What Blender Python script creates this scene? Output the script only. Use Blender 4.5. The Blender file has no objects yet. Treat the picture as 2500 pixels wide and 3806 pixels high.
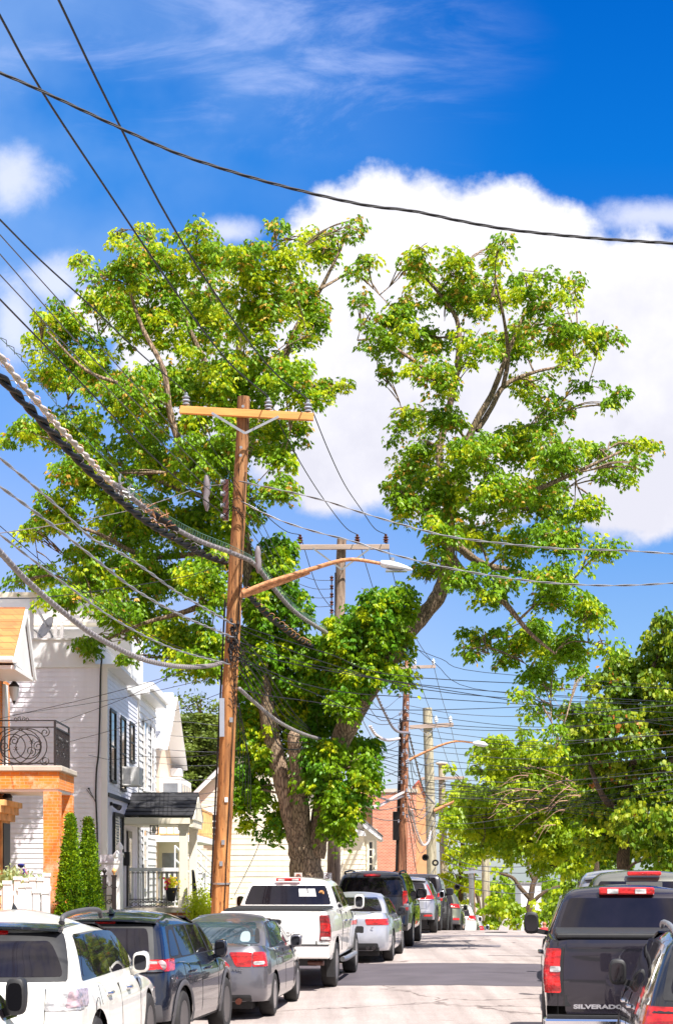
SUN_AZ_DEG, SUN_EL_DEG, SUN_E, SKY_S, SKY_G, CLD, EXPO = 142, 58, 4.8, .15, .98, .60, 1.02
import bpy, math, random
import numpy as np
from mathutils import Vector
PI = math.pi
random.seed(7)
SC = bpy.context.scene
COL = SC.collection

# ---------------------------------------------------------------- camera model
F, CX, HY, CZ = 7200.0, 1250.0, 3240.0, 2.1      # focal length, centre, horizon (photo pixels), eye height
K = 2500 / 1563.0
ANG = math.radians(5.91)                         # the street runs a little to the right of the view axis
SA, CA = math.sin(ANG), math.cos(ANG)

def P(px, py, Y):
    return Vector(((px - CX) * Y / F, Y, CZ - (py - HY) * Y / F))
def D(px, py, Y):
    return P(px * K, py * K, Y)
ZG = [(-60, -.6), (0, -.25), (16, -.15), (22, -.08), (28, -.05), (34, .03), (41, .14), (48, .2), (57, .25), (60.5, .235), (64, .1),
      (70, -.25), (75, -.58), (88, -1.5), (100, -2.3), (130, -3.6), (180, -5), (300, -6), (900, -8)]
def zg0(v):
    return float(np.interp(v, [a for a, b in ZG], [b for a, b in ZG]))
def zg(v):
    return (zg0(v - 1.6) + zg0(v - .8) + zg0(v) + zg0(v + .8) + zg0(v + 1.6)) / 5
def ST(u, v, z=0.0, rel=True):
    return Vector((u * CA + v * SA, -u * SA + v * CA, z + (zg(v) if rel else 0)))

# ---------------------------------------------------------------- objects
def tag(o, label=None, cat=None, group=None, kind=None):
    if label: o['label'] = label
    if cat: o['category'] = cat
    if group: o['group'] = group
    if kind: o['kind'] = kind
    return o
def thing(name, label, cat, loc=(0, 0, 0), rotz=0.0, group=None):
    o = bpy.data.objects.new(name, None); COL.objects.link(o)
    o.location = loc; o.rotation_euler = (0, 0, rotz)
    o.empty_display_size = .2
    return tag(o, label, cat, group)
def org(o):
    v = Vector((0, 0, 0))
    while o is not None:
        v += o.location; o = o.parent
    return v

class MB:
    def __init__(self): self.v = []; self.f = []; self.m = []
    def add(self, vs, fs, mi=0):
        b = len(self.v)
        self.v += [tuple(p) for p in vs]
        for f in fs:
            self.f.append(tuple(i + b for i in f)); self.m.append(mi)
        return self
    def box(self, a, b, mi=0):
        x0, y0, z0 = a; x1, y1, z1 = b
        vs = [(x0, y0, z0), (x1, y0, z0), (x1, y1, z0), (x0, y1, z0), (x0, y0, z1), (x1, y0, z1), (x1, y1, z1), (x0, y1, z1)]
        return self.add(vs, [(0, 3, 2, 1), (4, 5, 6, 7), (0, 1, 5, 4), (1, 2, 6, 5), (2, 3, 7, 6), (3, 0, 4, 7)], mi)
    def cbox(self, c, s, mi=0):
        return self.box([c[i] - s[i] / 2 for i in range(3)], [c[i] + s[i] / 2 for i in range(3)], mi)
    def bar(self, p, q, w, h, mi=0, up=(0, 0, 1)):
        p = Vector(p); q = Vector(q); d = (q - p).normalized(); up = Vector(up)
        if abs(d.dot(up)) > .98: up = Vector((0, 1, 0))
        s = d.cross(up).normalized() * (w / 2); t = s.cross(d).normalized() * (h / 2)
        vs = [p - s - t, p + s - t, p + s + t, p - s + t, q - s - t, q + s - t, q + s + t, q - s + t]
        return self.add(vs, [(0, 1, 2, 3), (7, 6, 5, 4), (0, 4, 5, 1), (1, 5, 6, 2), (2, 6, 7, 3), (3, 7, 4, 0)], mi)
    def tube(self, pts, r, n=8, mi=0, caps=True):
        pts = [Vector(p) for p in pts]; N = len(pts)
        rs = list(r) if hasattr(r, '__len__') else [r] * N
        nrm = None; vs = []
        for i, p in enumerate(pts):
            d = (pts[min(i + 1, N - 1)] - pts[max(i - 1, 0)])
            d = d.normalized() if d.length > 1e-9 else Vector((0, 0, 1))
            if nrm is None:
                a = Vector((0, 0, 1)) if abs(d.z) < .9 else Vector((1, 0, 0))
                nrm = d.cross(a).normalized()
            nrm = (nrm - d * nrm.dot(d)).normalized()
            bn = d.cross(nrm)
            for k in range(n):
                a = 2 * PI * k / n
                vs.append(p + (nrm * math.cos(a) + bn * math.sin(a)) * rs[i])
        fs = []
        for i in range(N - 1):
            for k in range(n):
                a = i * n + k; b = i * n + (k + 1) % n
                fs.append((a, b, b + n, a + n))
        if caps:
            fs.append(tuple(range(n - 1, -1, -1))); fs.append(tuple((N - 1) * n + k for k in range(n)))
        return self.add(vs, fs, mi)
    def lathe(self, c, prof, n=16, axis='z', mi=0):
        c = Vector(c); vs = []
        for r, h in prof:
            for k in range(n):
                a = 2 * PI * k / n
                if axis == 'z': vs.append(c + Vector((r * math.cos(a), r * math.sin(a), h)))
                elif axis == 'x': vs.append(c + Vector((h, r * math.cos(a), r * math.sin(a))))
                else: vs.append(c + Vector((r * math.sin(a), h, r * math.cos(a))))
        fs = []
        for i in range(len(prof) - 1):
            for k in range(n):
                a = i * n + k; b = i * n + (k + 1) % n
                fs.append((a, b, b + n, a + n))
        fs.append(tuple(range(n - 1, -1, -1))); fs.append(tuple((len(prof) - 1) * n + k for k in range(n)))
        return self.add(vs, fs, mi)
    def quad(self, a, b, c, d, mi=0): return self.add([a, b, c, d], [(0, 1, 2, 3)], mi)
    def poly(self, pts, mi=0): return self.add(pts, [tuple(range(len(pts)))], mi)
    def prism(self, pts, ext, mi=0):
        n = len(pts); e = Vector(ext); a = [Vector(p) for p in pts]
        fs = [tuple(range(n - 1, -1, -1)), tuple(range(n, 2 * n))] + [(i, (i + 1) % n, n + (i + 1) % n, n + i) for i in range(n)]
        return self.add(a + [p + e for p in a], fs, mi)
    def build(self, name, mats, parent=None, local=False, smooth=None, fix=True):
        if not isinstance(mats, (list, tuple)): mats = [mats]
        me = bpy.data.meshes.new(name)
        off = Vector((0, 0, 0)) if (local or parent is None) else org(parent)
        vs = self.v if off.length < 1e-9 else [(p[0] - off.x, p[1] - off.y, p[2] - off.z) for p in self.v]
        me.from_pydata(vs, [], self.f)
        for m in mats: me.materials.append(m)
        if len(mats) > 1: me.polygons.foreach_set('material_index', self.m)
        if fix:
            import bmesh
            bm = bmesh.new(); bm.from_mesh(me)
            bmesh.ops.recalc_face_normals(bm, faces=bm.faces); bm.to_mesh(me); bm.free()
        if smooth is not None:
            me.polygons.foreach_set('use_smooth', [True] * len(me.polygons))
            if smooth < 180: me.set_sharp_from_angle(angle=math.radians(smooth))
        me.update()
        o = bpy.data.objects.new(name, me); COL.objects.link(o)
        if parent is not None: o.parent = parent
        return o
def bevel(o, w=.01, seg=2):
    b = o.modifiers.new('b', 'BEVEL'); b.width = w; b.segments = seg; b.limit_method = 'ANGLE'; b.angle_limit = math.radians(40)
    return o
def copy_tree(o, parent=None):
    c = o.copy(); COL.objects.link(c); c.parent = parent
    for ch in [x for x in list(o.children)]: copy_tree(ch, c)
    return c
def spline(pts, per=6):
    pts = [Vector(p) for p in pts]
    if len(pts) < 3: 
        return [pts[0].lerp(pts[1], i / per) for i in range(per + 1)]
    out = []
    for i in range(len(pts) - 1):
        p0 = pts[i - 1] if i > 0 else pts[0] * 2 - pts[1]
        p1, p2 = pts[i], pts[i + 1]
        p3 = pts[i + 2] if i + 2 < len(pts) else pts[-1] * 2 - pts[-2]
        for k in range(per):
            t = k / per
            out.append(.5 * ((2 * p1) + (p2 - p0) * t + (2 * p0 - 5 * p1 + 4 * p2 - p3) * t * t + (3 * p1 - p0 - 3 * p2 + p3) * t ** 3))
    out.append(pts[-1]); return out
def text_faces(s, size, ext=.004, sx=1.0, font_off=0.0):
    cu = bpy.data.curves.new('t', 'FONT'); cu.body = s; cu.size = size; cu.extrude = ext; cu.offset = font_off
    cu.align_x = 'CENTER'; cu.align_y = 'CENTER'
    o = bpy.data.objects.new('t', cu); COL.objects.link(o)
    me = bpy.data.meshes.new_from_object(o.evaluated_get(bpy.context.evaluated_depsgraph_get()))
    vs = [(v.co.x * sx, v.co.y, v.co.z) for v in me.vertices]; fs = [tuple(p.vertices) for p in me.polygons]
    bpy.data.objects.remove(o); bpy.data.curves.remove(cu); bpy.data.meshes.remove(me)
    return vs, fs

# ---------------------------------------------------------------- materials
def newmat(name):
    m = bpy.data.materials.new(name); m.use_nodes = True
    nt = m.node_tree; b = nt.nodes['Principled BSDF']
    return m, nt, b
def N(nt, typ, **kw):
    n = nt.nodes.new(typ)
    for k, v in kw.items():
        if k.startswith('i_'):
            key = k[2:]; key = int(key) if key.isdigit() else key.replace('_', ' ')
            n.inputs[key].default_value = v
        else: setattr(n, k, v)
    return n
def ramp(nt, fac, stops, interp='LINEAR'):
    r = nt.nodes.new('ShaderNodeValToRGB'); r.color_ramp.interpolation = interp
    e = r.color_ramp.elements
    while len(e) < len(stops): e.new(.5)
    for i, (p, c) in enumerate(stops):
        e[i].position = p; e[i].color = (*c, 1) if len(c) == 3 else c
    nt.links.new(fac, r.inputs[0]); return r
def coords(nt, kind='Object', scale=(1, 1, 1)):
    t = nt.nodes.new('ShaderNodeTexCoord'); m = nt.nodes.new('ShaderNodeMapping'); m.inputs['Scale'].default_value = scale
    nt.links.new(t.outputs[kind], m.inputs['Vector']); return m.outputs['Vector']
def noise(nt, vec, scale, detail=4, rough=.55):
    n = N(nt, 'ShaderNodeTexNoise', i_Scale=scale, i_Detail=detail, i_Roughness=rough)
    nt.links.new(vec, n.inputs['Vector']); return n.outputs['Fac']
def bump(nt, b, h, strength=.3, dist=.02):
    n = N(nt, 'ShaderNodeBump', i_Strength=strength, i_Distance=dist)
    nt.links.new(h, n.inputs['Height']); nt.links.new(n.outputs[0], b.inputs['Normal']); return n
def mat(name, col, rough=.6, metal=0.0, vary=.12, vscale=3.0, bmp=0.0, bscale=40.0, coat=0.0, spec=.5, sc=(1, 1, 1)):
    """plain coloured material with a little mottling of its own colour"""
    m, nt, b = newmat(name)
    b.inputs['Roughness'].default_value = rough; b.inputs['Metallic'].default_value = metal
    b.inputs['Coat Weight'].default_value = coat; b.inputs['Coat Roughness'].default_value = .03
    b.inputs['Specular IOR Level'].default_value = spec
    v = coords(nt, scale=sc)
    if vary > 0:
        r = ramp(nt, noise(nt, v, vscale, 5), [(.25, [c * (1 - vary) for c in col]), (.75, [min(1, c * (1 + vary)) for c in col])])
        nt.links.new(r.outputs[0], b.inputs['Base Color'])
    else: b.inputs['Base Color'].default_value = (*col, 1)
    if bmp > 0: bump(nt, b, noise(nt, v, bscale, 4), bmp, .01)
    return m
def paint(name, col, metal=.0, rough=.32, flake=0.0):
    m, nt, b = newmat(name)
    b.inputs['Metallic'].default_value = metal; b.inputs['Roughness'].default_value = rough
    b.inputs['Coat Weight'].default_value = 1; b.inputs['Coat Roughness'].default_value = .025
    v = coords(nt)
    r = ramp(nt, noise(nt, v, 5, 6, .6), [(.3, [c * .93 for c in col]), (.7, [min(1, c * 1.04) for c in col])])
    nt.links.new(r.outputs[0], b.inputs['Base Color'])
    h = noise(nt, v, 2.0, 2); bump(nt, b, h, .03, .05)
    # road dust towards the sills: a dirt film with its own ragged shape
    return m
def leafmat(name, c1, c2, trans=.35, scale=1.2):
    m, nt, b = newmat(name)
    out = nt.nodes['Material Output']
    v = coords(nt)
    r = ramp(nt, noise(nt, v, scale, 6, .7), [(.3, c1), (.7, c2)])
    nt.links.new(r.outputs[0], b.inputs['Base Color']); b.inputs['Roughness'].default_value = .45
    b.inputs['Specular IOR Level'].default_value = .35
    t = nt.nodes.new('ShaderNodeBsdfTranslucent'); mx = nt.nodes.new('ShaderNodeMixShader'); mx.inputs[0].default_value = trans
    mul = N(nt, 'ShaderNodeMixRGB', blend_type='MULTIPLY', i_Fac=1.0); mul.inputs[2].default_value = (1.5, 1.4, .5, 1)
    nt.links.new(r.outputs[0], mul.inputs[1]); nt.links.new(mul.outputs[0], t.inputs[0])
    nt.links.new(b.outputs[0], mx.inputs[1]); nt.links.new(t.outputs[0], mx.inputs[2]); nt.links.new(mx.outputs[0], out.inputs[0])
    return m
def barkmat(name, dark, light, sc=7, stretch=.22, strength=.9):
    m, nt, b = newmat(name)
    v = coords(nt, scale=(1, 1, stretch))
    n1 = N(nt, 'ShaderNodeTexVoronoi', i_Scale=sc * 3.2, feature='DISTANCE_TO_EDGE')
    nn = N(nt, 'ShaderNodeTexNoise', i_Scale=sc, i_Detail=6.0)
    nt.links.new(v, nn.inputs['Vector'])
    mixv = N(nt, 'ShaderNodeMixRGB', i_Fac=.12); nt.links.new(v, mixv.inputs[1]); nt.links.new(nn.outputs['Color'], mixv.inputs[2])
    nt.links.new(mixv.outputs[0], n1.inputs['Vector'])
    r = ramp(nt, n1.outputs['Distance'], [(.0, dark), (.22, light)])
    n2 = noise(nt, v, 1.6, 4)
    r2 = ramp(nt, n2, [(.35, (.65, .68, .55)), (.65, (1.15, 1.1, 1.05))])
    mm = N(nt, 'ShaderNodeMixRGB', blend_type='MULTIPLY', i_Fac=1.0)
    nt.links.new(r.outputs[0], mm.inputs[1]); nt.links.new(r2.outputs[0], mm.inputs[2]); nt.links.new(mm.outputs[0], b.inputs['Base Color'])
    b.inputs['Roughness'].default_value = .9
    bump(nt, b, n1.outputs['Distance'], strength, .05)
    return m
def polewood(name, c0, c1, c2, top=None):
    """weathered round wood: long streaks, checks and a few knots"""
    m, nt, b = newmat(name)
    v = coords(nt, scale=(1, 1, .06)); v2 = coords(nt, scale=(1, 1, .16))
    r = ramp(nt, noise(nt, v, 16, 8, .65), [(.28, c0), (.48, c1), (.72, c2)])
    chk = noise(nt, v2, 34, 4, .55); rk = ramp(nt, chk, [(.33, (.12, .08, .06)), (.40, (1, 1, 1))])
    kn = N(nt, 'ShaderNodeTexVoronoi', i_Scale=1.15); nt.links.new(coords(nt, scale=(1, 1, .8)), kn.inputs['Vector'])
    rn = ramp(nt, kn.outputs['Distance'], [(.04, (.16, .08, .05)), (.085, (.75, .55, .45)), (.13, (1, 1, 1))])
    big = ramp(nt, noise(nt, coords(nt, scale=(1, 1, .3)), 1.3, 3), [(.3, (.78, .72, .7)), (.7, (1.12, 1.08, 1.0))])
    st = ramp(nt, noise(nt, coords(nt, scale=(1, 1, .10)), 4.5, 5, .6), [(.36, (.42, .40, .40)), (.52, (1, 1, 1))])
    a = r.outputs[0]
    for q in (rk, rn, big, st):
        mm = N(nt, 'ShaderNodeMixRGB', blend_type='MULTIPLY', i_Fac=1.0)
        nt.links.new(a, mm.inputs[1]); nt.links.new(q.outputs[0], mm.inputs[2]); a = mm.outputs[0]
    if top:      # the upper part has weathered browner and greyer than the foot
        sx = nt.nodes.new('ShaderNodeSeparateXYZ'); nt.links.new(coords(nt), sx.inputs[0]); nz = noise(nt, coords(nt, scale=(3, 3, .4)), 2, 4)
        ad = N(nt, 'ShaderNodeMath', operation='MULTIPLY_ADD'); nt.links.new(nz, ad.inputs[0]); ad.inputs[1].default_value = 4.0; nt.links.new(sx.outputs[2], ad.inputs[2])
        fr = N(nt, 'ShaderNodeMapRange'); nt.links.new(ad.outputs[0], fr.inputs[0]); fr.inputs[1].default_value = 4.0; fr.inputs[2].default_value = 11.5
        mx = N(nt, 'ShaderNodeMixRGB', blend_type='MULTIPLY'); nt.links.new(fr.outputs[0], mx.inputs[0]); nt.links.new(a, mx.inputs[1]); mx.inputs[2].default_value = (*top, 1); a = mx.outputs[0]
    nt.links.new(a, b.inputs['Base Color']); b.inputs['Roughness'].default_value = .85
    bump(nt, b, chk, .5, .012)
    return m
def brickmat(name, a, b_, mortar, bw=.21, bh=.07, ms=.008, bias=0.0, stain=None):
    m, nt, b = newmat(name)
    t = nt.nodes.new('ShaderNodeTexCoord'); s = nt.nodes.new('ShaderNodeSeparateXYZ'); nt.links.new(t.outputs['Object'], s.inputs[0])
    ad = N(nt, 'ShaderNodeMath', operation='ADD'); nt.links.new(s.outputs[0], ad.inputs[0]); nt.links.new(s.outputs[1], ad.inputs[1])
    c = nt.nodes.new('ShaderNodeCombineXYZ'); nt.links.new(ad.outputs[0], c.inputs[0]); nt.links.new(s.outputs[2], c.inputs[1])
    br = nt.nodes.new('ShaderNodeTexBrick'); nt.links.new(c.outputs[0], br.inputs['Vector'])
    br.inputs['Color1'].default_value = (*a, 1); br.inputs['Color2'].default_value = (*b_, 1); br.inputs['Mortar'].default_value = (*mortar, 1)
    br.inputs['Scale'].default_value = 1; br.inputs['Brick Width'].default_value = bw; br.inputs['Row Height'].default_value = bh
    br.inputs['Mortar Size'].default_value = ms; br.inputs['Bias'].default_value = bias
    col = br.outputs['Color']
    n = noise(nt, t.outputs['Object'], 1.6, 6, .65)
    r = ramp(nt, n, [(.3, (.78, .76, .76)), (.7, (1.15, 1.15, 1.12))])
    mm = N(nt, 'ShaderNodeMixRGB', blend_type='MULTIPLY', i_Fac=1.0); nt.links.new(col, mm.inputs[1]); nt.links.new(r.outputs[0], mm.inputs[2]); col = mm.outputs[0]
    if stain:
        n2 = noise(nt, t.outputs['Object'], 2.3, 8, .75); f = ramp(nt, n2, [(.52, (0, 0, 0)), (.66, (.75, .75, .75))])
        mx = N(nt, 'ShaderNodeMixRGB'); nt.links.new(f.outputs[0], mx.inputs[0]); nt.links.new(col, mx.inputs[1]); mx.inputs[2].default_value = (*stain, 1); col = mx.outputs[0]
    nt.links.new(col, b.inputs['Base Color']); b.inputs['Roughness'].default_value = .85
    inv = N(nt, 'ShaderNodeMath', operation='SUBTRACT', i_0=1.0); nt.links.new(br.outputs['Fac'], inv.inputs[1])
    bump(nt, b, inv.outputs[0], .5, .008)
    return m

M = {}
M['white_trim'] = mat('white_trim', (.80, .79, .80), .5, vary=.05, vscale=1.5)
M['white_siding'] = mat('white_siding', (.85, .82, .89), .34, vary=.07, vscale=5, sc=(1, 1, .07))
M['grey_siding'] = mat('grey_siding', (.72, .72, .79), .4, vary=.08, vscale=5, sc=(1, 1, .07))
M['white_siding_b'] = mat('white_siding_b', (.80, .79, .78), .45, vary=.05, vscale=.9)
M['cream'] = mat('cream_siding', (.78, .71, .58), .55, vary=.09, vscale=4, sc=(1, 1, .08))
M['cream_trim'] = mat('cream_trim', (.82, .76, .62), .5, vary=.05, vscale=2)
M['peach'] = mat('peach_siding', (.80, .62, .46), .6, vary=.06)
M['salmon'] = mat('salmon_render', (.78, .40, .22), .8, vary=.1, vscale=.7)
M['tan'] = mat('tan_render', (.62, .32, .16), .8, vary=.1)
M['stucco'] = mat('lavender_stucco', (.70, .67, .74), .8, vary=.06, bmp=.3, bscale=90)
M['concrete'] = mat('concrete', (.50, .44, .38), .85, vary=.16, vscale=2.5, bmp=.3)
M['black'] = mat('black_paint', (.012, .012, .014), .45, vary=.2)
M['iron'] = mat('wrought_iron', (.02, .016, .018), .5, vary=.3, vscale=8)
M['rusty'] = mat('rusty_rail', (.72, .40, .16), .7, vary=.5, vscale=3)
M['glass_dark'] = mat('window_glass', (.01, .011, .014), .04, vary=.3, vscale=1, spec=.8)
M['glass_grey'] = mat('window_glass_curtained', (.20, .22, .26), .08, vary=.35, vscale=2.5, spec=.8)
M['shingle_black'] = mat('black_shingles', (.02, .02, .024), .85, vary=.5, vscale=9, bmp=.6, bscale=30)
M['shingle_red'] = mat('red_roof', (.42, .10, .07), .85, vary=.3, vscale=6)
M['shingle_grey'] = mat('grey_roof', (.20, .19, .19), .85, vary=.3, vscale=6)
M['brick_orange'] = brickmat('orange_brick', (.85, .26, .035), (.70, .18, .025), (.62, .40, .22), .2, .068, .005, stain=(.78, .56, .40))
M['brick_red'] = brickmat('red_brick', (.62, .19, .10), (.50, .13, .07), (.66, .48, .38), .24, .085, .012)
M['galv'] = mat('galvanised_steel', (.42, .42, .44), .4, metal=.8, vary=.15, vscale=10)
M['porcelain'] = mat('grey_porcelain', (.30, .32, .38), .2, vary=.1)
M['brown_porc'] = mat('brown_porcelain', (.10, .035, .025), .2, vary=.2)
M['lash'] = mat('lashing_steel', (.34, .32, .33), .5, vary=.2)
M['lamp_white'] = mat('lamp_housing', (.72, .74, .78), .35, vary=.06)
M['pole1'] = polewood('orange_pole_wood', (.18, .07, .03), (.54, .23, .07), (.80, .43, .17), (.62, .66, .80))
M['pole_grey'] = polewood('grey_pole_wood', (.18, .13, .11), (.36, .27, .22), (.50, .40, .33))
M['pole_brown'] = polewood('brown_pole_wood', (.16, .07, .045), (.40, .17, .09), (.55, .30, .18))
M['pole_green'] = polewood('green_pole_wood', (.30, .28, .20), (.46, .43, .32), (.58, .54, .42))
M['arm_wood'] = mat('new_crossarm_wood', (.72, .32, .09), .75, vary=.35, vscale=9, sc=(.12, 1, 1), bmp=.2)
M['arm_grey'] = mat('old_crossarm_wood', (.42, .32, .27), .8, vary=.3, vscale=9, sc=(.12, 1, 1))
M['rust_arm'] = mat('rusty_lamp_arm', (.52, .24, .11), .75, vary=.6, vscale=18, bmp=.4, bscale=60)
M['wire'] = mat('black_wire', (.010, .009, .014), .55, vary=.2)
M['wire_blue'] = mat('weathered_wire', (.07, .07, .085), .4, vary=.2)
M['cable_black'] = mat('black_cable', (.009, .007, .008), .5, vary=.3, spec=.3)
M['cable_white'] = mat('pale_cable', (.62, .52, .50), .4, vary=.2)
M['cable_grey'] = mat('grey_cable', (.20, .17, .18), .4, vary=.2)
M['cable_green'] = mat('green_lashing', (.12, .24, .19), .5, vary=.1)
M['copper'] = mat('copper_ties', (.50, .24, .12), .5, vary=.3)
M['bark'] = barkmat('tree_bark', (.07, .045, .032), (.40, .29, .21))
M['bark2'] = barkmat('limb_bark', (.045, .028, .02), (.20, .135, .09), 9)
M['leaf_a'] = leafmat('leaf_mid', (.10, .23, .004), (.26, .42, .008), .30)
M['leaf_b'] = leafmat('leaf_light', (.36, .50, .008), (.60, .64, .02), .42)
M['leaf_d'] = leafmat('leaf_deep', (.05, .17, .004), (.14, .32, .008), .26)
M['leaf_seed'] = leafmat('seed_clusters', (.48, .24, .04), (.62, .46, .06), .3)
M['maple_a'] = leafmat('maple_leaf', (.06, .14, .004), (.18, .29, .008), .3)
M['maple_b'] = leafmat('maple_leaf_light', (.20, .30, .012), (.46, .50, .03), .4)
M['maple_o'] = leafmat('maple_leaf_orange', (.45, .16, .03), (.60, .26, .05), .3)
M['lime_a'] = leafmat('lime_leaf', (.34, .46, .012), (.60, .66, .03), .45)
M['lime_b'] = leafmat('fresh_leaf', (.14, .27, .010), (.34, .46, .02), .42)
M['fir'] = leafmat('conifer_spray', (.05, .09, .012), (.20, .26, .03), .15)
M['arbor_a'] = leafmat('arborvitae_spray', (.14, .28, .006), (.36, .52, .01), .2)
M['arbor_b'] = leafmat('arborvitae_dark_spray', (.04, .12, .006), (.10, .22, .01), .2)  # darker green sprays, mixed at random among the lighter ones
M['twig'] = mat('bare_twig', (.42, .24, .17), .85, vary=.3)
# ---------------------------------------------------------------- camera, sun, sky
cam = bpy.data.cameras.new('camera'); co = bpy.data.objects.new('camera', cam); COL.objects.link(co)
co.location = (0, 0, CZ); co.rotation_euler = (PI / 2, 0, 0)
cam.sensor_fit = 'HORIZONTAL'; cam.sensor_width = 36; cam.lens = F / 2500 * 36
cam.shift_x = 0; cam.shift_y = (HY - 1903) / 2500; cam.clip_end = 5000; cam.clip_start = .1
SC.camera = co
SUN_AZ = math.radians(SUN_AZ_DEG)     # clockwise from +Y (the view direction)
SUN_EL = math.radians(SUN_EL_DEG)
sv = Vector((math.sin(SUN_AZ) * math.cos(SUN_EL), math.cos(SUN_AZ) * math.cos(SUN_EL), math.sin(SUN_EL)))
sun = bpy.data.lights.new('sun', 'SUN'); so = bpy.data.objects.new('sun', sun); COL.objects.link(so)
sun.energy = SUN_E; sun.angle = math.radians(.53); sun.color = (1, .95, .87)
so.rotation_euler = sv.to_track_quat('Z', 'Y').to_euler(); so.location = (30, -20, 60)

w = bpy.data.worlds.new('World'); SC.world = w; w.use_nodes = True
nt = w.node_tree; bg = nt.nodes['Background']; bg.inputs[1].default_value = SKY_S
sky = nt.nodes.new('ShaderNodeTexSky'); sky.sky_type = 'NISHITA'; sky.sun_disc = False
sky.sun_elevation = SUN_EL; sky.sun_rotation = SUN_AZ; sky.air_density = 1.0; sky.dust_density = .4; sky.ozone_density = 2.0
tc = nt.nodes.new('ShaderNodeTexCoord'); sep = nt.nodes.new('ShaderNodeSeparateXYZ'); nt.links.new(tc.outputs['Generated'], sep.inputs[0])
def mth(op, a, b=None, c=None, clamp=False):
    n = nt.nodes.new('ShaderNodeMath'); n.operation = op; n.use_clamp = clamp
    for i, x in enumerate((a, b, c)):
        if x is None: continue
        if isinstance(x, (int, float)): n.inputs[i].default_value = x
        else: nt.links.new(x, n.inputs[i])
    return n.outputs[0]
def smooth(x, lo, hi):
    n = nt.nodes.new('ShaderNodeMapRange'); n.interpolation_type = 'SMOOTHSTEP'
    nt.links.new(x, n.inputs[0]); n.inputs[1].default_value = lo; n.inputs[2].default_value = hi; n.inputs[3].default_value = 0; n.inputs[4].default_value = 1
    return n.outputs[0]
def mixc(f, a, b, mode='MIX'):
    n = nt.nodes.new('ShaderNodeMixRGB'); n.blend_type = mode
    for i, x in enumerate((f, a, b)):
        if isinstance(x, (int, float)): n.inputs[i].default_value = x
        elif isinstance(x, tuple): n.inputs[i].default_value = (*x, 1)
        else: nt.links.new(x, n.inputs[i])
    return n.outputs[0]
# bearing and height of a sky direction: tangents of the angles east of +Y and above the horizon
yy = mth('MAXIMUM', mth('ABSOLUTE', sep.outputs[1]), .08)
ta = mth('DIVIDE', sep.outputs[0], yy); tb = mth('DIVIDE', sep.outputs[2], yy)
U = mth('MULTIPLY_ADD', ta, 7.2, 1.25); V = mth('MULTIPLY_ADD', tb, -7.2, 3.24)
cmb = nt.nodes.new('ShaderNodeCombineXYZ'); nt.links.new(U, cmb.inputs[0]); nt.links.new(V, cmb.inputs[1])
def wn(scale, detail, rough, sx=1, sy=1, off=0, dist=0, rot=0):
    mp = nt.nodes.new('ShaderNodeMapping'); mp.inputs['Scale'].default_value = (sx, sy, 1); mp.inputs['Location'].default_value = (off, off * .7, off)
    mp.inputs['Rotation'].default_value = (0, 0, rot)
    nt.links.new(cmb.outputs[0], mp.inputs['Vector'])
    n = nt.nodes.new('ShaderNodeTexNoise'); n.inputs['Scale'].default_value = scale; n.inputs['Detail'].default_value = detail
    n.inputs['Roughness'].default_value = rough; n.inputs['Distortion'].default_value = dist
    nt.links.new(mp.outputs[0], n.inputs['Vector']); return n.outputs['Fac']
big = wn(3.0, 9, .58); fine = wn(9.0, 8, .6, off=3)
def ell(cx, cy, rx, ry):
    dx = mth('DIVIDE', mth('SUBTRACT', U, cx), rx); dy = mth('DIVIDE', mth('SUBTRACT', V, cy), ry)
    return mth('SUBTRACT', 1.0, mth('SQRT', mth('ADD', mth('MULTIPLY', dx, dx), mth('MULTIPLY', dy, dy))))
def union(es):
    a = None
    for e in es:
        v = ell(*e); a = v if a is None else mth('SMOOTH_MAX', a, v, .12)
    return a
cum = union([(1.45, 1.12, .46, .50), (1.85, 1.22, .50, .55), (2.45, 1.38, .55, .52), (1.22, 1.48, .42, .44), (.80, 1.30, .38, .34),
             (2.35, 1.66, .42, .36), (1.75, 1.62, .45, .36), (.40, 1.16, .16, .10)])
cumd = mth('ADD', cum, mth('ADD', mth('MULTIPLY', mth('SUBTRACT', big, .5), .42), mth('MULTIPLY', mth('SUBTRACT', fine, .5), .22)))
m1 = smooth(cumd, -.05, .13)
wisp = union([(.04, .66, .20, .15), (.22, 1.04, .16, .12), (.05, 1.2, .12, .2), (.86, .86, .14, .07), (2.45, .80, .35, .08)])
wd = mth('ADD', wisp, mth('MULTIPLY', mth('SUBTRACT', wn(4, 9, .66, off=7, dist=.3), .5), 1.3))
m2 = mth('MULTIPLY', smooth(wd, -.1, .85), .72)
ci_n = wn(1.6, 10, .62, sx=.8, sy=2.4, off=1.5, dist=.6, rot=.32)
ci_r = union([(.75, .18, 1.2, .42), (1.35, .42, .55, .12), (1.7, .9, .2, .3)])
ci = mth('MULTIPLY', smooth(ci_n, .44, .74), smooth(ci_r, -.15, .55))
m3 = mth('MULTIPLY', ci, .62)
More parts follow.
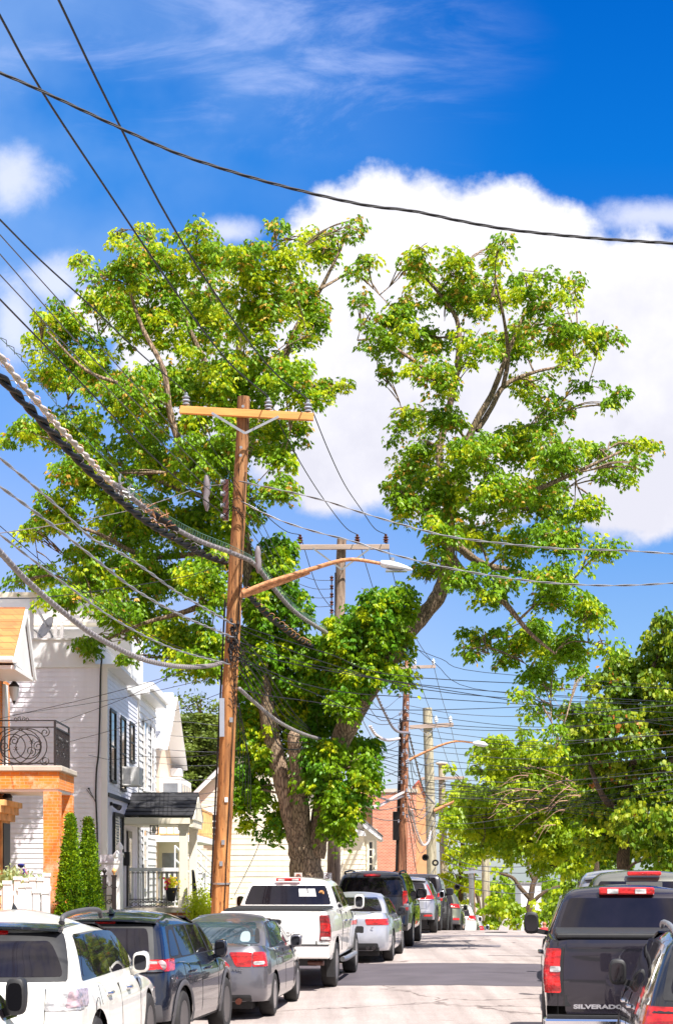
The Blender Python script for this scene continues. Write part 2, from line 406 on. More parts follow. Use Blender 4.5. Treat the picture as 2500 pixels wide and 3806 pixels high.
# the clear sky, deepened as through the polarised look of the photograph
el = nt.nodes.new('ShaderNodeValToRGB'); e = el.color_ramp.elements
stops = [(0.0, (.34, .41, .53)), (.12, (.31, .38, .51)), (.30, (.26, .355, .52)), (.55, (.10, .31, .58)), (.80, (.010, .275, .62)), (1.0, (.003, .235, .60))]
while len(e) < len(stops): e.new(.5)
for i, (p, c) in enumerate(stops): e[i].position = p; e[i].color = (*c, 1)
nt.links.new(mth('DIVIDE', tb, .46, clamp=True), el.inputs[0])
k = 1.0 / SKY_S
lr = nt.nodes.new('ShaderNodeValToRGB'); e = lr.color_ramp.elements
e[0].position = .1; e[0].color = (2.0, 1.25, 1.08, 1); e[1].position = .8; e[1].color = (1, 1, 1, 1)
nt.links.new(mth('DIVIDE', mth('ADD', U, 0.0), 2.5, clamp=True), lr.inputs[0])
clear = mixc(1.0, sky.outputs[0], el.outputs[0], 'MULTIPLY')
clear = mixc(1.0, clear, lr.outputs[0], 'MULTIPLY')
gain = mixc(1.0, clear, (SKY_G, SKY_G, SKY_G), 'MULTIPLY')
shade = ramp(nt, mth('ADD', mth('MULTIPLY', big, .5), mth('MULTIPLY', smooth(V, .6, 1.9), -.22)), [(.02, (.70 * k * CLD, .70 * k * CLD, .79 * k * CLD)), (.32, (.98 * k * CLD, .97 * k * CLD, 1.0 * k * CLD))])
haze_l = mth('MULTIPLY', mth('MULTIPLY', smooth(U, 2.1, -.2), smooth(wn(1.3, 5, .5, off=9), .2, .65)), .62)
gain = mixc(haze_l, gain, (.26 * k * CLD, .44 * k * CLD, .80 * k * CLD))
c = mixc(m3, gain, (.46 * k * CLD, .56 * k * CLD, .90 * k * CLD))
c = mixc(m2, c, (.84 * k * CLD, .85 * k * CLD, .97 * k * CLD))
c = mixc(m1, c, shade.outputs[0])
# bright cloud added out of view as fill light: overhead, behind, to the sides
hd = nt.nodes.new('ShaderNodeTexNoise'); hd.inputs['Scale'].default_value = 3.0; hd.inputs['Detail'].default_value = 6; nt.links.new(tc.outputs['Generated'], hd.inputs['Vector'])
away = mth('MAXIMUM', smooth(sep.outputs[1], .80, .35), smooth(sep.outputs[2], .48, .62))
cover = mth('MULTIPLY', mth('MULTIPLY', away, smooth(hd.outputs['Fac'], .36, .56)), smooth(sep.outputs[2], -.02, .06))
c = mixc(cover, c, (.80 * k * CLD, .77 * k * CLD, .78 * k * CLD))
nt.links.new(c, bg.inputs[0])
SC.view_settings.view_transform = 'Standard'; SC.view_settings.look = 'None'; SC.view_settings.gamma = 1
SC.view_settings.exposure = EXPO
SC.cycles.max_bounces = 8; SC.cycles.transparent_max_bounces = 16
SC.cycles.use_denoising = True
# ---------------------------------------------------------------- foliage
def leaf_mesh(name, pos, dirs, size, mats, matidx, parent, rng, width=.34, fold=.25):
    """many small folded leaves: pos, dirs (n,3), size (n)"""
    n = len(pos)
    d = dirs / np.linalg.norm(dirs, axis=1, keepdims=True)
    r = rng.normal(size=(n, 3)); r[:, 2] *= .35
    s = np.cross(d, r); s /= np.linalg.norm(s, axis=1, keepdims=True) + 1e-9
    u = np.cross(s, d)
    L = size[:, None]
    v = np.empty((n, 4, 3))
    v[:, 0] = pos
    v[:, 1] = pos + d * L * .48 + s * L * width + u * L * fold * .3
    v[:, 2] = pos + d * L - np.array([0, 0, 1]) * L * .12
    v[:, 3] = pos + d * L * .48 - s * L * width + u * L * fold * .3
    v = v.reshape(-1, 3) - np.array(org(parent))
    me = bpy.data.meshes.new(name)
    me.vertices.add(4 * n); me.vertices.foreach_set('co', v.astype(np.float32).ravel())
    me.loops.add(4 * n); me.loops.foreach_set('vertex_index', np.arange(4 * n, dtype=np.int32))
    me.polygons.add(n); me.polygons.foreach_set('loop_start', np.arange(0, 4 * n, 4, dtype=np.int32))
    try: me.polygons.foreach_set('loop_total', np.full(n, 4, dtype=np.int32))
    except Exception: pass
    for m in mats: me.materials.append(m)
    me.polygons.foreach_set('material_index', matidx.astype(np.int32))
    me.update(calc_edges=True); me.validate()
    o = bpy.data.objects.new(name, me); COL.objects.link(o); o.parent = parent
    return o

def crown_points(blobs, rng, tuft_r=.42, per_m2=1.5, leaves=26, inner=.35, droop=.9):
    """blobs: (centre, (rx,ry,rz), density). Tufts sit mostly near the blob surface; leaves arch over each tuft and droop."""
    P_, Dr, S_, T_ = [], [], [], []
    for c, r, den in blobs:
        c = np.array(c); r = np.array(r)
        area = 4 * PI * ((r[0] * r[1]) ** 1.6 / 3 + (r[0] * r[2]) ** 1.6 / 3 + (r[1] * r[2]) ** 1.6 / 3) ** (1 / 1.6)
        nt_ = max(2, int(area * per_m2 * den))
        dd = rng.normal(size=(nt_, 3)); dd /= np.linalg.norm(dd, axis=1, keepdims=True)
        rad = 1 - inner * rng.random((nt_, 1)) ** 1.5 * 1.6
        tc_ = c + dd * r * np.clip(rad, .15, 1)
        for t in tc_:
            k = int(leaves * rng.uniform(.6, 1.3)); tr = tuft_r * rng.uniform(.6, 1.25)
            az = rng.uniform(0, 2 * PI, k); el_ = rng.uniform(-.15, 1, k)
            h = np.sqrt(np.clip(1 - el_ ** 2, 0, 1))
            off = np.stack([np.cos(az) * h, np.sin(az) * h, el_ * .8 - rng.uniform(0, 1.0, k) ** 2 * droop], 1) * tr * rng.uniform(.55, 1, (k, 1))
            P_.append(t + off)
            dr = np.stack([np.cos(az), np.sin(az), -1.5 + rng.normal(0, .5, k)], 1) + rng.normal(0, .35, (k, 3))
            Dr.append(dr); T_.append(np.full(k, rng.random())); S_.append(np.full(k, 1.0))
    return np.concatenate(P_), np.concatenate(Dr), np.concatenate(T_)

def compound(P_, Dr, T_, size, rng, n=3):
    """each leaf becomes n leaflets fanned round its stalk"""
    k = len(P_); Dn = Dr / np.linalg.norm(Dr, axis=1, keepdims=True)
    side = np.cross(Dn, np.array([0, 0, 1.0])); side /= np.linalg.norm(side, axis=1, keepdims=True) + 1e-9
    out = []
    for j in range(n):
        a = (j - (n - 1) / 2) * .8
        out.append((P_ + Dn * (size * .15 * (1 - abs(a))), Dn + side * a, T_, size * rng.uniform(.7, 1.25, k)))
    return [np.concatenate([o[i] for o in out]) for i in range(4)]

def limb(mb, pts, rs, n=10, per=5, jit=0.0):
    sp = spline(pts, per)
    rr = np.interp(np.linspace(0, len(rs) - 1, len(sp)), range(len(rs)), rs)
    if jit:
        sp = [p + Vector((random.uniform(-1, 1), random.uniform(-1, 1), random.uniform(-1, 1))) * jit * r for p, r in zip(sp, rr)]
        rr = [r * random.uniform(.94, 1.07) for r in rr]
    mb.tube(sp, rr, n); return list(zip(sp, rr))

def connect(mb, nodes, blobs, rng, rmax=.07, twigs=4, twig_r=.012, n=6):
    """grow branches from the limbs to every foliage mass"""
    nodes = list(nodes)
    todo = sorted(blobs, key=lambda b: min((Vector(b[0]) - p).length for p, r in nodes))
    for c, r, den in todo:
        c = Vector(c)
        best = min(nodes, key=lambda q: (c - q[0]).length + (1.2 if q[0].z > c.z else 0) - q[1] * 2)
        p, pr = best; L = (c - p).length
        if L < .05: continue
        r0 = min(rmax, max(.014, pr * .55), .012 + L * .022)
        mid = p.lerp(c, .5) + Vector((rng.uniform(-1, 1), rng.uniform(-1, 1), rng.uniform(.0, 1.2))) * L * .12
        q = limb(mb, [p, mid, c], [r0, r0 * .75, r0 * .5], n, 4)
        nodes += q[2:]
        for i in range(twigs):
            dd = Vector(rng.normal(size=3)); dd.normalize()
            e_ = c + Vector((dd.x * r[0], dd.y * r[1], dd.z * r[2])) * rng.uniform(.7, 1.0)
            s = q[rng.integers(2, len(q))][0]
            m = s.lerp(e_, .5) + Vector((0, 0, .1 * (e_ - s).length))
            mb.tube(spline([s, m, e_], 3), [twig_r * 1.6] * 3 + [twig_r] * 3 + [twig_r * .5], 4, caps=False)
    return nodes

def blob_list(spec, Y, rng, depth=1.0, dj=1.6, unit=1.0, rs=1.0):
    out = []
    for b in spec:
        cx, cy, rx, ry = b[:4]; den = b[4] if len(b) > 4 else 1.0; dy = b[5] if len(b) > 5 else rng.uniform(-dj, dj)
        y = Y + dy; s = y / F * K
        c = D(cx, cy, y)
        out.append((tuple(c), (rx * s * rs, max(rx, ry) * s * depth * rs, ry * s * rs), den))
    return out

# ---- the big street tree
rng = np.random.default_rng(11)
TY = 46.0
LEFT = [(300, 620, 55, 60), (378, 605, 60, 65), (480, 590, 70, 65), (575, 605, 70, 55), (660, 600, 50, 45), (740, 585, 55, 35, .8), (812, 522, 18, 28, .8),
 (640, 525, 14, 28, .8), (268, 560, 26, 22, .8), (322, 535, 24, 20, .8), (470, 527, 30, 20, .8), (705, 545, 26, 18, .7), (765, 545, 26, 16, .7), (188, 603, 16, 14, .8), (212, 640, 26, 24, .8),
 (240, 700, 55, 55), (150, 755, 68, 45), (100, 740, 28, 22), (200, 850, 100, 70), (340, 735, 105, 90), (470, 720, 100, 100), (600, 715, 100, 100), (700, 690, 55, 65), (735, 745, 40, 45, .9), (715, 790, 40, 18, .8),
 (110, 870, 40, 50), (55, 1000, 52, 28, .9), (150, 1000, 75, 65), (15, 1040, 20, 22, .7), (280, 920, 110, 95), (430, 890, 110, 110), (570, 880, 105, 95), (670, 880, 70, 65), (760, 905, 45, 25, .8), (800, 890, 22, 20, .7), (730, 930, 40, 30, .8),
 (640, 1000, 75, 75), (500, 1050, 105, 105), (360, 1060, 115, 105), (230, 1100, 90, 75), (170, 1090, 40, 30), (130, 1190, 70, 45), (60, 1238, 35, 20, .7), (100, 1215, 30, 20), (300, 1210, 105, 75), (450, 1210, 95, 85), (550, 1180, 65, 75), (640, 1135, 45, 35, .9),
 (660, 1060, 45, 40, .8), (95, 1335, 50, 40, .8), (220, 1330, 95, 65), (350, 1345, 105, 75), (470, 1345, 65, 90), (150, 1400, 60, 30, .8), (215, 1500, 36, 30, .8), (330, 1455, 75, 50), (410, 1490, 80, 45), (300, 1530, 28, 18, .7),
 (490, 1480, 45, 70), (260, 1420, 60, 40), (440, 1540, 60, 25, .8), (90, 800, 26, 30, .7), (45, 1360, 22, 12, .6), (490, 1560, 40, 26), (540, 1290, 40, 60)]
IVY = [(640, 1330, 45, 85), (682, 1420, 32, 55), (620, 1480, 60, 75), (610, 1600, 60, 85), (598, 1720, 50, 80), (588, 1830, 36, 60), (650, 1905, 34, 40), (700, 1545, 50, 70), (735, 1650, 52, 75),
 (745, 1780, 62, 75), (795, 1860, 62, 60), (835, 1745, 42, 52), (780, 1925, 34, 26, .9), (690, 1690, 30, 60), (850, 1790, 26, 50), (560, 1850, 18, 24, .8), (655, 1260, 26, 20, .7), (600, 1400, 30, 60), (572, 1560, 24, 60), (566, 1690, 22, 60), (560, 1790, 18, 40, .8), (575, 1900, 18, 22, .7), (660, 1620, 26, 60), (620, 1930, 18, 20, .7), (800, 1945, 14, 12, .6), (735, 1500, 38, 40)]
DOME = [(880, 1440, 78, 70), (820, 1480, 65, 65), (905, 1510, 52, 55), (850, 1560, 65, 42), (930, 1390, 34, 36), (765, 1560, 45, 45), (860, 1385, 30, 28, .8), (800, 1620, 40, 40), (925, 1570, 30, 26, .8)]
RIGHT = [(958, 610, 32, 42), (985, 580, 28, 22, .8), (1070, 615, 52, 40), (1142, 600, 34, 34), (1168, 560, 14, 16, .8), (1040, 685, 105, 70), (930, 735, 60, 55), (850, 745, 28, 42, .7), (858, 608, 20, 12, .5), (822, 633, 20, 10, .4), (838, 690, 20, 10, .5),
 (1140, 690, 55, 60), (990, 790, 90, 50), (885, 800, 50, 50, .9), (880, 870, 26, 30, .7), (1240, 675, 75, 45), (1218, 640, 20, 20, .7), (1320, 665, 32, 26, .9), (1290, 755, 85, 60), (1385, 775, 48, 40), (1432, 788, 26, 14, .8), (1200, 795, 75, 50), (1100, 800, 60, 50),
 (1010, 880, 75, 55), (935, 960, 42, 45), (1030, 965, 60, 60), (1240, 900, 55, 40), (1335, 830, 48, 40), (1365, 900, 36, 28, .8), (1435, 915, 26, 16, .7), (1410, 940, 14, 10, .6), (1280, 965, 55, 50), (970, 1060, 72, 75), (1090, 1050, 90, 60), (1200, 1040, 80, 75), (1290, 1060, 70, 65),
 (1390, 1060, 45, 35, .9), (1455, 1035, 46, 18, .8), (1512, 1030, 24, 10, .6), (1425, 1105, 42, 35, .8), (1480, 1085, 18, 14, .6), (1020, 1150, 100, 75), (1150, 1150, 90, 65), (1265, 1165, 85, 70), (1365, 1180, 45, 45), (935, 1170, 38, 55), (905, 1130, 16, 22, .7), (1020, 1245, 52, 60), (1100, 1250, 70, 40),
 (988, 1330, 26, 40, .9), (1075, 1340, 60, 42), (1200, 1280, 62, 50), (1300, 1250, 75, 50), (1400, 1275, 44, 36, .9), (1160, 1370, 60, 45, .9), (1290, 1360, 80, 60), (1370, 1420, 48, 52), (1115, 1490, 50, 34, .8), (1215, 1480, 85, 48), (1315, 1500, 85, 50), (1185, 1535, 36, 22, .8), (1250, 1565, 62, 32, .8),
 (1400, 1500, 26, 36, .8), (1085, 1520, 20, 18, .7), (1255, 1640, 40, 16, .6), (1290, 1600, 28, 22, .7), (1215, 1610, 14, 10, .6), (1290, 1700, 10, 12, .6), (1295, 1740, 8, 8, .5), (1340, 1560, 40, 20, .7), (1235, 1665, 12, 8, .5)]
bt = thing('street_tree', 'huge forked street tree rising behind the orange utility pole and white pickup', 'tree', P(1142, 3240, TY) + Vector((0, 0, zg(TY) - CZ + .1)))
gz = zg(TY)
mb = MB(); nodes = []
def dl(pts, Y=TY):      # (x, y, r[, dy]) in display pixels
    out = []; rs = []
    for p in pts:
        y = Y + (p[3] if len(p) > 3 else 0); out.append(D(p[0], p[1], y)); rs.append(p[2] * K * y / F)
    return out, rs
base = D(716, 2110, TY); base.z = gz - .1
p, r = dl([(714, 2060, 40), (706, 1990, 36), (692, 1930, 31), (668, 1850, 25), (645, 1770, 22), (628, 1700, 20), (614, 1600, 18), (600, 1500, 17), (588, 1400, 17), (574, 1300, 15), (560, 1200, 13), (548, 1100, 12), (540, 1000, 10), (545, 900, 9, 1), (556, 800, 7, 1), (566, 700, 5, 1)])
n1 = limb(mb, [base] + p, [r[0] * 1.25] + r, 18, 5, .05)
p, r = dl([(728, 1990, 27), (744, 1910, 23), (760, 1830, 24), (775, 1760, 24, -.3), (805, 1690, 25, -.5), (845, 1620, 24, -.6), (890, 1555, 21, -.6), (938, 1485, 19, -.4), (980, 1432, 18), (1015, 1390, 18), (1036, 1330, 17), (1042, 1250, 15), (1046, 1170, 13), (1070, 1080, 10), (1098, 995, 8), (1140, 920, 7), (1168, 850, 6), (1200, 770, 4.5), (1235, 690, 3)])
n2 = limb(mb, p, r, 16, 5, .05)
p, r = dl([(700, 1960, 26), (697, 1850, 18, -.4), (688, 1770, 16, -.6), (684, 1715, 17, -.7), (686, 1700, 6, -.7)])
limb(mb, p, r, 12, 4, .08)
extra = [[(1108, 1000, 7), (1140, 950, 6, .4), (1172, 895, 6, .6), (1240, 865, 4, .8), (1310, 850, 2.5, 1)], [(1168, 900, 5.5), (1180, 830, 5), (1170, 740, 3.5, -.5), (1150, 650, 2, -.8)],
 [(1046, 1170, 12), (1020, 1060, 9, .5), (1040, 960, 8, .7), (1062, 850, 7, .8), (1060, 740, 5, 1), (985, 640, 3, 1)], [(1042, 1290, 12), (1085, 1340, 9, -.6), (1130, 1385, 8, -1), (1170, 1400, 7, -1.2), (1230, 1470, 5, -1.4), (1290, 1520, 3, -1.4)],
 [(1050, 1260, 11), (1120, 1310, 8, .8), (1200, 1330, 7, 1.2), (1300, 1380, 5, 1.5)], [(1050, 1170, 10), (1130, 1155, 8, -.8), (1210, 1150, 7, -1.2), (1310, 1110, 5, -1.5), (1440, 1050, 3, -1.5)], [(1040, 900, 6), (950, 830, 4, .4), (880, 790, 3, .6), (830, 790, 2, .8)],
 [(592, 1420, 13), (540, 1400, 10, -.8), (480, 1405, 8, -1.2), (420, 1425, 6, -1.5), (330, 1450, 4, -1.6), (240, 1490, 3, -1.6)], [(566, 1240, 12), (490, 1160, 9, -1), (430, 1060, 8, -1.4), (395, 960, 8, -1.4), (380, 860, 6, -1.5), (330, 760, 5, -1.4), (290, 640, 3, -1.3)],
 [(395, 960, 6), (300, 900, 5, -2), (200, 860, 4, -2.2), (110, 770, 2, -2.2)], [(552, 1120, 11), (600, 980, 9, 1), (650, 860, 8, 1.2), (690, 760, 7, 1.3), (745, 670, 5, 1.2), (800, 560, 2, 1.2)], [(745, 670, 4), (780, 650, 3, 1), (812, 630, 2, .8)], [(545, 1010, 9), (480, 850, 7, .5), (420, 720, 5, .4), (390, 600, 3, .2)],
 [(565, 1300, 10), (450, 1290, 8, .6), (330, 1290, 6, 1), (200, 1230, 4, 1.2), (80, 1240, 2, 1.2)], [(560, 1180, 8), (430, 1140, 6, 1.5), (280, 1080, 5, 2), (120, 1010, 3, 2), (40, 1000, 2, 2)], [(600, 1480, 8), (560, 1520, 6, -.6), (480, 1540, 4, -1)], [(610, 700, 5), (625, 600, 3, .8), (640, 530, 2, .8)],
 [(830, 1650, 8), (830, 1560, 7, 1), (860, 1450, 5, 1.2), (890, 1390, 3, 1.2)], [(1260, 1640, 2, -1.4), (1290, 1700, 1.5, -1.4), (1292, 1740, 1, -1.4)]]
nodes = n1[38:] + n2[52:]
for ex in extra:
    p, r = dl(ex); q = limb(mb, p, r, 8, 5, .05); nodes += q[3:]
lb = blob_list(LEFT, TY, rng, 1.15, 2.4, rs=.97); rb = blob_list(RIGHT, TY, rng, 1.05, 2.2, rs=.92)
lb = [(c, r, d * (1.5 if c[2] < 11.8 else 1.2)) for c, r, d in lb]; rb = [(c, r, d * (1.25 if c[2] < 12.5 else .95)) for c, r, d in rb]
iv = blob_list([(b + (1.0,))[:5] + ((-.65 if (b[0] > 740 and b[1] > 1765) else (.55 if b[1] > 1590 else -.25)) + rng.uniform(-.2, .2),) for b in IVY], TY, rng, .9, .5); dm = blob_list(DOME, TY - .9, rng, 1.0, .6)
dxp = lambda p: (p.x * F / p.y + CX) / K
connect(mb, [n for n in nodes if dxp(n[0]) < 815], lb, rng, .07, 6, .011)
connect(mb, [n for n in nodes if dxp(n[0]) >= 815], rb, rng, .07, 6, .011)
connect(mb, n1[5:40] + n2[5:30], iv + dm, rng, .035, 3, .008)
mb.build('trunk', M['bark'], bt, smooth=180)
def tree_leaves(parent, blobs, mats, pick, size, per_m2, leaves, tuft_r, leaflets=3, width=.3, name='crown', inner=.35, droop=.9):
    a, b, t = crown_points(blobs, rng, tuft_r, per_m2, leaves, inner, droop)
    mi0 = pick(a, t, rng)
    a2, b2, t2, s2 = compound(a, b, np.arange(len(a), dtype=float), size, rng, leaflets)
    mi = mi0[t2.astype(int)]
    return leaf_mesh(name, a2, b2, s2, mats, mi, parent, rng, width)
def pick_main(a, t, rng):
    z = (a[:, 2] - 4) / 14                       # sunlight painted in as lighter leaves, commoner higher up like the flowering tips
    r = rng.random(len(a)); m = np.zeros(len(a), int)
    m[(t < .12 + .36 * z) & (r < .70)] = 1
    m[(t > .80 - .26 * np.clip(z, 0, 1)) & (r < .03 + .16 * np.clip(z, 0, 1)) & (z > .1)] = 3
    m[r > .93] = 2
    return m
def pick_ivy(a, t, rng):
    r = rng.random(len(a)); m = np.zeros(len(a), int); m[t < .35] = 2; m[(t > .80) & (r < .7)] = 1; return m
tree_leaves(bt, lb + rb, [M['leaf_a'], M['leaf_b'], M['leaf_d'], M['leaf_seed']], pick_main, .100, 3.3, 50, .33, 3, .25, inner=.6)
c2 = tree_leaves(bt, iv + dm, [M['leaf_a'], M['leaf_b'], M['leaf_d'], M['leaf_seed']], pick_ivy, .105, 8.5, 42, .25, 3, .27, 'trunk_foliage', .35, 1.8)

# ---- the other trees
def simple_tree(name, label, trunkpts, limbs, spec, Y, mats, pick, size, per_m2, leaves, tuft_r, bark='bark2', depth=1.2, dj=2.0, group=None, leaflets=2, width=.34, twigs=3, tr=.02, rmax=.12):
    base = trunkpts[0]
    b = D(base[0], base[1], Y); loc = Vector((b.x, b.y, zg(ST_inv(b))))
    t = thing(name, label, 'tree', loc, 0, group)
    mb = MB(); p, r = dl(trunkpts, Y); p[0] = Vector((p[0].x, p[0].y, loc.z - .1))
    nd = limb(mb, p, r, 10, 5, .05)[4:]
    for ex in limbs:
        p, r = dl(ex, Y); nd += limb(mb, p, r, 7, 4, .05)[2:]
    bl = blob_list(spec, Y, rng, depth, dj)
    connect(mb, nd, bl, rng, rmax, twigs, tr)
    mb.build('trunk', M[bark], t, smooth=180)
    tree_leaves(t, bl, mats, pick, size, per_m2, leaves, tuft_r, leaflets, width)
    return t
def ST_inv(p): return p[0] * SA + p[1] * CA
def pick_maple(a, t, rng):
    r = rng.random(len(a)); m = np.zeros(len(a), int); m[(t > .50) & (r < .6)] = 1; m[(t < .07) & (r < .22)] = 2; return m
def pick_lime(a, t, rng):
    r = rng.random(len(a)); m = np.ones(len(a), int); m[(t > .5) & (r < .85)] = 0; return m
# dark maple, right-hand pavement
MAPLE = [(1545, 1440, 30, 20), (1550, 1510, 50, 55), (1500, 1560, 45, 45), (1440, 1540, 42, 34, .9), (1410, 1600, 45, 45, .9), (1470, 1620, 60, 60), (1540, 1620, 60, 70), (1370, 1680, 55, 45, .9), (1450, 1710, 75, 60), (1540, 1720, 70, 70), (1600, 1650, 70, 110), (1620, 1500, 60, 80), (1345, 1740, 40, 40, .9), (1400, 1790, 65, 50), (1490, 1810, 80, 60), (1570, 1830, 70, 70),
  (1640, 1800, 70, 90), (1430, 1880, 70, 45), (1510, 1910, 80, 50), (1600, 1940, 70, 60), (1380, 1880, 45, 40), (1460, 1960, 60, 30), (1560, 1990, 60, 40), (1400, 1960, 50, 30, .9), (1330, 1650, 26, 20, .7), (1650, 1960, 60, 60)]
simple_tree('maple_tree', 'dark green maple with orange tips overhanging the parked pickups at the right edge', [(1446, 2120, 17), (1448, 1990, 15), (1450, 1900, 13), (1470, 1780, 11), (1500, 1650, 8), (1520, 1540, 5)],
  [[(1450, 1900, 10), (1400, 1850, 7, -1), (1370, 1780, 5, -1)], [(1460, 1830, 9), (1540, 1790, 7, .5), (1600, 1700, 5, 1)], [(1450, 1930, 8), (1520, 1900, 6, -1.5), (1600, 1880, 4, -2)]],
  MAPLE, 74, [M['maple_a'], M['maple_b'], M['maple_o']], pick_maple, .19, 2.2, 34, .46, depth=1.25, dj=2.2, width=.42)
# bright mid-distance tree over the road with bare twigs
MID = [(1060, 1905, 30, 24), (1130, 1880, 46, 34), (1210, 1840, 56, 44), (1280, 1840, 60, 50), (1345, 1830, 56, 50), (1375, 1790, 50, 50), (1400, 1850, 50, 50), (1200, 1905, 60, 40), (1290, 1930, 60, 40), (1170, 1790, 50, 36), (1235, 1775, 40, 36), (1090, 1850, 34, 26), (1120, 1750, 28, 24, .8), (1160, 1740, 44, 34), (1190, 1790, 50, 40), (1240, 1750, 45, 34, .8), (1290, 1770, 50, 34, .9), (1330, 1700, 30, 28, .6), (1250, 1820, 60, 40), (1320, 1830, 60, 45), (1140, 1830, 45, 30, .8), (1100, 1870, 40, 30, .9), (1180, 1870, 60, 36), (1270, 1890, 70, 42), (1350, 1900, 60, 45), (1080, 1920, 40, 34),
  (1150, 1930, 60, 38), (1230, 1960, 60, 32), (1310, 1970, 60, 36), (1380, 1960, 50, 40), (1120, 1975, 34, 16, .8), (1210, 1710, 20, 22, .6), (1105, 1780, 14, 12, .5), (1260, 2010, 26, 26, .7), (1330, 2020, 34, 24, .8), (1185, 1990, 30, 16, .7)]
mid = simple_tree('leaning_tree', 'bright lime green tree with bare pinkish twigs leaning over the road beyond the pickups', [(1385, 2130, 10), (1382, 2000, 9), (1360, 1930, 8), (1310, 1870, 6), (1250, 1800, 5), (1200, 1750, 3)],
  [[(1360, 1930, 7), (1290, 1910, 5, -1), (1200, 1900, 4, -2), (1120, 1900, 2, -2)], [(1300, 1860, 4), (1290, 1780, 3, 1), (1320, 1700, 2, 1)], [(1370, 1960, 6), (1280, 1960, 4, 1), (1180, 1950, 3, 1.5), (1100, 1930, 2, 2)]],
  MID, 92, [M['lime_a'], M['lime_b'], M['maple_b']], pick_lime, .20, 3.0, 30, .42, depth=1.1, dj=3, width=.3)
mb = MB(); r2 = np.random.default_rng(5)
for i in range(24):           # bare pinkish twigs across the front of that crown
    a = D(1275 + r2.normal(0, 60), 1850 + r2.normal(0, 36), 88.5 + r2.uniform(-1.5, .8)); L = r2.uniform(.8, 3.0)
    dr = Vector((-1, r2.uniform(-.3, .3), r2.uniform(-1.1, .7))).normalized()
    m = a + dr * L * .5 + Vector((0, 0, r2.uniform(.1, .35))); e_ = a + dr * L; q_ = spline([a, m, e_], 4); mb.tube(q_, np.linspace(.022, .006, len(q_)), 4)
    for z_ in range(2): c_ = q_[2 + z_ * 2]; mb.tube([c_, c_ + Vector((-r2.uniform(.15, .5), r2.uniform(-.2, .2), r2.uniform(-.4, .3)))], [.01, .004], 3)
for i in range(26):
    a = D(r2.uniform(1250, 1420), r2.uniform(1660, 1790), 90 + r2.uniform(-1, 1)); L = r2.uniform(.7, 1.7)
    dr = Vector((r2.uniform(-.6, .5), r2.uniform(-.3, .3), 1)).normalized()
    mb.tube([a, a + dr * L * .5, a + dr * L + Vector((r2.uniform(-.2, .2), 0, 0))], [.016, .01, .005], 4)
mb.build('bare_twigs', M['twig'], mid)
# far street trees and bushes
simple_tree('roadside_tree', 'pale yellow green tree directly behind the last utility poles', [(1075, 2150, 7), (1070, 2050, 6), (1075, 1950, 5), (1080, 1850, 3)], [],
  [(1050, 1870, 30, 34), (1075, 1830, 30, 30, .8), (1100, 1860, 30, 30), (1060, 1930, 32, 34), (1110, 1920, 40, 36), (1070, 1990, 36, 30), (1120, 1980, 30, 26, .9), (1050, 2040, 20, 26, .8), (1100, 2050, 34, 22, .8), (1065, 2090, 30, 22, .8), (1045, 1790, 14, 16, .6)],
  125, [M['lime_a'], M['lime_b'], M['maple_b']], pick_lime, .26, 1.3, 22, .55, dj=2)
simple_tree('roadside_tree', 'deep green tree filling the gap between the leaning tree and the big maple', [(1480, 2140, 9), (1475, 2080, 8), (1460, 2030, 6), (1440, 1980, 4)], [],
  [(1340, 2080, 46, 26), (1390, 2060, 50, 40), (1330, 2010, 45, 36), (1400, 1980, 45, 45), (1310, 2110, 36, 26), (1440, 2050, 50, 45), (1380, 2110, 40, 22), (1480, 2060, 50, 45), (1540, 2060, 50, 50)],
  104, [M['lime_b'], M['maple_a'], M['maple_b']], pick_lime, .26, 1.5, 24, .55, dj=2)
dark = thing('bare_limbed_tree', 'tree with dark curving limbs against the far sky at the end of the road', 'tree', Vector((D(1195, 2140, 135).x, 135, zg(134))))
mb = MB()
b0 = D(1225, 2150, 135); b0.z = zg(134) - .1
for pts in ([(1225, 2150, 8), (1232, 2090, 7), (1240, 2050, 6), (1262, 2020, 5), (1300, 2000, 3)], [(1232, 2090, 6), (1205, 2060, 5), (1190, 2040, 4), (1160, 2030, 3)], [(1240, 2050, 4), (1225, 2010, 4), (1235, 1985, 2)], [(1215, 2120, 6), (1262, 2075, 4), (1300, 2060, 3)],
            [(1120, 2150, 4), (1108, 2080, 4), (1090, 2050, 3), (1080, 2010, 2)]):
    p, r = dl(pts, 135); limb(mb, p, r, 7, 4, .05)
p, r = dl([(1225, 2150, 8)], 135); mb.tube([b0, p[0]], [r[0] * 1.1, r[0]], 8)
mb.build('trunk', M['bark2'], dark, smooth=180)
tree_leaves(dark, blob_list([(1160, 2010, 20, 12, .5), (1300, 1990, 24, 12, .6), (1245, 1975, 20, 10, .5), (1090, 1995, 24, 12, .5), (1305, 2050, 20, 10, .6)], 135, rng, 1, 1), [M['lime_a'], M['lime_b'], M['maple_b']], pick_lime, .3, .8, 18, .5, 2)
BUSH = [[(1150, 2120, 36, 30), (1165, 2080, 26, 26), (1120, 2140, 24, 22)], [(1200, 2130, 30, 24), (1185, 2100, 20, 18)], [(1275, 2110, 40, 30), (1300, 2080, 26, 20), (1250, 2135, 24, 16)], [(1085, 2120, 26, 24), (1075, 2150, 20, 16)], [(1330, 2125, 30, 20), (1350, 2100, 26, 20)]]
BL = ['bright round bush left of the road end between the two last poles', 'low bright bush at the road end below the dark curving limbs', 'wide green bush above the person in red at the road end', 'yellow green bush behind the last small cars on the left', 'green bush touching the edge of the silver hatchback at right']
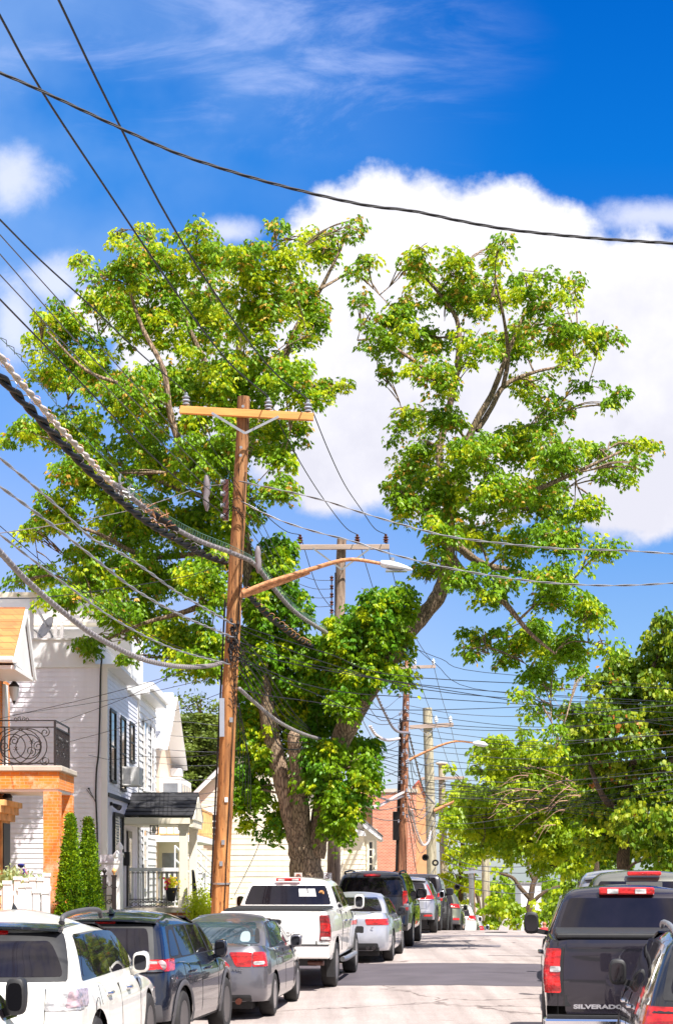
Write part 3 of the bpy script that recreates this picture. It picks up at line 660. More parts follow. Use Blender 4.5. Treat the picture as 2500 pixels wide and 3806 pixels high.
for i, spec in enumerate(BUSH):
    Yb = 112 + i * 2.5; c = D(spec[0][0], spec[0][1], Yb); g = zg(Yb)
    t = thing('bush', BL[i], 'bush', (c.x, c.y, g)); mb = MB()
    bl = blob_list(spec, Yb, rng, 1.1, .6)
    for q in bl: mb.tube([(c.x, c.y, g - .05), ((c.x + q[0][0]) / 2, c.y, (g + q[0][2]) / 2 + .1), q[0]], [.06, .04, .02], 6)
    mb.build('stem', M['bark2'], t, smooth=180)
    tree_leaves(t, bl, [M['lime_a'], M['lime_b'], M['leaf_a']], pick_lime, .26, 1.2, 22, .4, 2, .4)
# the wood beyond the road end reads as one mass
ft = []
for k in range(26): ft.append((900 + k * 30, 2068 + 9 * math.sin(k * 1.9), 34, 30, .9, rng.uniform(-10, 10)))
fw = thing('far_woods', 'band of far trees along the horizon beyond the road end', 'woods', Vector((0, 0, 0)))
o = tree_leaves(fw, blob_list(ft, 230, rng, 1.0, 4), [M['lime_b'], M['maple_a'], M['maple_b']], pick_maple, .55, .35, 20, .9, 2, .4, 'far_trees')
o.parent = None; bpy.data.objects.remove(fw); tag(o, 'band of far trees along the horizon beyond the road end', 'woods', None, 'stuff')
# dark conifer behind the white houses
def pick_fir(a, t, rng): return np.zeros(len(a), int)
CXD = 463
cz = thing('conifer_tree', 'dark layered conifer with a thin pale top behind the white gable house', 'tree', Vector((D(CXD, 2100, 84).x, 84, zg(84))))
mb = MB(); b0 = D(CXD, 2100, 84); b0.z = zg(84)
tp = spline([b0, D(CXD + 2, 1800, 84), D(CXD + 3, 1625, 84)], 8); mb.tube(tp, np.linspace(.22, .03, len(tp)), 8)
pp, dd_, tt = [], [], []
r3 = np.random.default_rng(3)
for k in range(60):
    yy_ = 1672 + 190 * (k / 60); wdt = 26 + 62 * min(1, (yy_ - 1650) / 90) * r3.uniform(.5, 1.05)
    side = 1 if k % 2 else -1; yd = 84 + r3.uniform(-1.6, 1.6)
    a = D(CXD, yy_ - 6, 84); b = D(CXD + side * wdt * r3.uniform(.55, 1), yy_ + 4 + r3.uniform(-6, 6), yd); m = a.lerp(b, .5) + Vector((0, 0, .12))
    br = spline([a, m, b], 5); mb.tube(br, np.linspace(.05, .015, len(br)), 5)
    for s in br[2:]:
        kk = 50; o = r3.normal(0, 1, (kk, 3)) * np.array([.26, .32, .06]); pp.append(np.array(s) + o)
        dd_.append(np.stack([r3.normal(side * .8, .5, kk), r3.normal(0, .6, kk), r3.normal(.1, .3, kk)], 1))
for k in range(9):
    b = D(CXD + r3.uniform(-50, 45), 1640 + r3.uniform(-25, 30), 84 + r3.uniform(-1, 1)); a = D(CXD + 2, 1680, 84)
    br = spline([a, a.lerp(b, .5), b], 4); mb.tube(br, np.linspace(.03, .01, len(br)), 4)
    o = r3.normal(0, 1, (50, 3)) * np.array([.22, .2, .13]); pp.append(np.array(b) + o); dd_.append(r3.normal(0, 1, (50, 3)))
mb.build('trunk', M['bark2'], cz, smooth=180)
pp = np.concatenate(pp); dd_ = np.concatenate(dd_)
leaf_mesh('crown', pp, dd_, r3.uniform(.12, .26, len(pp)), [M['fir']], np.zeros(len(pp)), cz, r3, .22)
# clipped evergreens by the brick porch
def arborvitae(label, cx, top, bot, Y, w):
    c = P(cx, 3400, Y); g = .45; H = P(cx, top, Y).z - g
    t = thing('arborvitae', label, 'shrub', (c.x, c.y, g), 0, 'pointed evergreens by the brick porch'); mb = MB()
    mb.tube([(c.x, c.y, g - .05), (c.x, c.y, g + H * .9)], [.05, .015], 7); 
    pp, dd = [], []
    for k in range(1000):
        h = r3.random() ** .9; rad = w * min(1, (1 - h) * 1.55) ** .85 * (1.12 - .2 * h) * (.80 + .28 * r3.random()) * (1.0 if h > .08 else .85)
        az = r3.uniform(0, 2 * PI); s = np.array([c.x + math.cos(az) * rad, c.y + math.sin(az) * rad, g + .05 + h * H * .97])
        n_ = 30; o = r3.normal(0, 1, (n_, 3)) * .035; pp.append(s + o)
        dd.append(np.stack([np.full(n_, math.cos(az) * .7), np.full(n_, math.sin(az) * .7), np.full(n_, 1.0)], 1) + r3.normal(0, .5, (n_, 3)))
    for k in range(12):
        z = g + H * (.1 + .07 * k); az = k * 2.4
        mb.tube([(c.x, c.y, z), (c.x + math.cos(az) * w * .7 * (1 - k / 13), c.y + math.sin(az) * w * .7 * (1 - k / 13), z + .15)], [.014, .006], 4)
    mb.build('stem', M['bark2'], t)
    pp = np.concatenate(pp); dd = np.concatenate(dd); mi = (r3.random(len(pp)) < .45).astype(int)
    leaf_mesh('crown', pp, dd, r3.uniform(.03, .065, len(pp)), [M['arbor_a'], M['arbor_b']], mi, t, r3, .3)
arborvitae('left and slightly taller of the two pointed evergreens beside the brick column', 262, 3030, 3400, 39.9, .25)
arborvitae('right one of the two pointed evergreens, nearer the white gate posts', 328, 3046, 3400, 40.1, .25)
# ---------------------------------------------------------------- ground, road, pavements
def roadmat():
    m, nt, b = newmat('asphalt'); v = coords(nt)
    r = ramp(nt, noise(nt, v, .35, 8, .7), [(.3, (.30, .255, .24)), (.7, (.42, .365, .345))])
    sp = ramp(nt, noise(nt, v, 45, 3, .7), [(.3, (.75, .75, .75)), (.7, (1.2, 1.2, 1.2))])
    mm = N(nt, 'ShaderNodeMixRGB', blend_type='MULTIPLY', i_Fac=1.0); nt.links.new(r.outputs[0], mm.inputs[1]); nt.links.new(sp.outputs[0], mm.inputs[2])
    trk = ramp(nt, noise(nt, coords(nt, scale=(2.2, .10, 1)), 1.0, 5, .6), [(.35, (.80, .79, .79)), (.62, (1.08, 1.08, 1.08))]); m0 = N(nt, 'ShaderNodeMixRGB', blend_type='MULTIPLY', i_Fac=1.0); nt.links.new(mm.outputs[0], m0.inputs[1]); nt.links.new(trk.outputs[0], m0.inputs[2])
    oil = ramp(nt, noise(nt, v, .9, 7, .75), [(.30, (.55, .53, .53)), (.40, (1, 1, 1))]); m0b = N(nt, 'ShaderNodeMixRGB', blend_type='MULTIPLY', i_Fac=1.0); nt.links.new(m0.outputs[0], m0b.inputs[1]); nt.links.new(oil.outputs[0], m0b.inputs[2]); mm = m0b
    # cracks
    vo = N(nt, 'ShaderNodeTexVoronoi', i_Scale=.16, feature='DISTANCE_TO_EDGE'); nn = N(nt, 'ShaderNodeTexNoise', i_Scale=1.2, i_Detail=6.0); nt.links.new(v, nn.inputs['Vector'])
    mv = N(nt, 'ShaderNodeMixRGB', i_Fac=.06); nt.links.new(v, mv.inputs[1]); nt.links.new(nn.outputs['Color'], mv.inputs[2])
    add = N(nt, 'ShaderNodeVectorMath', operation='MULTIPLY_ADD'); nt.links.new(nn.outputs['Color'], add.inputs[0]); add.inputs[1].default_value = (1.6, 1.6, 1.6); nt.links.new(v, add.inputs[2])
    nt.links.new(add.outputs[0], vo.inputs['Vector'])
    cr = ramp(nt, vo.outputs['Distance'], [(.0, (.38, .36, .36)), (.004, (.6, .58, .58)), (.010, (1, 1, 1))])
    m2 = N(nt, 'ShaderNodeMixRGB', blend_type='MULTIPLY', i_Fac=1.0); nt.links.new(mm.outputs[0], m2.inputs[1]); nt.links.new(cr.outputs[0], m2.inputs[2])
    nt.links.new(m2.outputs[0], b.inputs['Base Color']); b.inputs['Roughness'].default_value = .9; b.inputs['Specular IOR Level'].default_value = .2
    bump(nt, b, noise(nt, v, 60, 3), .4, .01); return m
M['road'] = roadmat()
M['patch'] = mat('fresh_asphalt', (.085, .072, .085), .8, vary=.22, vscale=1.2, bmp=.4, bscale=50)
M['patch_shade'] = mat('old_patch_and_tree_shadow', (.16, .14, .15), .8, vary=.25, vscale=1.5, bmp=.4, bscale=50)  # old patch colour, also laid as painted tree shadow on the road
M['pavement'] = mat('pavement', (.42, .38, .36), .85, vary=.12, vscale=1.4, bmp=.3)
M['grass'] = mat('lawn', (.08, .13, .02), .9, vary=.5, vscale=5, bmp=.8, bscale=25)
M['dirt'] = mat('ground', (.06, .085, .03), 1.0, vary=.4, vscale=.6, spec=0)
def strip(name, prof, v0, v1, m, kind='structure', step=1.0, wob=0.0, seed=1):
    """prof: (u, dz) across; swept along the street"""
    vs = []; fs = []; n = len(prof); rs = random.Random(seed)
    vv = []; v = v0
    while v < v1 - 1e-6: vv.append(v); v += step if v < 150 else step * 10
    vv.append(v1)
    for v in vv:
        for u, dz in prof: vs.append(ST(u, v, dz))
    for i in range(len(vv) - 1):
        for k in range(n - 1): a = i * n + k; fs.append((a, a + 1, a + n + 1, a + n))
    o = MB().add(vs, fs).build(name, m, fix=False); 
    if kind: o['kind'] = kind
    return o
strip('ground', [(-500, -.03), (-60, -.03), (-6, -.03), (4, -.03), (60, -.03), (500, -.03)], -60, 900, M['dirt'])
strip('road', [(-5.6, .0), (-4, .02), (-1.4, .05), (1.0, .02), (2.9, .0)], -30, 400, M['road'])
strip('left_pavement', [(-5.6, -.02), (-5.6, .13), (-5.75, .135), (-8.6, .16)], -30, 300, M['pavement'])
strip('right_pavement', [(5.9, .16), (3.05, .135), (2.9, .13), (2.9, -.02)], -30, 300, M['pavement'])
strip('lawn', [(-8.6, .16), (-8.6, .42), (-40, .42)], -10, 66, M['grass'])
strip('far_lawn', [(-8.6, .16), (-40, .2)], 66, 200, M['grass'])
def patch_sheet(name, u0, u1, v0, v1, m, wob=.04, seed=3, lift=.004):
    rs = random.Random(seed); nu = 40; vs = []; fs = []; crown = lambda u: float(np.interp(u, [-5.6, -4, -1.4, 1, 2.9], [0, .02, .05, .02, 0]))
    nv = 5
    for i in range(nu + 1):
        u = u0 + (u1 - u0) * i / nu; a = v0 + rs.uniform(-wob, wob); b = v1 + rs.uniform(-wob, wob)
        for j in range(nv + 1): v = a + (b - a) * j / nv; vs.append(ST(u, v, crown(u) + lift))
    for i in range(nu):
        for j in range(nv): k = i * (nv + 1) + j; fs.append((k, k + 1, k + nv + 2, k + nv + 1))
    o = MB().add(vs, fs).build(name, m, fix=False); o['kind'] = 'structure'; return o
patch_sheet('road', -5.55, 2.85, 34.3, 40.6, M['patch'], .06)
patch_sheet('road', -3.3, -.9, 47.6, 48.8, M['patch_shade'], .08, 5)  # short dark band standing in for tree shadow
patch_sheet('road', -5.5, 2.8, 54.2, 55.2, M['patch_shade'], .1, 8)  # cast shadow of trees painted as a dark sheet across the road
patch_sheet('road', -1.1, .9, 43.6, 43.75, M['patch_shade'], .03, 10)
# iron cover in the asphalt patch
t = tag(MB().lathe(ST(-1.2, 57.4, .055), [(.34, 0), (.34, .006)], 20).build('manhole_cover', M['black']), 'round dark iron cover set in the far road just before the crest', 'manhole cover')

# ---------------------------------------------------------------- houses
def clap_x(mb, x0, x1, y, z0, z1, row=.115, out=.014, mi=0, holes=()):
    """clapboards on a wall facing -Y"""
    z = z0
    while z < z1 - 1e-4:
        zt = min(z + row, z1)
        mb.quad((x0, y - out, z), (x1, y - out, z), (x1, y, zt), (x0, y, zt), mi)
        mb.quad((x0, y, z), (x1, y, z), (x1, y - out, z), (x0, y - out, z), mi)
        z = zt
def clap_y(mb, y0, y1, x, z0, z1, row=.115, out=.014, mi=0):
    z = z0
    while z < z1 - 1e-4:
        zt = min(z + row, z1)
        mb.quad((x + out, y0, z), (x + out, y1, z), (x, y1, zt), (x, y0, zt), mi)
        mb.quad((x, y0, z), (x, y1, z), (x + out, y1, z), (x + out, y0, z), mi)
        z = zt
def window_px(par, X, y0, y1, z0, z1, frame=M['white_trim'], glass=M['glass_grey'], t=.07, proud=.05, sash=True, fr_name='frame'):
    """a window in a wall facing +X"""
    g = MB().box((X - .02, y0, z0), (X + .02, y1, z1)).build('window', glass, par)
    m = MB()
    for a, b in (((X + .02, y0 - t, z0 - t), (X + proud, y0, z1 + t)), ((X + .02, y1, z0 - t), (X + proud, y1 + t, z1 + t)), ((X + .02, y0, z1), (X + proud, y1, z1 + t)), ((X + .02, y0, z0 - t), (X + proud + .02, y1, z0))): m.box(a, b)
    if sash: m.box((X + .02, y0, (z0 + z1) / 2 - .02), (X + proud - .01, y1, (z0 + z1) / 2 + .02))
    m.build(fr_name, frame, g); return g
def window_py(par, Y, x0, x1, z0, z1, frame=M['white_trim'], glass=M['glass_dark'], t=.12, proud=.05, bars=1):
    g = MB().box((x0, Y - .02, z0), (x1, Y + .02, z1)).build('window', glass, par)
    m = MB()
    for a, b in (((x0 - t, Y - proud, z0 - t), (x0, Y - .02, z1 + t)), ((x1, Y - proud, z0 - t), (x1 + t, Y - .02, z1 + t)), ((x0, Y - proud, z1), (x1, Y - .02, z1 + t)), ((x0, Y - proud - .03, z0 - t), (x1, Y - .02, z0))): m.box(a, b)
    for i in range(bars):
        z = z0 + (z1 - z0) * (i + 1) / (bars + 1); m.box((x0, Y - proud + .01, z - .025), (x1, Y - .02, z + .025))
    m.build('frame', frame, g); return g
def cornerX(px, Y): return (px - CX) * Y / F
def Zat(py, Y): return CZ - (py - HY) * Y / F

# House B: two-storey white siding house
XB = -5.69
hb = thing('siding_house', 'white sided two storey house with narrow black upper windows and roof terrace', 'house', (XB - 4, 51.7, .4))
m = MB(); clap_x(m, XB - 9, XB - .13, 48, .3, 7.15, .125, .016); m.build('side_wall', M['white_siding'], hb)
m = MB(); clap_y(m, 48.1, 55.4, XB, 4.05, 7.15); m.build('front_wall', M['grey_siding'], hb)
m = MB(); m.box((XB - 9, 48.001, .3), (XB - .001, 55.4, 7.15)); m.build('wall', M['stucco'], hb)
m = MB(); m.box((XB - .13, 47.975, .3), (XB + .02, 48.1, 7.2)); m.box((XB + .0, 55.3, 4.05), (XB + .025, 55.4, 7.2)); m.build('corner_board', M['white_trim'], hb)
m = MB(); m.box((XB, 48.1, 3.96), (XB + .05, 55.4, 4.06)); m.build('band', M['black'], hb)
m = MB(); m.box((XB - 9, 47.95, 7.15), (XB + .35, 52.6, 7.24)); m.box((XB - 9, 47.965, 7.24), (XB - .28, 52.4, 7.84)); m.box((XB - 9, 47.93, 7.84), (XB - .25, 52.4, 7.88)); m.build('cornice', M['white_trim'], hb)
m = MB(); m.box((XB - 3, 52.7, 7.0), (XB + .1, 55.3, 8.75)); m.build('roof_stair_box', M['white_siding_b'], hb)
for (a, b, zb, zt) in ((48.62, 49.66, 4.41, 6.13), (50.95, 52.0, 4.30, 6.14), (53.2, 54.2, 5.17, 6.16)):
    window_px(hb, XB + .004, a, b, zb, zt, M['black'], M['glass_dark'], t=.07)
ac = thing('air_conditioner', 'boxy white window air conditioner sticking out of the middle black window', 'air conditioner', (XB + .2, 51.4, 4.4))
m = MB(); m.box((XB + .05, 50.98, 4.36), (XB + .50, 51.95, 4.86)); bevel(m.build('casing', M['white_trim'], ac), .015)
m = MB()
for i in range(14): m.box((XB + .09, 50.972, 4.42 + i * .029), (XB + .28, 50.979, 4.435 + i * .029))
m.build('side_vent', M['galv'], ac); m = MB(); m.box((XB + .501, 51.05, 4.40), (XB + .508, 51.9, 4.82)); m.build('grille', M['galv'], ac)
# ground floor bay window, door
g = window_px(hb, XB + .004, 49.3, 51.2, 2.55, 3.52, M['black'], M['glass_grey'], t=.09, proud=.07, sash=False)
m = MB(); m.box((XB + .02, 50.2, 2.55), (XB + .06, 50.32, 3.52)); m.build('mullion', M['white_trim'], g)
m = MB(); m.box((XB + .003, 52.5, 1.15), (XB + .05, 53.55, 3.2)); d = m.build('door', M['black'], hb)
m = MB(); m.box((XB + .05, 52.72, 1.5), (XB + .06, 53.3, 3.0)); m.build('door_glass', M['brown_porc'], d)
m = MB()
for z in range(12): m.box((XB + .06, 49.35, 2.6 + z * .075), (XB + .065, 50.15, 2.63 + z * .075))
m.build('blind', M['cream_trim'], g)
ml = tag(MB().box((XB + .01, 51.75, 2.25), (XB + .16, 52.1, 2.62)).build('mailbox', M['black']), 'black mailbox on the lavender wall beside the porch door', 'mailbox'); bevel(ml, .02)
fl = thing('floodlight', 'small black twin floodlight under the dark band on the lavender wall', 'floodlight', (XB, 48.8, 3.75))
m = MB(); m.lathe((XB, 48.7, 3.8), [(.05, 0), (.05, .06)], 10, 'x'); m.build('mount', M['black'], fl)
for s in (-.1, .12): m = MB(); m.tube([(XB + .06, 48.7, 3.8), (XB + .12, 48.7 + s, 3.76), (XB + .24, 48.7 + s * 1.6, 3.70)], [.02, .05, .075], 10); m.build('lamp_head', M['black'], fl)
# service cable down the side wall
cp = [P(c[0], c[1], 47.95) for c in [(380, 2440), (374, 2500), (371, 2650), (366, 2800), (359, 2860), (356, 2950), (358, 3010), (362, 3120), (363, 3280)]]
tag(MB().tube(spline(cp, 4), .022, 6).build('service_cable', M['black'], smooth=180), 'black electric cable running down the white side wall', 'cable')
cp = [P(c[0], c[1], 47.93) for c in [(330, 2932), (345, 2960), (356, 2985)]]
m = MB().tube(cp, .008, 5); m.tube([P(322, 2935, 47.94), P(345, 2965, 47.94)], .008, 5); m.box(P(326, 2934, 47.9), P(334, 2929, 47.97)); tag(m.build('wall_bracket', M['wire']), 'small triangular wire bracket beside the black cable on the white wall', 'bracket')
# terrace cover + dish
ca = thing('roof_awning', 'pale corrugated terrace cover on white posts above the white house', 'awning', (XB - 5, 48.6, 7.9))
m = MB()
for i in range(17):
    y = 48.05 + i * .26; z0 = 8.93 - .006 * i
    xs_ = XB - 9, XB + .45; m.quad((xs_[0], y, z0 + .05), (xs_[1], y, z0 + .05), (xs_[1], y + .22, z0 + .05), (xs_[0], y + .22, z0 + .05)); m.quad((xs_[0], y + .22, z0 + .05), (xs_[1], y + .22, z0 + .05), (xs_[1], y + .26, z0 + .01), (xs_[0], y + .26, z0 + .01))
M['awning'] = mat('translucent_awning', (.84, .80, .74), .6, vary=.04); _n = M['awning'].node_tree; _t = _n.nodes.new('ShaderNodeBsdfTranslucent'); _t.inputs[0].default_value = (.95, .88, .80, 1); _m = _n.nodes.new('ShaderNodeMixShader'); _m.inputs[0].default_value = .8; _n.links.new(_n.nodes['Principled BSDF'].outputs[0], _m.inputs[1]); _n.links.new(_t.outputs[0], _m.inputs[2]); _n.links.new(_m.outputs[0], _n.nodes['Material Output'].inputs[0]); m.build('roof_sheet', M['awning'], ca)
m = MB(); m.box((XB - 9, 47.95, 8.90), (XB + .47, 48.04, 9.02)); m.box((XB - 9, 52.5, 8.74), (XB + .47, 52.6, 8.9)); m.box((XB + .46, 48.04, 8.84), (XB + .50, 52.5, 9.0)); m.build('fascia', M['cream_trim'], ca)
for px in (118, 440): x = cornerX(px, 48.1); m = MB(); m.box((x - .045, 48.06, 7.88), (x + .045, 48.15, 8.92)); m.build('post', M['white_trim'], ca)
for px in (150, 182, 206, 230): x = cornerX(px, 52.3); m = MB(); m.box((x - .05, 52.25, 7.88), (x + .05, 52.35, 8.83)); m.build('post', M['white_trim'], ca)
m = MB(); m.bar((cornerX(118, 48.2), 48.2, 8.9), (cornerX(230, 52.2), 52.2, 7.95), .05, .05); m.box((cornerX(118, 52.3), 52.28, 8.42), (cornerX(232, 52.3), 52.33, 8.47)); m.build('brace', M['white_trim'], ca)
ds = thing('satellite_dish', 'grey satellite dish behind the white posts of the roof terrace', 'satellite dish', P(185, 2360, 50))
c = P(180, 2340, 50); m = MB(); prof = [(.0, .0), (.15, .015), (.28, .05), (.36, .09), (.37, .10), (.28, .07), (.15, .035), (.0, .02)]
nrm = Vector((-.75, -.5, .45)).normalized(); q = nrm.to_track_quat('Z', 'Y'); vs = []; fs = []; nn_ = 20
for r_, h in prof:
    for k in range(nn_): a = 2 * PI * k / nn_; vs.append(c + q @ Vector((r_ * math.cos(a), r_ * .9 * math.sin(a), h)))
for i in range(len(prof) - 1):
    for k in range(nn_): a = i * nn_ + k; b = i * nn_ + (k + 1) % nn_; fs.append((a, b, b + nn_, a + nn_))
MB().add(vs, fs).build('reflector', M['galv'], ds, smooth=60)
m = MB(); m.tube([c - q @ Vector((0, .3, 0)), c + q @ Vector((0, -.2, .4))], .015, 6); m.cbox(c + q @ Vector((0, -.2, .42)), (.07, .07, .12)); m.tube([c - nrm * .02, c - nrm * .12 - Vector((0, 0, .1)), (c.x + .08, c.y + .1, 7.88)], .025, 8); m.build('mast', M['galv'], ds)

# porch of house B
pr = thing('entrance_porch', 'small gabled porch with black shingles on cream columns', 'porch', (XB + .9, 53.8, .4))
PX = -3.83
def slope(mb, x0, x1, ye, ze, yr_, zr, th=.06):
    a, b = Vector((x0, ye, ze)), Vector((x1, ye, ze)); c, d = Vector((x1, yr_, zr)), Vector((x0, yr_, zr))
    mb.prism([a, b, c, d], (0, 0, th))
m = MB()
for i in range(6):
    f0, f1 = i / 6, (i + 1) / 6 + .02
    y0, y1 = 51.95 + 1.9 * f0, 51.95 + 1.9 * f1; z0, z1 = 3.56 + .68 * f0 + .02 * (6 - i) / 6, 3.56 + .68 * f1 + .0
    slope(m, XB, PX, y0, z0 + .012, y1, z1, .03)
slope(m, XB, PX, 55.75, 3.57, 53.82, 4.24); m.build('roof', M['shingle_black'], pr)
m = MB(); m.prism([(PX + .01, 52.0, 3.50), (PX + .01, 55.7, 3.50), (PX + .01, 53.85, 4.17)], (-.12, 0, 0)); m.box((XB, 51.98, 3.38), (PX - .1, 52.06, 3.55)); m.box((XB, 52.06, 3.36), (PX - .1, 55.6, 3.44)); m.box((PX - .16, 52.06, 3.30), (PX - .02, 55.6, 3.50)); m.build('gable', M['cream_trim'], pr)
for (y, x) in ((52.25, -4.12), (55.2, -4.08)):
    m = MB(); m.box((x - .11, y - .11, 1.35), (x + .11, y + .11, 3.2)); m.box((x - .14, y - .14, 1.12), (x + .14, y + .14, 1.35)); m.box((x - .14, y - .14, 3.2), (x + .14, y + .14, 3.38))
    bevel(m.build('column', M['cream_trim'], pr), .01)
m = MB(); m.box((XB, 51.95, .3), (PX + .1, 55.5, 1.0)); m.build('base', M['brick_red'], pr); m = MB(); m.box((XB, 51.9, 1.0), (PX + .14, 55.55, 1.12)); m.build('floor_slab', M['concrete'], pr)
m = MB(); m.box((XB + .12, 52.16, 2.1), (-4.23, 52.26, 2.2)); m.box((XB + .12, 52.18, 1.25), (-4.23, 52.24, 1.31))
for i in range(9): x = XB + .2 + i * .142; m.box((x - .03, 52.19, 1.31), (x + .03, 52.23, 2.1))
m.build('railing', M['white_trim'], pr)
m = MB(); m.box((XB + .12, 52.11, 2.05), (-4.23, 52.13, 2.07)); m.box((XB + .12, 52.11, 1.34), (-4.23, 52.13, 1.36))
for i in range(9): x = XB + .14 + i * .142; m.tube([(x, 52.1, 1.12), (x, 52.1, 2.07)], .006, 5)
for i in range(12):
    for j in range(3): x = XB + .2 + i * .1; z = 1.15 + j * .07; m.tube([(x + .035 * math.cos(a), 52.1, z + .035 * math.sin(a)) for a in np.linspace(0, 2 * PI, 9)], .006, 4, caps=False)
m.build('iron_grille', M['iron'], pr)
ll = thing('ceiling_lantern', 'small square cage lantern hanging under the porch roof', 'lantern', (-4.95, 53, 3.3))
m = MB(); 
for x in (-.1, .1):
    for y in (-.1, .1): m.bar((-4.95 + x, 52.6 + y, 3.1), (-4.95 + x, 52.6 + y, 3.36), .015, .015)
for z in (3.1, 3.22, 3.34):
    for a, b in (((-.1, -.1), (.1, -.1)), ((.1, -.1), (.1, .1)), ((.1, .1), (-.1, .1)), ((-.1, .1), (-.1, -.1))): m.bar((-4.95 + a[0], 52.6 + a[1], z), (-4.95 + b[0], 52.6 + b[1], z), .014, .014)
m.build('cage', M['black'], ll); MB().lathe((-4.95, 52.6, 3.13), [(.03, 0), (.06, .05), (.06, .15), (.02, .2)], 10).build('bulb', M['lamp_white'], ll, smooth=60)
# handrail + hanging flower pot
hr = tag(MB().tube(spline([(PX + .12, 51.6, .6), (PX + .1, 51.6, 1.3), (PX + .02, 51.7, 2.0), (PX - .02, 51.9, 2.12)], 5), .035, 8).tube([(PX + .02, 51.9, 1.1), (PX - .02, 51.9, 2.1)], .03, 8).build('handrail', M['black'], smooth=60), 'curved black handrail at the top of the porch steps', 'handrail')
fp = thing('flower_pot', 'black pot of pink and yellow flowers hung on the porch railing', 'flower pot', (-4.45, 51.8, 1.45))
MB().lathe((-4.42, 51.85, 1.3), [(.10, 0), (.15, .3), (.17, .3), (.17, .36), (.14, .36), (.14, .33)], 16).build('pot', M['black'], fp, smooth=40)
r4 = np.random.default_rng(9); n = 260
pp = np.array([-4.42, 51.85, 1.78]) + r4.normal(0, 1, (n, 3)) * [.09, .09, .09]
M['pink'] = mat('pink_petals', (.72, .03, .12), .6, vary=.2); M['yellow'] = mat('yellow_petals', (.85, .55, .04), .6, vary=.2)
leaf_mesh('flowers', pp, r4.normal(0, 1, (n, 3)), r4.uniform(.05, .08, n), [M['leaf_b'], M['pink'], M['yellow']], (pp[:, 0] < -4.44).astype(int) * (r4.random(n) < .5) + (pp[:, 0] >= -4.44).astype(int) * 2 * (r4.random(n) < .5), fp, r4, .45)['kind'] = 'stuff'

# House C: adjoining white house
hc = thing('siding_house', 'narrower white clapboard house joined on beyond the porch', 'house', (XB - 3, 58, .3))
m = MB(); clap_y(m, 55.45, 60.7, XB + .03, .5, 7.2, .2, .03); m.build('front_wall', M['white_siding_b'], hc)
m = MB(); m.box((XB - 8, 55.42, .3), (XB + .025, 60.7, 7.2)); m.build('wall', M['white_siding_b'], hc)
m = MB(); m.box((XB - 8, 55.42, 7.2), (XB + .35, 60.9, 7.32)); m.box((XB - 8, 55.42, 7.32), (XB + .45, 61.0, 7.52)); m.build('cornice', M['white_trim'], hc)
for a, b in ((56.6, 57.5), (58.9, 59.8)): window_px(hc, XB + .05, a, b, 4.55, 6.5, M['white_trim'], M['glass_grey'], t=.1, proud=.04)
window_px(hc, XB + .05, 56.5, 57.5, 1.6, 3.3, M['white_trim'], M['glass_grey'], t=.1, proud=.04)
m = MB(); m.box((XB - .5, 60.72, 7.3), (XB - .38, 60.84, 9.9)); m.build('vent_pipe', M['white_trim'], hc)
# House D: peach gable with bay
XD = -5.80
hd = thing('gabled_house', 'white gabled house with peach wall and bay windows above a rusty balcony', 'house', (XD - 3, 68, .2))
m = MB(); m.box((XD - 6, 62.2, .0), (XD, 71.5, 5.3)); m.build('wall', M['peach'], hd)
m = MB(); m.box((XD - 6, 61.2, 0), (XD - .02, 62.2, 6.0)); m.prism([(XD + .0, 60.9, 5.3), (XD + .0, 68.4, 5.3), (XD + .0, 68.4, 5.9), (XD + .0, 64.4, 7.75), (XD, 60.9, 6.0)], (-.2, 0, 0)); m.build('gable_wall', M['peach'], hd)
m = MB(); XR = XD + .38
m.prism([(XD - 7, 60.5, 5.95), (XR, 60.5, 5.95), (XR, 64.4, 7.9), (XD - 7, 64.4, 7.9)], (0, 0, .14)); m.prism([(XD - 7, 68.5, 5.75), (XR, 68.5, 5.75), (XR, 64.4, 7.9), (XD - 7, 64.4, 7.9)], (0, 0, .14))
m.build('roof', M['white_trim'], hd)
m = MB(); m.bar((XR + .02, 60.5, 5.9), (XR + .02, 64.4, 7.88), .04, .26, up=(1, 0, 0)); m.bar((XR + .02, 68.6, 5.7), (XR + .02, 64.4, 7.88), .04, .26, up=(1, 0, 0)); m.box((XD + .01, 67.6, 5.45), (XR, 68.6, 5.7)); m.build('rake_board', M['white_trim'], hd)
m = MB(); m.box((XD, 63.6, 3.3), (XD + .7, 68.0, 5.2)); bay = m.build('bay', M['white_trim'], hd)
for a in (63.8, 64.9, 66.0, 67.0): m = MB(); m.box((XD + .70, a, 3.7), (XD + .73, a + .75, 5.0)); m.build('window', M['glass_grey'], bay)
m = MB(); m.box((XD + .12, 63.585, 3.7), (XD + .6, 63.6, 5.0)); m.build('window', M['glass_grey'], bay)
m = MB(); m.box((XD, 63.4, .2), (XD + .7, 68.0, 3.05)); b2 = m.build('lower_bay', M['cream_trim'], hd)
for a in (63.6, 64.9, 66.2): m = MB(); m.box((XD + .70, a, 1.0), (XD + .73, a + .95, 2.7)); m.build('window', M['glass_grey'], b2)
m = MB(); m.box((XD + .1, 63.38, 1.0), (XD + .6, 63.4, 2.7)); m.build('window', M['glass_grey'], b2)
m = MB(); m.box((XD, 62.2, 3.05), (XD + 1.4, 69.6, 3.25)); m.build('balcony_floor', M['white_trim'], hd)
rl = MB()
for z in (3.3, 4.15): rl.bar((XD, 62.25, z), (XD + 1.35, 62.25, z), .05, .05); rl.bar((XD + 1.35, 62.25, z), (XD + 1.35, 69.5, z), .05, .05)
for i in range(6): x = XD + .1 + i * .24; rl.bar((x, 62.25, 3.3), (x, 62.25, 4.15), .03, .03)
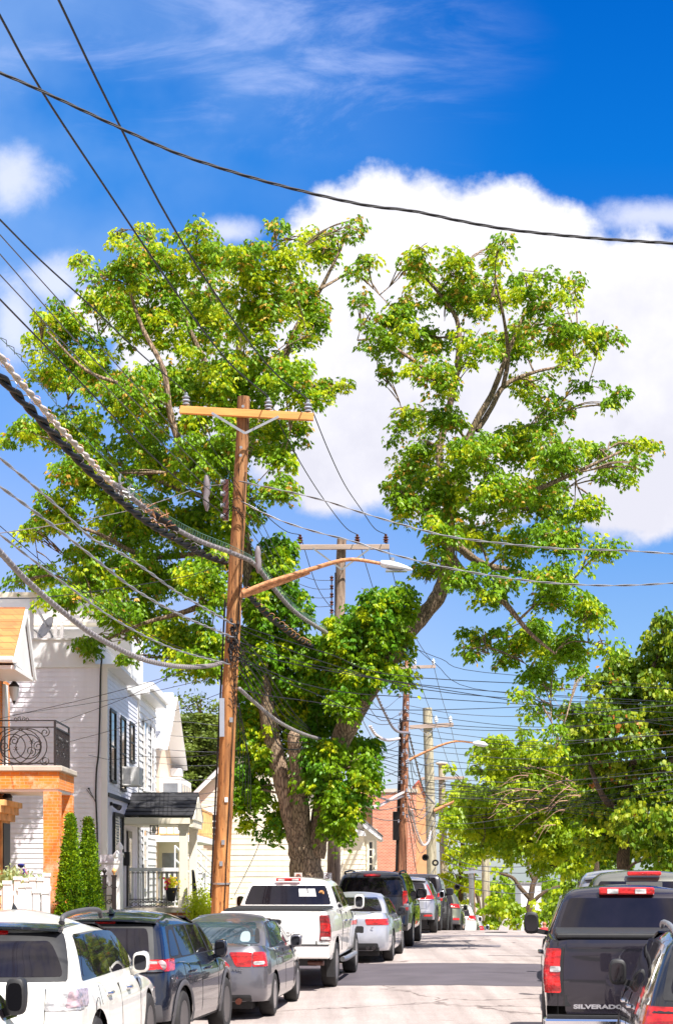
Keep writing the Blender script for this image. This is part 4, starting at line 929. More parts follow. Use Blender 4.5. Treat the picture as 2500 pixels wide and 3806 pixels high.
for i in range(26): y = 62.3 + i * .28; rl.bar((XD + 1.35, y, 3.3), (XD + 1.35, y, 4.15), .03, .03)
for i in range(3):
    c0 = Vector((XD + .3 + i * .4, 62.25, 3.72)); rl.tube([c0 + Vector((.17 * math.cos(a), 0, .2 * math.sin(a))) for a in np.linspace(0, 2 * PI, 13)], .02, 5, caps=False)
rl.build('balcony_railing', M['rusty'], hd)
sr = thing('stair_railing', 'white metal stair rail slanting up beside the porch of the gabled house', 'railing', (XB + .9, 59, .3))
for k, x in enumerate((XB + .9, XB + 1.5)):
    m = MB(); m.bar((x, 57.5, 2.85), (x + .8, 60.5, 1.9), .05, .05); m.bar((x, 57.5, 2.45), (x + .8, 60.5, 1.5), .05, .05)
    for i in range(7): f = i / 6; m.bar((x + .8 * f, 57.5 + 3 * f, .3), (x + .8 * f, 57.5 + 3 * f, 2.85 - .95 * f), .04, .04)
    m.build('rail', M['white_trim'], sr)
# small brick house with a red roof behind
hk = thing('brick_house', 'low red brick house with red roof glimpsed beyond the porch columns', 'house', (-6.3, 76, -.6))
m = MB(); m.box((-9.5, 73, -1), (-5.95, 79, 4.6)); m.build('wall', M['brick_red'], hk)
m = MB(); m.prism([(-9.8, 72.6, 4.5), (-5.6, 72.6, 4.5), (-7.6, 72.6, 6.6)], (0, 7, 0)); m.build('roof', M['shingle_red'], hk)
m = MB(); m.box((-6.2, 72.97, 1.6), (-6.02, 73, 2.4)); m.build('meter_box', M['white_trim'], hk)
hk2 = thing('brick_gable_house', 'distant brick house peeping between the conifer branches', 'house', (-7, 96, -2))
m = MB(); m.prism([(-9.5, 95, -2.2), (-5.4, 95, -2.2), (-5.4, 95, 6.8), (-6.9, 95, 8.6), (-9.5, 95, 7.6)], (0, 6, 0)); m.build('wall', M['brick_red'], hk2)
m = MB(); m.prism([(-5.0, 94.8, 6.6), (-6.9, 94.8, 8.9), (-6.9, 94.8, 8.7), (-5.2, 94.8, 6.6)], (0, 6.4, 0)); m.build('roof', M['shingle_red'], hk2)

# House E: cream house facing us
YE = 78.0
he = thing('cream_house', 'cream sided gabled house behind the big tree trunk', 'house', (-2.5, YE + 4, -.8))
xe0, xe1, xr = cornerX(700, YE), cornerX(1275, YE), cornerX(965, YE)
zl = Zat(2925, YE); zr = 7.75; ze = Zat(2985, YE)
m = MB(); clap_x(m, xe0, xe1, YE, -1.2, ze, .22, .010)
z = ze
while z < zr - .1:      # gable courses shorten towards the ridge
    f = (z - ze) / (zr - ze); a, b = xe0 + (xr - xe0) * f, xe1 + (xr - xe1) * f
    f2 = min(1, (z + .22 - ze) / (zr - ze)); a2, b2_ = xe0 + (xr - xe0) * f2, xe1 + (xr - xe1) * f2
    m.quad((a, YE - .010, z), (b, YE - .010, z), (b2_, YE, min(zr, z + .22)), (a2, YE, min(zr, z + .22))); m.quad((a, YE, z), (b, YE, z), (b, YE - .010, z), (a, YE - .010, z)); z += .22
m.build('side_wall', M['cream'], he)
m = MB(); m.prism([(xe0, YE + .002, -1.2), (xe1, YE + .002, -1.2), (xe1, YE + .002, ze), (xr, YE + .002, zr), (xe0, YE + .002, ze)], (0, 9, 0)); m.build('wall', M['cream'], he)
m = MB()
for xa, xb in ((xe0 - .35, xr), (xe1 + .35, xr)):
    za = ze - .28; m.prism([(xa, YE - .35, za), (xb, YE - .35, zr + .06), (xb, YE - .35, zr + .2), (xa, YE - .35, za + .14)], (0, 9.6, 0))
m.build('roof', M['shingle_grey'], he)
m = MB()
for xa, xb in ((xe0 - .38, xr), (xe1 + .38, xr)):
    za = ze - .40; m.prism([(xa, YE - .39, za), (xb, YE - .39, zr - .10), (xb, YE - .39, zr + .13), (xa, YE - .39, za + .20)], (0, .04, 0))
m.build('rake_board', M['white_trim'], he)
window_py(he, YE - .03, cornerX(777, YE), cornerX(793, YE) + .12, Zat(3125, YE), Zat(3030, YE), M['white_trim'], M['glass_dark'], .16, .06, 3)
window_py(he, YE - .03, cornerX(1046, YE), cornerX(1080, YE), Zat(2890, YE), Zat(2830, YE), M['white_trim'], M['glass_dark'], .12, .06, 1)
# front porch wing with the curved little roof
Y2 = 80
m = MB(); clap_x(m, cornerX(1273, Y2), cornerX(1352, Y2), Y2, -1.2, Zat(3100, Y2), .2, .022); m.box((cornerX(1273, Y2), Y2 + .003, -1.2), (cornerX(1352, Y2), Y2 + 4, Zat(3095, Y2))); m.build('porch_wing', M['cream'], he)
q = lambda pts, y: [P(a, b, y) for a, b in pts]
m = MB(); m.prism(q([(1262, 3080), (1300, 3072), (1356, 3092), (1360, 3108), (1262, 3108)], Y2 - .3), (0, 4.6, 0)); m.build('porch_roof', M['white_trim'], he)
m = MB(); m.prism(q([(1285, 2985), (1302, 3000), (1345, 3062), (1352, 3088), (1300, 3070), (1280, 3072)], Y2 + 1.0), (0, 4, 0)); m.build('wing_gable', M['cream'], he)
m = MB(); clap_x(m, cornerX(1352, Y2), cornerX(1402, Y2), Y2 + .8, -1.2, Zat(3080, Y2), .2, .022); m.box((cornerX(1352, Y2), Y2 + .803, -1.2), (cornerX(1402, Y2), Y2 + 5, Zat(3080, Y2))); m.build('bay_wall', M['cream_trim'], he)
m = MB(); m.prism(q([(1298, 2982), (1312, 2992), (1352, 3052), (1420, 3112), (1424, 3126), (1404, 3116), (1352, 3076), (1338, 3056), (1304, 3010)], Y2 + .5), (0, 4.6, 0)); m.prism(q([(1352, 3072), (1404, 3114), (1404, 3092), (1352, 3050)], Y2 + .7), (0, 4, 0)); m.build('swept_roof', M['white_trim'], he)
m = MB(); m.prism(q([(1296, 2976), (1314, 2986), (1354, 3046), (1422, 3106), (1424, 3110), (1352, 3052), (1312, 2991)], Y2 + .45), (0, 4.7, 0)); m.build('shingles', M['shingle_grey'], he)
window_py(he, Y2 + .77, cornerX(1373, Y2), cornerX(1384, Y2), Zat(3240, Y2), Zat(3130, Y2), M['cream_trim'], M['glass_dark'], .1, .05, 3)
# brick and rendered buildings further on
YF = 118.0
def block(name, label, px0, px1, top, Y, depth, mt, roof=None, wins=()):
    x0, x1 = cornerX(px0, Y), cornerX(px1, Y); zt = Zat(top, Y); t = thing(name, label, 'building', ((x0 + x1) / 2, Y + depth / 2, zg(Y) - .5))
    MB().box((x0, Y, zg(Y) - .6), (x1, Y + depth, zt)).build('wall', mt, t)
    MB().box((x0 - .08, Y - .08, zt), (x1 + .08, Y + depth, zt + .22)).build('coping', roof or M['concrete'], t)
    for (a, b, c, d) in wins: window_py(t, Y - .03, cornerX(a, Y), cornerX(b, Y), Zat(d, Y), Zat(c, Y))
    return t
block('brick_building', 'plain red brick flank of a flat roofed building behind the brown utility pole', 1384, 1546, 2946, YF, 9, M['brick_red'])
t = thing('rendered_building', 'salmon rendered house with a dark window and sloping top behind the cream porch', 'building', (1.2, 121, -3.2))
Y = 120.0; pts = [(1300, 3300), (1383, 3300), (1383, 2935), (1345, 2860), (1318, 2785), (1290, 2800)]
MB().prism([P(a, b, Y) for a, b in pts], (0, 6, 0)).build('wall', M['salmon'], t)
MB().prism([P(a, b, Y - .1) for a, b in [(1390, 2945), (1352, 2862), (1318, 2770), (1318, 2790), (1348, 2868), (1383, 2945)]], (0, 6, 0)).build('roof', M['shingle_red'], t)
window_py(t, Y - .04, cornerX(1318, Y), cornerX(1342, Y), Zat(2900, Y), Zat(2862, Y), M['cream_trim'], M['glass_dark'], .1, .05, 1)
MB().box(P(1379, 3300, Y - .1), P(1385, 2938, Y + .1)).build('downpipe', M['galv'], t)
t = thing('rendered_building', 'tan gabled end wall between the brown pole and the pale pole', 'building', (5.2, 124, -3.4))
Y = 119.0; MB().prism([P(a, b, Y) for a, b in [(1546, 3300), (1592, 3300), (1592, 2990), (1572, 2940), (1556, 2905), (1546, 2915)]], (0, 6, 0)).build('wall', M['tan'], t)
MB().prism([P(a, b, Y - .08) for a, b in [(1596, 2992), (1574, 2936), (1556, 2898), (1545, 2910), (1546, 2918), (1556, 2907), (1571, 2942), (1592, 2996)]], (0, 6, 0)).build('roof', M['shingle_red'], t)
block('pale_house', 'pale far house between the bushes and the dark curving limbs', 1935, 2010, 3290, 190, 6, M['white_trim'], M['shingle_grey'])
block('pale_house', 'small grey far house behind the last left hand cars', 1735, 1790, 3330, 185, 6, M['concrete'], M['shingle_grey'])
# far paling fence at the road end
ff = thing('paling_fence', 'weathered paling fence across the end of the road', 'fence', (8, 109, zg(108)))
m = MB()
for i in range(64): x = cornerX(1870, 109) + i * .075; m.box((x, 109, zg(108) - .1), (x + .05, 109.03, zg(108) + 1.05 + .06 * math.sin(i * 1.7)))
m.box((cornerX(1870, 109), 109.03, zg(108) + .3), (cornerX(1870, 109) + 4.8, 109.07, zg(108) + .38)); m.build('palings', M['tan'], ff)

# House A: brick porch and balcony at the left edge
ha = thing('brick_house', 'orange brick house with arched porch, iron balcony and shingled gable at the left edge', 'house', (-8.5, 40, .4))
XA = -7.3; XP = -5.865; Y0, Y1 = 41.0, 43.3
m = MB(); m.box((-13, 30, .3), (XA, Y1, 6.3)); m.build('wall', M['brick_orange'], ha)
m = MB(); m.box((XA, Y0, 3.85), (XP, Y0 + .28, 4.22)); m.box((XA, Y1 - .28, 3.85), (XP, Y1, 4.22)); m.box((XP - .28, Y0 + .28, 3.85), (XP, Y1 - .28, 4.22)); m.build('balcony_beam', M['brick_orange'], ha)
m = MB(); m.box((XA, Y0 - .06, 4.22), (XP + .07, Y1 + .06, 4.34)); bevel(m.build('balcony_slab', M['concrete'], ha), .02)
m = MB(); m.box((XA, Y0 + .03, 3.79), (XP - .03, Y1 - .03, 3.85)); m.build('porch_soffit', M['white_trim'], ha)
for y in (Y0, Y1 - .36): m = MB(); m.box((XP - .34, y, .4), (XP, y + .36, 3.79)); m.build('column', M['brick_orange'], ha)
m = MB(); m.box((XA, Y0 - .02, .3), (XP + .02, Y1, .95)); m.build('porch_floor', M['brick_orange'], ha)
m = MB(); m.box((XA, 40.9, 3.35), (XA + .22, 43.2, 3.5)); m.box((XA, 40.9, 3.5), (XA + .30, 43.2, 3.62)); m.box((XA, 40.9, 3.2), (XA + .14, 43.2, 3.35)); m.box((XA, 41.9, .95), (XA + .06, 43.0, 3.2)); m.build('door_surround', M['rusty'], ha)
m = MB(); m.box((XA + .061, 42.05, .95), (XA + .08, 42.9, 3.15)); m.build('door', M['black'], ha)
m = MB(); m.box((XA + .01, 42.3, 4.4), (XA + .06, 42.75, 6.2)); m.build('balcony_window', M['white_trim'], ha)
XG = -6.6
m = MB()
for i in range(7):
    f0, f1 = i / 7, (i + 1) / 7 + .015; ya, yb = 39.6 + 1.5 * f0, 39.6 + 1.5 * f1; za, zb_ = 6.45 + 1.2 * f0, 6.45 + 1.2 * f1
    m.prism([(-13, ya, za + .012), (XG, ya, za + .012), (XG, yb, zb_), (-13, yb, zb_)], (0, 0, .035))
m.prism([(-13, 42.35, 6.35), (XG, 42.35, 6.35), (XG, 41.1, 7.66), (-13, 41.1, 7.66)], (0, 0, .05)); M['shingle_orange'] = brickmat('orange_shingles', (.62, .235, .075), (.46, .165, .055), (.30, .14, .06), .3, .14, .006); m.build('roof', M['shingle_orange'], ha)
m = MB(); m.prism([(XG - .02, 39.75, 6.40), (XG - .02, 42.2, 6.30), (XG - .02, 41.1, 7.55)], (-.05, 0, 0)); m.prism([(XG + .0, 39.6, 6.38), (XG + .0, 39.75, 6.38), (XG + .0, 41.1, 7.5), (XG + .0, 41.1, 7.66)], (.05, 0, 0)); m.prism([(XG, 42.4, 6.28), (XG, 42.2, 6.28), (XG, 41.1, 7.5), (XG, 41.1, 7.66)], (.05, 0, 0)); m.box((-13, 39.7, 6.25), (XG, 42.3, 6.33)); m.build('gable', M['white_trim'], ha)
m = MB(); m.tube([(-13, 39.55, 6.43), (XG, 39.55, 6.43)], .07, 8); m.build('gutter', M['white_trim'], ha)
m = MB()
def scroll(mb, c, r, turns=1.4, r_=.012, flip=1, a0=0, plane='x'):
    pts = []
    for k in range(int(18 * turns)):
        a = a0 + flip * 2 * PI * k / 18; q = r * (1 - k / (18 * turns) * .82)
        pts.append(Vector(c) + (Vector((q * math.cos(a), 0, q * math.sin(a))) if plane == 'x' else Vector((0, q * math.cos(a), q * math.sin(a)))))
    mb.tube(pts, r_, 5, caps=False)
def ironrail(par, z0, z1, y, x0, x1, yb=None, name='balcony_railing'):
    m = MB()
    for z in (z0 + .05, z1 - .14, z1): m.bar((x0, y, z), (x1, y, z), .03, .025)
    m.bar((x1, y, z0), (x1, y, z1), .045, .045)
    h = z1 - z0 - .2; cx = (x0 + x1) / 2 - .05; cz = z0 + .03 + h / 2
    for dx, r in ((-.18, .40), (.14, .40), (-.18, .26), (.14, .26), (-.02, .44)): m.tube([(cx + dx + r * math.cos(a), y, cz + min(r, h / 2) * math.sin(a)) for a in np.linspace(0, 2 * PI, 25)], .012, 5, caps=False)
    for i, (sx, sz) in enumerate(((-.55, .3), (-.55, -.3), (.5, .3), (.5, -.3), (-.15, .12), (.2, -.1), (-.35, 0), (.35, .0))): scroll(m, (cx + sx, y, cz + sz), .11, 1.6, .011, 1 if i % 2 else -1, i)
    for i in range(4): scroll(m, (cx - .12 + .08 * i, y, z1 - .07 + .1), .05, 1.2, .01, 1 if i % 2 else -1, i)
    for s in (-.12, .22):   # little leaf rosettes
        for k in range(6): a = k * PI / 3; m.bar((cx + s, y - .01, cz + s * .5), (cx + s + .06 * math.cos(a), y - .02, cz + s * .5 + .06 * math.sin(a)), .02, .01)
    m.bar((x0 + .25, y, z0), (x0 + .25, y, z1 - .14), .035, .035)
    if yb:
        for z in (z0 + .05, z1 - .14, z1): m.bar((x1, y, z), (x1, yb, z), .03, .03)
        m.bar((x1, yb, z0), (x1, yb, z1), .04, .04)
        n = int((yb - y) / .16)
        for i in range(1, n): q = y + (yb - y) * i / n; m.bar((x1, q, z0 + .05), (x1, q, z1 - .14), .02, .02); scroll(m, (x1, q + .05, z0 + .3 + .2 * (i % 2)), .07, 1.5, .012, 1, i, 'y'); scroll(m, (x1, q, z0 + .62), .06, 1.3, .012, -1, i, 'y')
    return m.build(name, M['iron'], par)
ironrail(ha, 4.34, 5.30, Y0 + .06, XA + .02, XP - .1, Y1 - .1)
ironrail(ha, 1.0, 1.85, Y0 + .1, XA + .0, XP - .36, None, 'porch_railing')
def lantern(label, c, glass, h=.5):
    t = thing('wall_lantern', label, 'lantern', c); c = Vector(c)
    m = MB(); m.tube(spline([c + Vector((-.28, .0, .1)), c + Vector((-.22, 0, .3)), c + Vector((-.06, 0, .34)), c + Vector((0, 0, .22))], 4), .013, 6); m.box(c + Vector((-.32, -.05, -.1)), c + Vector((-.28, .05, .22)))
    m.lathe(c, [(.02, .24), (.05, .21), (.12, .13), (.11, .11)][::-1], 10); m.lathe(c, [(.01, -.28), (.03, -.22), (.05, -.2)], 8); m.build('bracket', M['iron'], t)
    MB().lathe(c, [(.04, -.2), (.09, -.08), (.11, .04), (.10, .11)], 12).build('glass', glass, t, smooth=60)
lantern('tulip shaped wall lantern on the brick wall above the iron balcony', P(52, 2572, 42.3), M['lamp_white'])
lantern('small black carriage lantern beside the porch door at the left edge', P(27, 2985, 42.2), M['glass_grey'])
# wind spinner / foil balloon on the porch rail
m = MB(); c = P(75, 3270, 40.8); r5 = random.Random(4)
for k in range(9):
    a = c + Vector((-.1 + .025 * k, 0, .22)); m.tube(spline([a, a + Vector((.05 * math.sin(k), -.02, -.2)), c + Vector((.03 * math.cos(k * 2), 0, -.42 - .02 * k))], 4), [.03, .03, .035, .03, .025, .02, .02, .012, .004], 6, k % 3)
m.lathe(c + Vector((.02, 0, .24)), [(.02, 0), (.07, .03), (.08, .07), (.03, .1)], 10, mi=1)
tag(m.build('wind_sock', [mat('foil_purple', (.35, .10, .40), .25, metal=.6, vary=.5, vscale=20), mat('foil_blue', (.05, .06, .35), .3, metal=.5, vary=.3, vscale=20), mat('foil_pink', (.70, .35, .40), .25, metal=.5, vary=.4, vscale=20)], smooth=60), 'shiny purple and pink hanging wind sock on the porch railing', 'wind sock')
sh = thing('garden_shrub', 'pale green drooping shrub behind the white fence at the left edge', 'shrub', P(40, 3330, 39) )
n = 900; c = np.array(P(38, 3265, 39)); pp = c + r4.normal(0, 1, (n, 3)) * [.20, .18, .10]
M['pale_leaf'] = leafmat('pale_leaf', (.30, .38, .20), (.50, .58, .34), .3); leaf_mesh('foliage', pp, r4.normal(0, .6, (n, 3)) + [0, 0, -.8], r4.uniform(.06, .12, n), [M['pale_leaf']], np.zeros(n), sh, r4, .3)
MB().tube([c - np.array([0, 0, 1.2]), c], [.05, .02], 6).build('stem', M['bark2'], sh)

# white vinyl fences
def vinyl(label, x0, x1, y, z0, z1, posts, nm='picket_fence'):
    t = thing(nm, label, 'fence', ((x0 + x1) / 2, y, z0)); 
    m = MB(); m.box((x0, y - .02, z1 - .16), (x1, y + .02, z1 - .08)); m.box((x0, y - .02, z0 + .12), (x1, y + .02, z0 + .2)); n = int((x1 - x0) / .075)
    for i in range(n): x = x0 + (i + .5) * (x1 - x0) / n; m.box((x - .022, y - .035, z0 + .05), (x + .022, y - .022, z1 - .02))
    m.build('pickets', M['white_trim'], t)
    for x, zt in posts:
        m = MB(); m.box((x - .065, y - .065, .3), (x + .065, y + .065, zt)); m.box((x - .08, y - .08, zt), (x + .08, y + .08, zt + .03)); m.prism([(x - .08, y - .08, zt + .03), (x + .08, y - .08, zt + .03), (x + .08, y + .08, zt + .03), (x - .08, y + .08, zt + .03)], (0, 0, .04)); m.build('post', M['white_trim'], t)
    return t
fx = lambda px, Y: cornerX(px, Y)
vinyl('white picket fence run nearest the street at the left edge', fx(-150, 36), fx(96, 36), 36, .35, 1.82, [(fx(27, 36), 1.86), (fx(82, 36), 1.80), (fx(-60, 36), 1.86)])
vinyl('low white picket gate panel with flat caps right of the nearest fence run', fx(100, 36.6), fx(182, 36.6), 36.6, .35, 1.68, [(fx(107, 36.6), 1.80), (fx(137, 36.6), 1.69), (fx(170, 36.6), 1.68)], 'picket_gate')
vinyl('white picket fence run set back beside the brick column', fx(40, 38.6), fx(190, 38.6), 38.6, .35, 1.88, [(fx(66, 38.6), 1.93), (fx(95, 38.6), 1.90), (fx(123, 38.6), 1.92), (fx(150, 38.6), 1.91), (fx(173, 38.6), 2.0)])
gp = thing('yard_gate', 'plain lavender white vinyl gate panel beside the pointed white posts', 'gate', (-5.5, 45.5, .4))
m = MB(); m.box((fx(372, 46), 46.0, .4), (fx(424, 46), 46.06, 2.50)); m.box((fx(372, 46), 45.98, 2.30), (fx(424, 46), 46.08, 2.34)); m.build('panel', M['stucco'], gp); MB().box((fx(414, 45.9), 45.90, 1.35), (fx(417, 45.9), 45.98, 1.55)).build('latch', M['black'], gp)
for px, Y, top, lab in ((434, 45.6, 3160, 'nearer pointed white vinyl gate post'), (445, 46.4, 3130, 'farther and taller pointed white vinyl gate post')):
    x = fx(px, Y); zt = Zat(top, Y); m = MB(); m.box((x - .07, Y - .07, .3), (x + .07, Y + .07, zt - .32)); m.box((x - .085, Y - .085, zt - .32), (x + .085, Y + .085, zt - .26)); m.box((x - .055, Y - .055, zt - .26), (x + .055, Y + .055, zt - .2))
    m.lathe((x, Y, zt - .2), [(.06, 0), (.09, .04), (.085, .09), (.04, .16), (.005, .2)], 4); tag(m.build('gate_post', M['white_trim']), lab, 'gate post')
ip = thing('iron_gate', 'short brown iron gate with two ball topped posts by the evergreens', 'gate', (-5.3, 44, .4))
for px, mt in ((388, 'iron'), (424, 'rusty')):
    x = fx(px, 44); m = MB(); m.box((x - .045, 43.95, .3), (x + .045, 44.05, 1.98)); m.box((x - .06, 43.94, 1.98), (x + .06, 44.06, 2.02)); m.box((x - .06, 43.94, 1.72), (x + .06, 44.06, 1.75)); m.build('post', M['iron'], ip); MB().lathe((x, 44, 2.02), [(.02, 0), (.025, .04), (.055, .08), (.055, .11), (.02, .15), (.005, .16)], 10).build('finial', M[mt], ip, smooth=60)
m = MB(); x0, x1 = fx(388, 44), fx(424, 44)
for z in (1.15, 1.55): m.bar((x0, 44, z), (x1, 44, z), .02, .02)
m.tube(spline([(x0, 44, 1.9), ((x0 + x1) / 2, 44, 1.75), (x1, 44, 1.85)], 5), .01, 5); scroll(m, ((x0 + x1) / 2, 44, 1.4), .07); scroll(m, ((x0 + x1) / 2 + .03, 44, 1.0), .09); m.build('ironwork', M['iron'], ip)
t = thing('side_fence', 'white vinyl fence with stepped posts left of the cream house', 'fence', (-4, 60, .4)); m = MB()
for i in range(9):
    Y = 57 + i * 1.6; x = -4.0 + .0 * i; m = MB(); m.box((x - .06, Y - .06, .2), (x + .06, Y + .06, 2.05 - .04 * i)); m.box((x - .08, Y - .08, 2.05 - .04 * i), (x + .08, Y + .08, 2.1 - .04 * i)); m.build('post', M['white_trim'], t)
    if i < 8:
        m = MB(); m.box((x - .02, Y + .06, 1.75 - .04 * i), (x + .02, Y + 1.54, 1.83 - .04 * i)); m.box((x - .02, Y + .06, .5), (x + .02, Y + 1.54, .58))
        for k in range(10): m.box((x - .015, Y + .12 + k * .145, .45), (x + .015, Y + .2 + k * .145, 1.8 - .04 * i))
        m.build('pickets', M['white_trim'], t)
# yellow-green shrub at the foot of the first pole
sh = thing('garden_shrub', 'yellow green leafy shrub between the porch and the orange utility pole', 'shrub', P(755, 3400, 50)); n = 3200
c = np.array(P(752, 3395, 50)); pp = c + r4.normal(0, 1, (n, 3)) * [.20, .22, .30]; dd = r4.normal(0, .6, (n, 3)) + [0, 0, .3]
M['shrub_y'] = leafmat('shrub_leaf', (.42, .55, .02), (.62, .68, .05), .4); leaf_mesh('foliage', pp, dd, r4.uniform(.05, .10, n), [M['shrub_y']], np.zeros(n), sh, r4, .25)
m = MB()
for k in range(7): m.tube([(c[0], c[1], .3), (c[0] + r4.uniform(-.3, .3), c[1] + r4.uniform(-.2, .2), c[2] + r4.uniform(-.1, .5))], [.015, .005], 5)
m.build('stem', M['leaf_d'], sh)
# no-parking signs on the tree
for px, Y, lab, s in ((1108, 45.2, 'faded pale sign on the left side of the tree trunk', 0), (1217, 45.3, 'dark bordered no parking sign on the right side of the tree trunk', 1)):
    c = P(px, 3262, Y); t = thing('street_sign', lab, 'sign', (c.x, c.y, zg(Y)))
    k_ = .62; X_ = lambda x, dy, z: (c.x + x * k_, c.y + dy, c.z + z * k_)
    b = bevel(MB().box(X_(-.15, 0, -.3), X_(.15, .01, .17)).build('plate', M['lamp_white'] if s else M['concrete'], t), .01)
    m = MB()
    for a, bb in (((-.13, -.28), (.13, -.265)), ((-.13, .14), (.13, .155)), ((-.13, -.265), (-.118, .14)), ((.118, -.265), (.13, .14))): m.box(X_(a[0], -.004, a[1]), X_(bb[0], -.0005, bb[1]))
    m.build('border', M['brown_porc'] if s else M['lamp_white'], t)
    m = MB(); m.tube([X_(.085 * math.cos(a), -.006, .03 + .085 * math.sin(a)) for a in np.linspace(0, 2 * PI, 20)], .008, 5, caps=False); m.bar(X_(-.06, -.008, .09), X_(.06, -.008, -.03), .014, .006)
    m.build('prohibition_ring', M['shingle_red'] if not s else M['brown_porc'], t)
    vs, fs = text_faces('P', .08, .002); MB().add([(c.x + v[0], c.y - .004 - v[2], c.z + .02 + v[1]) for v in vs], fs).build('letter', M['black'], t)
    m = MB(); m.tube([(c.x, c.y + .03, zg(Y) + .1), (c.x, c.y + .03, c.z + .1)], .025, 8); m.build('sign_post', M['galv'], t)
# ---------------------------------------------------------------- utility poles
def insulator(par, c, s=1.0, m='porcelain', label=None):
    c = Vector(c); t = MB()
    pr_ = [(.012, -.02), (.012, .02), (.03, .03), (.075, .05), (.06, .07), (.035, .08), (.085, .11), (.065, .135), (.035, .145), (.08, .18), (.055, .20), (.03, .21), (.04, .25), (.02, .27)]
    t.lathe(c, [(r * s, h * s) for r, h in pr_], 12); return t.build('insulator', M[m], par, smooth=50)
def pole(name, label, ptop, pbot, Y, r0, r1, wood, lean=True, group='utility poles down the left kerb'):
    top = P(*ptop, Y); b = P(pbot[0], pbot[1], Y); v = b.x * SA + b.y * CA; g = zg(v) + .13
    # extend the pole's own line down to the pavement
    k = (top.z - g) / (top.z - b.z); base = Vector((top.x + (b.x - top.x) * k, Y, g - .02))
    t = thing(name, label, 'utility pole', base, 0, group); m = MB(); n = 14; pts = [base.lerp(top, i / n) for i in range(n + 1)]
    pts = [p + Vector((random.uniform(-.012, .012), random.uniform(-.012, .012), 0)) for p in pts]
    m.tube(pts, [r0 + (r1 - r0) * i / n for i in range(n + 1)], 20); m.build('shaft', M[wood], t, smooth=50)
    return t, (lambda z: base.lerp(top, (z - base.z) / (top.z - base.z)))
def crossarm(t, pa, pb, Y, h=.13, wood='arm_wood', bracez=.62, at=None, half=.5):
    a, b = P(*pa, Y), P(*pb, Y); MBx = MB(); MBx.bar(a, b, .11, h); bevel(MBx.build('crossarm', M[wood], t), .008)
    if at is not None:
        m = MB(); c = a.lerp(b, at)
        for s in (-1, 1):
            e = c + (b - a).normalized() * s * (b - a).length * half * .5 + Vector((0, -.075, -h * .3)); m.bar(e, c + Vector((0, -.12, -bracez)), .045, .012, up=(0, 1, 0))
        m.build('brace', M['galv'], t)
    return a, b
Y1p, Y2p, Y3p, Y4p, Y5p = 36.5, 52.0, 81.0, 104.0, 128.0
p1, ax1 = pole('utility_pole', 'nearest and tallest orange wooden utility pole with new orange crossarm', (907, 1475), (817, 3350), Y1p, .170, .118, 'pole1')
A1 = crossarm(p1, (668, 1523), (1165, 1550), Y1p - .18, .14, 'arm_wood', .40, .49, .50)
m = MB()
for z in (10.82, 10.05, 9.9): q = ax1(z); m.lathe((q.x, q.y - .19, z), [(.03, -.03), (.03, .0)], 6, 'y')
for z in (1.0, 1.85): q = ax1(z); m.lathe((q.x, q.y, z), [(.185, 0), (.185, .035)], 20)
m.build('bolts_and_bands', M['galv'], p1)
i1 = [P(691, 1512, Y1p - .18), P(997, 1530, Y1p - .18), P(1144, 1538, Y1p - .18)]
for c in i1: insulator(p1, c, 1.0)
# secondary rack on the far side of the pole
m = MB(); m.box(P(828, 1935, Y1p + .02) - Vector((0, .03, 0)), P(850, 1785, Y1p + .08)); rk = m.build('rack', M['brown_porc'], p1)
for y in (1790, 1834, 1878, 1918): c = P(838, y, Y1p - .02); MB().lathe(c - Vector((.05, 0, 0)), [(.02, -.05), (.055, -.04), (.03, -.01), (.055, .03), (.02, .05)], 10, 'x').build('spool', M['porcelain'], rk, smooth=50)
# lamp arm with luminaire
sl = thing('street_lamp', 'rusty lamp arm with white cobra head reaching over the road from the orange pole', 'street lamp', ax1(Zat(2200, Y1p)))
ap = [P(*q, Y1p + dy) for q, dy in (((903, 2205), -.1), ((1000, 2165), -.15), ((1150, 2118), -.2), ((1250, 2088), -.25), ((1320, 2080), -.3), ((1420, 2096), -.3))]
ap = spline(ap, 6); MB().tube(ap, np.linspace(.052, .030, len(ap)), 12).build('arm', M['rust_arm'], sl, smooth=60)
m = MB(); m.bar(P(900, 2188, Y1p - .05), P(905, 2222, Y1p - .05), .12, .12); m.tube([P(903, 2215, Y1p - .05), P(1010, 2178, Y1p - .12), P(1152, 2130, Y1p - .18)], [.05, .045, .02], 8); m.build('bracket', M['rust_arm'], sl)
h0, h1 = P(1412, 2096, Y1p - .3), P(1532, 2118, Y1p - .3); d = (h1 - h0); m = MB(); vs = []; fs = []
prof = [(0, .05, .05), (.05, .09, .075), (.3, .14, .095), (.6, .15, .08), (.85, .10, .05), (1, .02, .015)]
for f, w_, hh in prof:
    for k in range(14): a = 2 * PI * k / 14; s_ = math.sin(a); vs.append(h0 + d * f + Vector((0, w_ * math.cos(a), hh * s_ * (1 if s_ > 0 else .75))))
for i in range(5):
    for k in range(14): a = i * 14 + k; b = i * 14 + (k + 1) % 14; fs.append((a, b, b + 14, a + 14))
fs += [tuple(range(14)), tuple(5 * 14 + k for k in range(14))]
MB().add(vs, fs).build('lamp_head', M['lamp_white'], sl, smooth=50)
MB().lathe(h0 + d * .38 + Vector((0, 0, .08)), [(.045, 0), (.045, .07), (.03, .08)], 12).build('photocell', M['galv'], sl, smooth=40)
m = MB(); c = h0 + d * .5 + Vector((0, 0, -.06)); m.box(c - Vector((.2, .1, .03)), c + Vector((.2, .1, .0))); m.build('lens', M['glass_grey'], sl)
